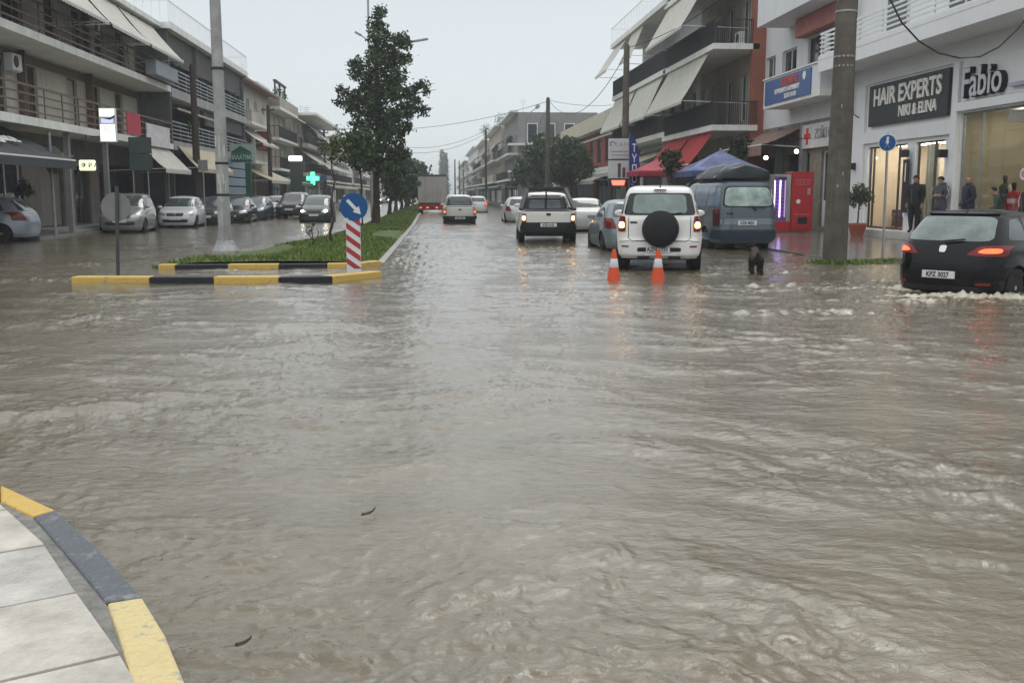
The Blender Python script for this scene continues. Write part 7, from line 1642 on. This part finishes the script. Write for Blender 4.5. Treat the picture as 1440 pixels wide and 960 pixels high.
def person(loc, rz, H, label, jacket, trousers, hair=True, pose='stand', lean=0.0, hood=False, cuff=None, skinm=None, turn=0, stripe=None, build=1.0):
    """H is the standing height; local +y is the way the figure faces"""
    o = empty('person', loc, rz, label, 'person'); k = H/1.75; B = build; V = []; E = []; R = []
    def v(x, y, z, r, par=None):
        y2 = y-lean*max(0, z-.9)*1.0 if False else y+lean*max(0, z-.9)
        V.append((x*k, y2*k, z*k)); R.append(tuple(q*k for q in r) if isinstance(r, tuple) else r*k)
        if par is not None: E.append((par, len(V)-1))
        return len(V)-1
    pel = v(0, 0, .95, .135*B); sp1 = v(0, 0, 1.12, .135*B, pel); ch = v(0, .01, 1.32, .155*B, sp1); nk = v(0, .0, 1.47, .075, ch); nk2 = v(0, .015, 1.53, .055, nk); hd = v(0, .03, 1.61, .082, nk2); ht = v(0, .025, 1.69, .078, hd)
    for s_ in (1, -1):
        hp = v(s_*.10, 0, .88, .095*B, pel); kn = v(s_*.12, .03, .50, .068*B, hp); an = v(s_*.125, -.01, .10, .048, kn); v(s_*.13, .05, .04, .045, an); v(s_*.135, .13, .03, .038, len(V)-1)
        sh = v(s_*.175*B, 0, 1.40, .075*B, ch)
        if pose == 'pockets': el = v(s_*.30, -.07, 1.13, .055*B, sh); wr = v(s_*.20, .09, .98, .045, el)
        elif pose == 'crossed': el = v(s_*.27, .03, 1.14, .055*B, sh); wr = v(-s_*.02, .18, 1.16, .04, el)
        elif pose == 'reach': el = v(s_*.28, .10, 1.15, .055*B, sh); wr = v(s_*.20, .32, 1.10, .035, el)
        else: el = v(s_*.25, -.03, 1.12, .052*B, sh); wr = v(s_*.26, .04, .88, .034, el)
        d = Vector(V[wr])-Vector(V[el]); d.normalize(); w0 = Vector(V[wr])
        pal = w0+d*.06*k; V.append(tuple(pal)); R.append((.038*k, .020*k)); E.append((wr, len(V)-1)); pi = len(V)-1
        side = Vector((0, 1, 0)) if abs(d.y) < .7 else Vector((1, 0, 0))
        for j, (off_, ln) in enumerate(((-.028, .065), (-.010, .078), (.009, .073), (.027, .058))):
            a = pal+side*off_*k+d*.035*k; b2 = a+d*ln*.55*k+Vector((-s_, 0, 0))*.006; c2 = b2+d*ln*.4*k+Vector((-s_, 0, 0))*.014*k
            V.append(tuple(a)); R.append(.010*k); E.append((pi, len(V)-1)); V.append(tuple(b2)); R.append(.0085*k); E.append((len(V)-2, len(V)-1)); V.append(tuple(c2)); R.append(.0075*k); E.append((len(V)-2, len(V)-1))
        a = w0+d*.03*k+side*.035*k; b2 = a+side*.02*k+d*.035*k; V.append(tuple(a)); R.append(.012*k); E.append((wr, len(V)-1)); V.append(tuple(b2)); R.append(.010*k); E.append((len(V)-2, len(V)-1))
    wrists = [Vector(V[i]) for i in range(len(V)) if isinstance(R[i], tuple)]
    def pick(c):
        if c.z > 1.515*k: return 0
        if any((c-w_).length < .085*k for w_ in wrists) and pose != 'pockets': return 0
        if c.z < .085*k: return 3
        if c.z < .80*k: return 2
        return 1
    sk = skinm or SKIN; bd = skin('body', V, E, R, [sk, jacket, trousers, SHOE], pick, o)
    # face: pull a nose, press the eye sockets
    me = bd.data; hc = Vector(V[hd]); fy = hc.y
    for vt in me.vertices:
        c = vt.co
        if c.z > 1.55*k and c.y > fy:
            dx = abs(c.x)/k; dz = (c.z-hc.z)/k
            c.y += .022*k*math.exp(-(dx/.016)**2-((dz+.005)/.025)**2)-.008*k*math.exp(-((dx-.033)/.016)**2-((dz-.022)/.012)**2)+.006*k*math.exp(-(dx/.03)**2-((dz+.048)/.012)**2)
        if c.z > 1.55*k and abs(c.x) > .06*k: c.x += math.copysign(.014*k*math.exp(-((c.z-hc.z)/k/.025)**2-((c.y-fy)/k/.02)**2), c.x)
    for s_ in (1, -1): mb = MB(); mb.lathe([(0, -.004), (.010*k, -.003), (.011*k, .001), (0, .004)], 10, (s_*.031*k, hc.y+.074*k, hc.z+.022*k), 'y'); mb.build('eye', M('eye_dark', (.02, .015, .012), .3), bd, world=False)
    mb = MB(); mb.box(-.022*k, .022*k, hc.y+.074*k, hc.y+.082*k, hc.z-.052*k, hc.z-.045*k); mb.build('mouth', M('lip', (.25, .09, .08), .5), bd, world=False, bevel=.002)
    if hair:
        Vh = []; Fh = []; n1, n2 = 10, 16; c0 = Vector((0, hc.y-.008*k, hc.z+.035*k))
        for i in range(n1+1):
            th = i/n1*math.radians(105)
            for j in range(n2):
                ph = 2*PI*j/n2; fr_ = max(0, math.sin(ph)); tt2 = th*(1-.42*fr_); rr = .094*k*(1+.03*math.sin(5*ph+3*i))
                Vh.append(c0+Vector((rr*.92*math.sin(tt2)*math.cos(ph), rr*math.sin(tt2)*math.sin(ph), rr*1.02*math.cos(tt2))))
        for i in range(n1):
            for j in range(n2): Fh.append((i*n2+j, i*n2+(j+1) % n2, (i+1)*n2+(j+1) % n2, (i+1)*n2+j))
        mb = MB(); mb.add(Vh, Fh); h_ = mb.build('hair', HAIR, o, world=False, smooth=60); s2_ = h_.modifiers.new('s', 'SOLIDIFY'); s2_.thickness = .012; s2_.offset = -1
    # jacket: hem, collar, zip
    mb = MB(); mb.lathe([(.168*B*k, .80*k), (.172*B*k, .83*k), (.165*B*k, .98*k), (.155*B*k, 1.05*k)], 20, (0, 0, 0)); h_ = mb.build('jacket_skirt', jacket, o, world=False, smooth=60); h_.scale = (1, .78, 1)
    mb = MB(); mb.lathe([(.085*k, 1.44*k), (.092*k, 1.47*k), (.085*k, 1.53*k), (.074*k, 1.535*k), (.072*k, 1.47*k)], 18, (0, .006, 0)); mb.build('collar', jacket, o, world=False, smooth=60)
    mb = MB(); mb.bar((0, .125*k*B, .86*k), (0, .155*k*B, 1.32*k), .010, .006); mb.build('zip', STEEL, o, world=False)
    if hood: mb = MB(); mb.lathe([(.07*k, 1.42*k), (.115*k, 1.46*k), (.12*k, 1.52*k), (.095*k, 1.57*k), (.06*k, 1.55*k)], 16, (0, -.045*k, 0)); mb.build('hood', jacket, o, world=False, smooth=60)
    if stripe:
        for s_ in (1, -1): mb = MB(); mb.tube([Vector((s_*.225*B*k, .03*k, 1.43*k)), Vector((s_*.30*B*k, .045*k, 1.25*k)), Vector((s_*.285*k, .06*k, 1.08*k))], .012, 5); mb.build('sleeve_stripe', stripe, o, world=False)
    return o
JB = M('black_coat', (.018, .020, .022), .7, var=.2, bump=.4, bscale=9); JG = M('grey_jacket', (.065, .07, .075), .7, var=.2, bump=.4, bscale=9); JN = M('navy_coat', (.022, .030, .045), .7, var=.2, bump=.4, bscale=9); JGR = M('green_jacket', (.035, .06, .05), .7, var=.2, bump=.4, bscale=9)
TB = M('black_trousers', (.016, .016, .018), .8, bump=.3, bscale=12); TJ = M('jeans', (.045, .065, .11), .8, bump=.3, bscale=12)
def pX(px, X, Z=.29): q = atX(px, 273, X); return Vector((X, q.y, Z))
face_rd = math.radians(118)
person(pX(1288, 15.12), face_rd, 1.80, 'person in a long black coat standing upright by the salon door', JB, TB, pose='stand', build=1.38)
person(pX(1323, 15.15), math.radians(105), 1.74, 'person in a grey hooded jacket with pale sleeve stripes and short dark hair', JG, TJ, pose='crossed', hood=True, stripe=M('pale_stripe', (.5, .5, .5), .6), build=1.25)
person(pX(1362, 15.15), math.radians(80), 1.74, 'bald person in a navy coat, rightmost of the three beside the salon', JN, TB, hair=False, pose='pockets', build=1.35)
person(pX(1412, 15.1, .05), math.radians(60), 1.66, 'person in a green jacket stooping in front of the fashion shop window', JGR, TB, pose='reach', lean=.35, build=1.1)
person(pX(1446, 15.1, .10), math.radians(90), 1.74, 'person in a black jacket with white sleeve stripes at the right edge', JB, TB, pose='pockets', stripe=WHS, build=1.1)
# mannequins in the window (figures without faces)
def mannequin(loc, rz, label, top, arm, vest=None):
    o = empty('mannequin', loc, rz, label, 'mannequin'); V = [(0, 0, .95), (0, 0, 1.12), (0, 0, 1.34), (0, 0, 1.48), (0, .01, 1.55), (0, .02, 1.66), (0, .02, 1.74)]; E = [(0, 1), (1, 2), (2, 3), (3, 4), (4, 5), (5, 6)]; R = [.12, .12, .14, .06, .05, .075, .07]
    for s_ in (1, -1):
        i = len(V); V += [(s_*.09, 0, .88), (s_*.1, 0, .5), (s_*.1, 0, .06)]; E += [(0, i), (i, i+1), (i+1, i+2)]; R += [.09, .06, .045]
        i = len(V); V += [(s_*.18, 0, 1.41), (s_*.25, 0, 1.12), (s_*.24, .08, .86)]; E += [(2, i), (i, i+1), (i+1, i+2)]; R += [.07, .05, .03]
    skin('body', V, E, R, [M('mannequin_black', (.02, .02, .022), .4), top, arm], lambda c: 0 if c.z > 1.5 else (1 if c.z > .9 and abs(c.x) < .17 else (2 if c.z > .95 else 0)), o, 2)
    return o
m1_ = mannequin(pX(1413, 16.6, .31), math.radians(100), 'black mannequin in a dark waistcoat over a pale shirt inside the fashion shop', M('waistcoat', (.07, .075, .05), .8), M('pale_shirt', (.42, .42, .38), .8))
m2_ = mannequin(pX(1426, 16.1, .1), math.radians(100), 'mannequin wearing a red top with a pale band inside the fashion shop', M('red_top', (.42, .03, .05), .8), M('red_top', (.42, .03, .05), .8))
mb = MB(); mb.lathe([(.158, 1.14), (.160, 1.15), (.160, 1.26), (.158, 1.27)], 20, (0, 0, 0)); o = mb.build('chest_band', M('pale_band', (.6, .45, .45), .7), m2_, world=False)
q = pX(1437, 15.62, 2.03); sk_ = empty('window_sticker', q, 0, 'round white sticker with a pink centre on the fashion shop glass', 'sticker'); mb = MB(); mb.lathe([(0, 0), (.16, 0), (.16, .008), (0, .008)], 24, q, 'x'); mb.build('disc', WHS, sk_); mb = MB(); mb.lathe([(.04, -.004), (.09, -.004), (.09, -.001), (.04, -.001)], 20, q, 'x'); mb.build('pink_print', M('pink_print', (.55, .22, .24), .6), sk_)
# ceiling fixtures inside the two shops (both are visibly lit)
SL = M('shop_tube_light', (1, .95, .85), .4, var=0, emis=(1, .90, .74), estr=13)
R1 = [o for o in COL.objects if o.get('label', '').startswith('white building at right with the hair')][0]
for (x0_, x1_, y0_, y1_, z_) in ((16.5, 16.8, 30.0, 35.0, 3.2), (16.0, 16.15, 30.0, 35.0, 3.24), (17.0, 17.2, 22.5, 28.5, 3.85)):
    mb = MB(); mb.box(x0_, x1_, y0_, y1_, z_-.04, z_); mb.build('ceiling_light', SL if z_ < 3.5 else M('shop_tube_dim', (1, .95, .85), .4, var=0, emis=(1, .90, .70), estr=16), R1)
# dog wading, seen from behind
DOG = M('dog_fur_brown', (.028, .018, .014), .75, var=.4, scale=9, bump=.6, bscale=60)
q = gnd(1066, 386); dg_ = empty('dog', (q.x, q.y+.1, -.10), math.radians(-12), 'shaggy dark brown dog wading in the flood behind the van, seen from behind', 'dog')
V = [(0, 0, .46), (0, .22, .47), (0, .45, .50), (.0, .60, .60), (.02, .72, .56), (.02, .84, .50), (0, -.12, .46), (0, -.17, .52), (.01, -.16, .60)]; E = [(0, 1), (1, 2), (2, 3), (3, 4), (4, 5), (0, 6), (6, 7), (7, 8)]; R = [(.115, .13), .11, (.115, .14), .085, .085, .045, .07, .035, .018]
for s_ in (1, -1):
    i = len(V); V += [(s_*.09, .0, .40), (s_*.10, .08, .27), (s_*.10, -.05, .17), (s_*.10, -.03, .02), (s_*.10, .03, .01)]; E += [(0, i), (i, i+1), (i+1, i+2), (i+2, i+3), (i+3, i+4)]; R += [.09, .055, .032, .026, .03]
    i = len(V); V += [(s_*.085, .46, .38), (s_*.09, .45, .22), (s_*.09, .47, .02), (s_*.09, .51, .01)]; E += [(2, i), (i, i+1), (i+1, i+2), (i+2, i+3)]; R += [.06, .038, .028, .03]
    i = len(V); V += [(s_*.075, .70, .63), (s_*.10, .69, .60)]; E += [(4, i), (i, i+1)]; R += [.025, .018]
db = skin('body', V, E, R, [DOG], lambda c: 0, dg_, 2)
Vf = []; Ff = []; r = random.Random(4)
for i in range(2600):
    p_ = db.data.polygons[r.randrange(len(db.data.polygons))]; c = p_.center+p_.normal*.006
    if c.z < .12: continue
    t_ = (Vector((r.gauss(0, .3), -.5, -.9))).normalized()*r.uniform(.03, .06); s_ = p_.normal.cross(t_).normalized()*.007; k = len(Vf); Vf += [c-s_, c+s_, c+t_+p_.normal*.012]; Ff.append((k, k+1, k+2))
me = bpy.data.meshes.new('fur'); me.from_pydata([tuple(v_) for v_ in Vf], [], Ff); me.materials.append(DOG); o = bpy.data.objects.new('fur', me); COL.objects.link(o); o.parent = db
# floating leaves near the camera
LFB = M('wet_dead_leaf', (.06, .048, .025), .3, var=.3)
for px, py, ln, lb in ((520, 731, .085, 'curled twig-like leaf floating alone in the middle of the near water'), (343, 918, .055, 'dark wet leaf floating nearest the pale yellow kerb block')):
    q = gnd(px, py); V = []; F = []; a = rnd.uniform(.3, .9); hz_ = .035
    for i in range(9):
        f = i/8-.5; wv = ln*.16*math.cos(f*2.9)+.002; cx_ = q.x+f*ln*math.cos(a)-f*f*ln*.5*math.sin(a); cy_ = q.y+f*ln*math.sin(a)*1.6+f*f*ln
        V += [(cx_-wv*.5, cy_-wv, hz_+.004*math.sin(i)), (cx_, cy_, hz_-.003), (cx_+wv*.5, cy_+wv, hz_+.008)]
    for i in range(8):
        for j in range(2): k = i*3+j; F.append((k, k+1, k+4, k+3))
    mb = MB(); mb.add(V, F); o = mb.build('leaf', LFB, None, smooth=60, normals=False); s2_ = o.modifiers.new('s', 'SOLIDIFY'); s2_.thickness = .002; tag(o, lb, 'leaf')
dg_.scale = (.84, .84, .88)
# ------------------------------------------------------------------ haze
hz = bpy.data.materials.new('haze_air'); hz.use_nodes = True; t = hz.node_tree; t.nodes.clear(); oo = t.nodes.new('ShaderNodeOutputMaterial'); pv_ = t.nodes.new('ShaderNodeVolumePrincipled')
pv_.inputs['Color'].default_value = (.86, .90, .93, 1); pv_.inputs['Density'].default_value = .0010; pv_.inputs['Anisotropy'].default_value = .2; t.links.new(pv_.outputs[0], oo.inputs['Volume'])
mb = MB(); mb.box(-950, 950, -350, 1550, -1.3, 17); o = mb.build('haze', hz); tag(o, 'thin rainy haze filling the street', kind='stuff')
# ------------------------------------------------------------------ groups of repeats
for kind_, grp in (('parked_car', 'cars parked along the street'), ('driving_car', 'cars driving through the flood'), ('driving_pickup', 'pickups driving away'), ('utility_pole', 'utility poles along the street'),
                   ('traffic_cone', 'cones behind the white SUV'), ('person', 'people standing by the shops'), ('mannequin', 'mannequins in the shop window'), ('overhead_wire', 'overhead wires'),
                   ('vending_machine', 'vending machines by the van'), ('market_umbrella', 'market umbrellas'), ('wall_lamp', 'bulb lamps under the striped awning'), ('potted_tree', 'potted bushes by the shops'), ('lit_sign', 'lit box signs on the left row')):
    for o in list(COL.objects):
        if o.name.split('.')[0] == kind_ and o.parent is None: o['group'] = grp
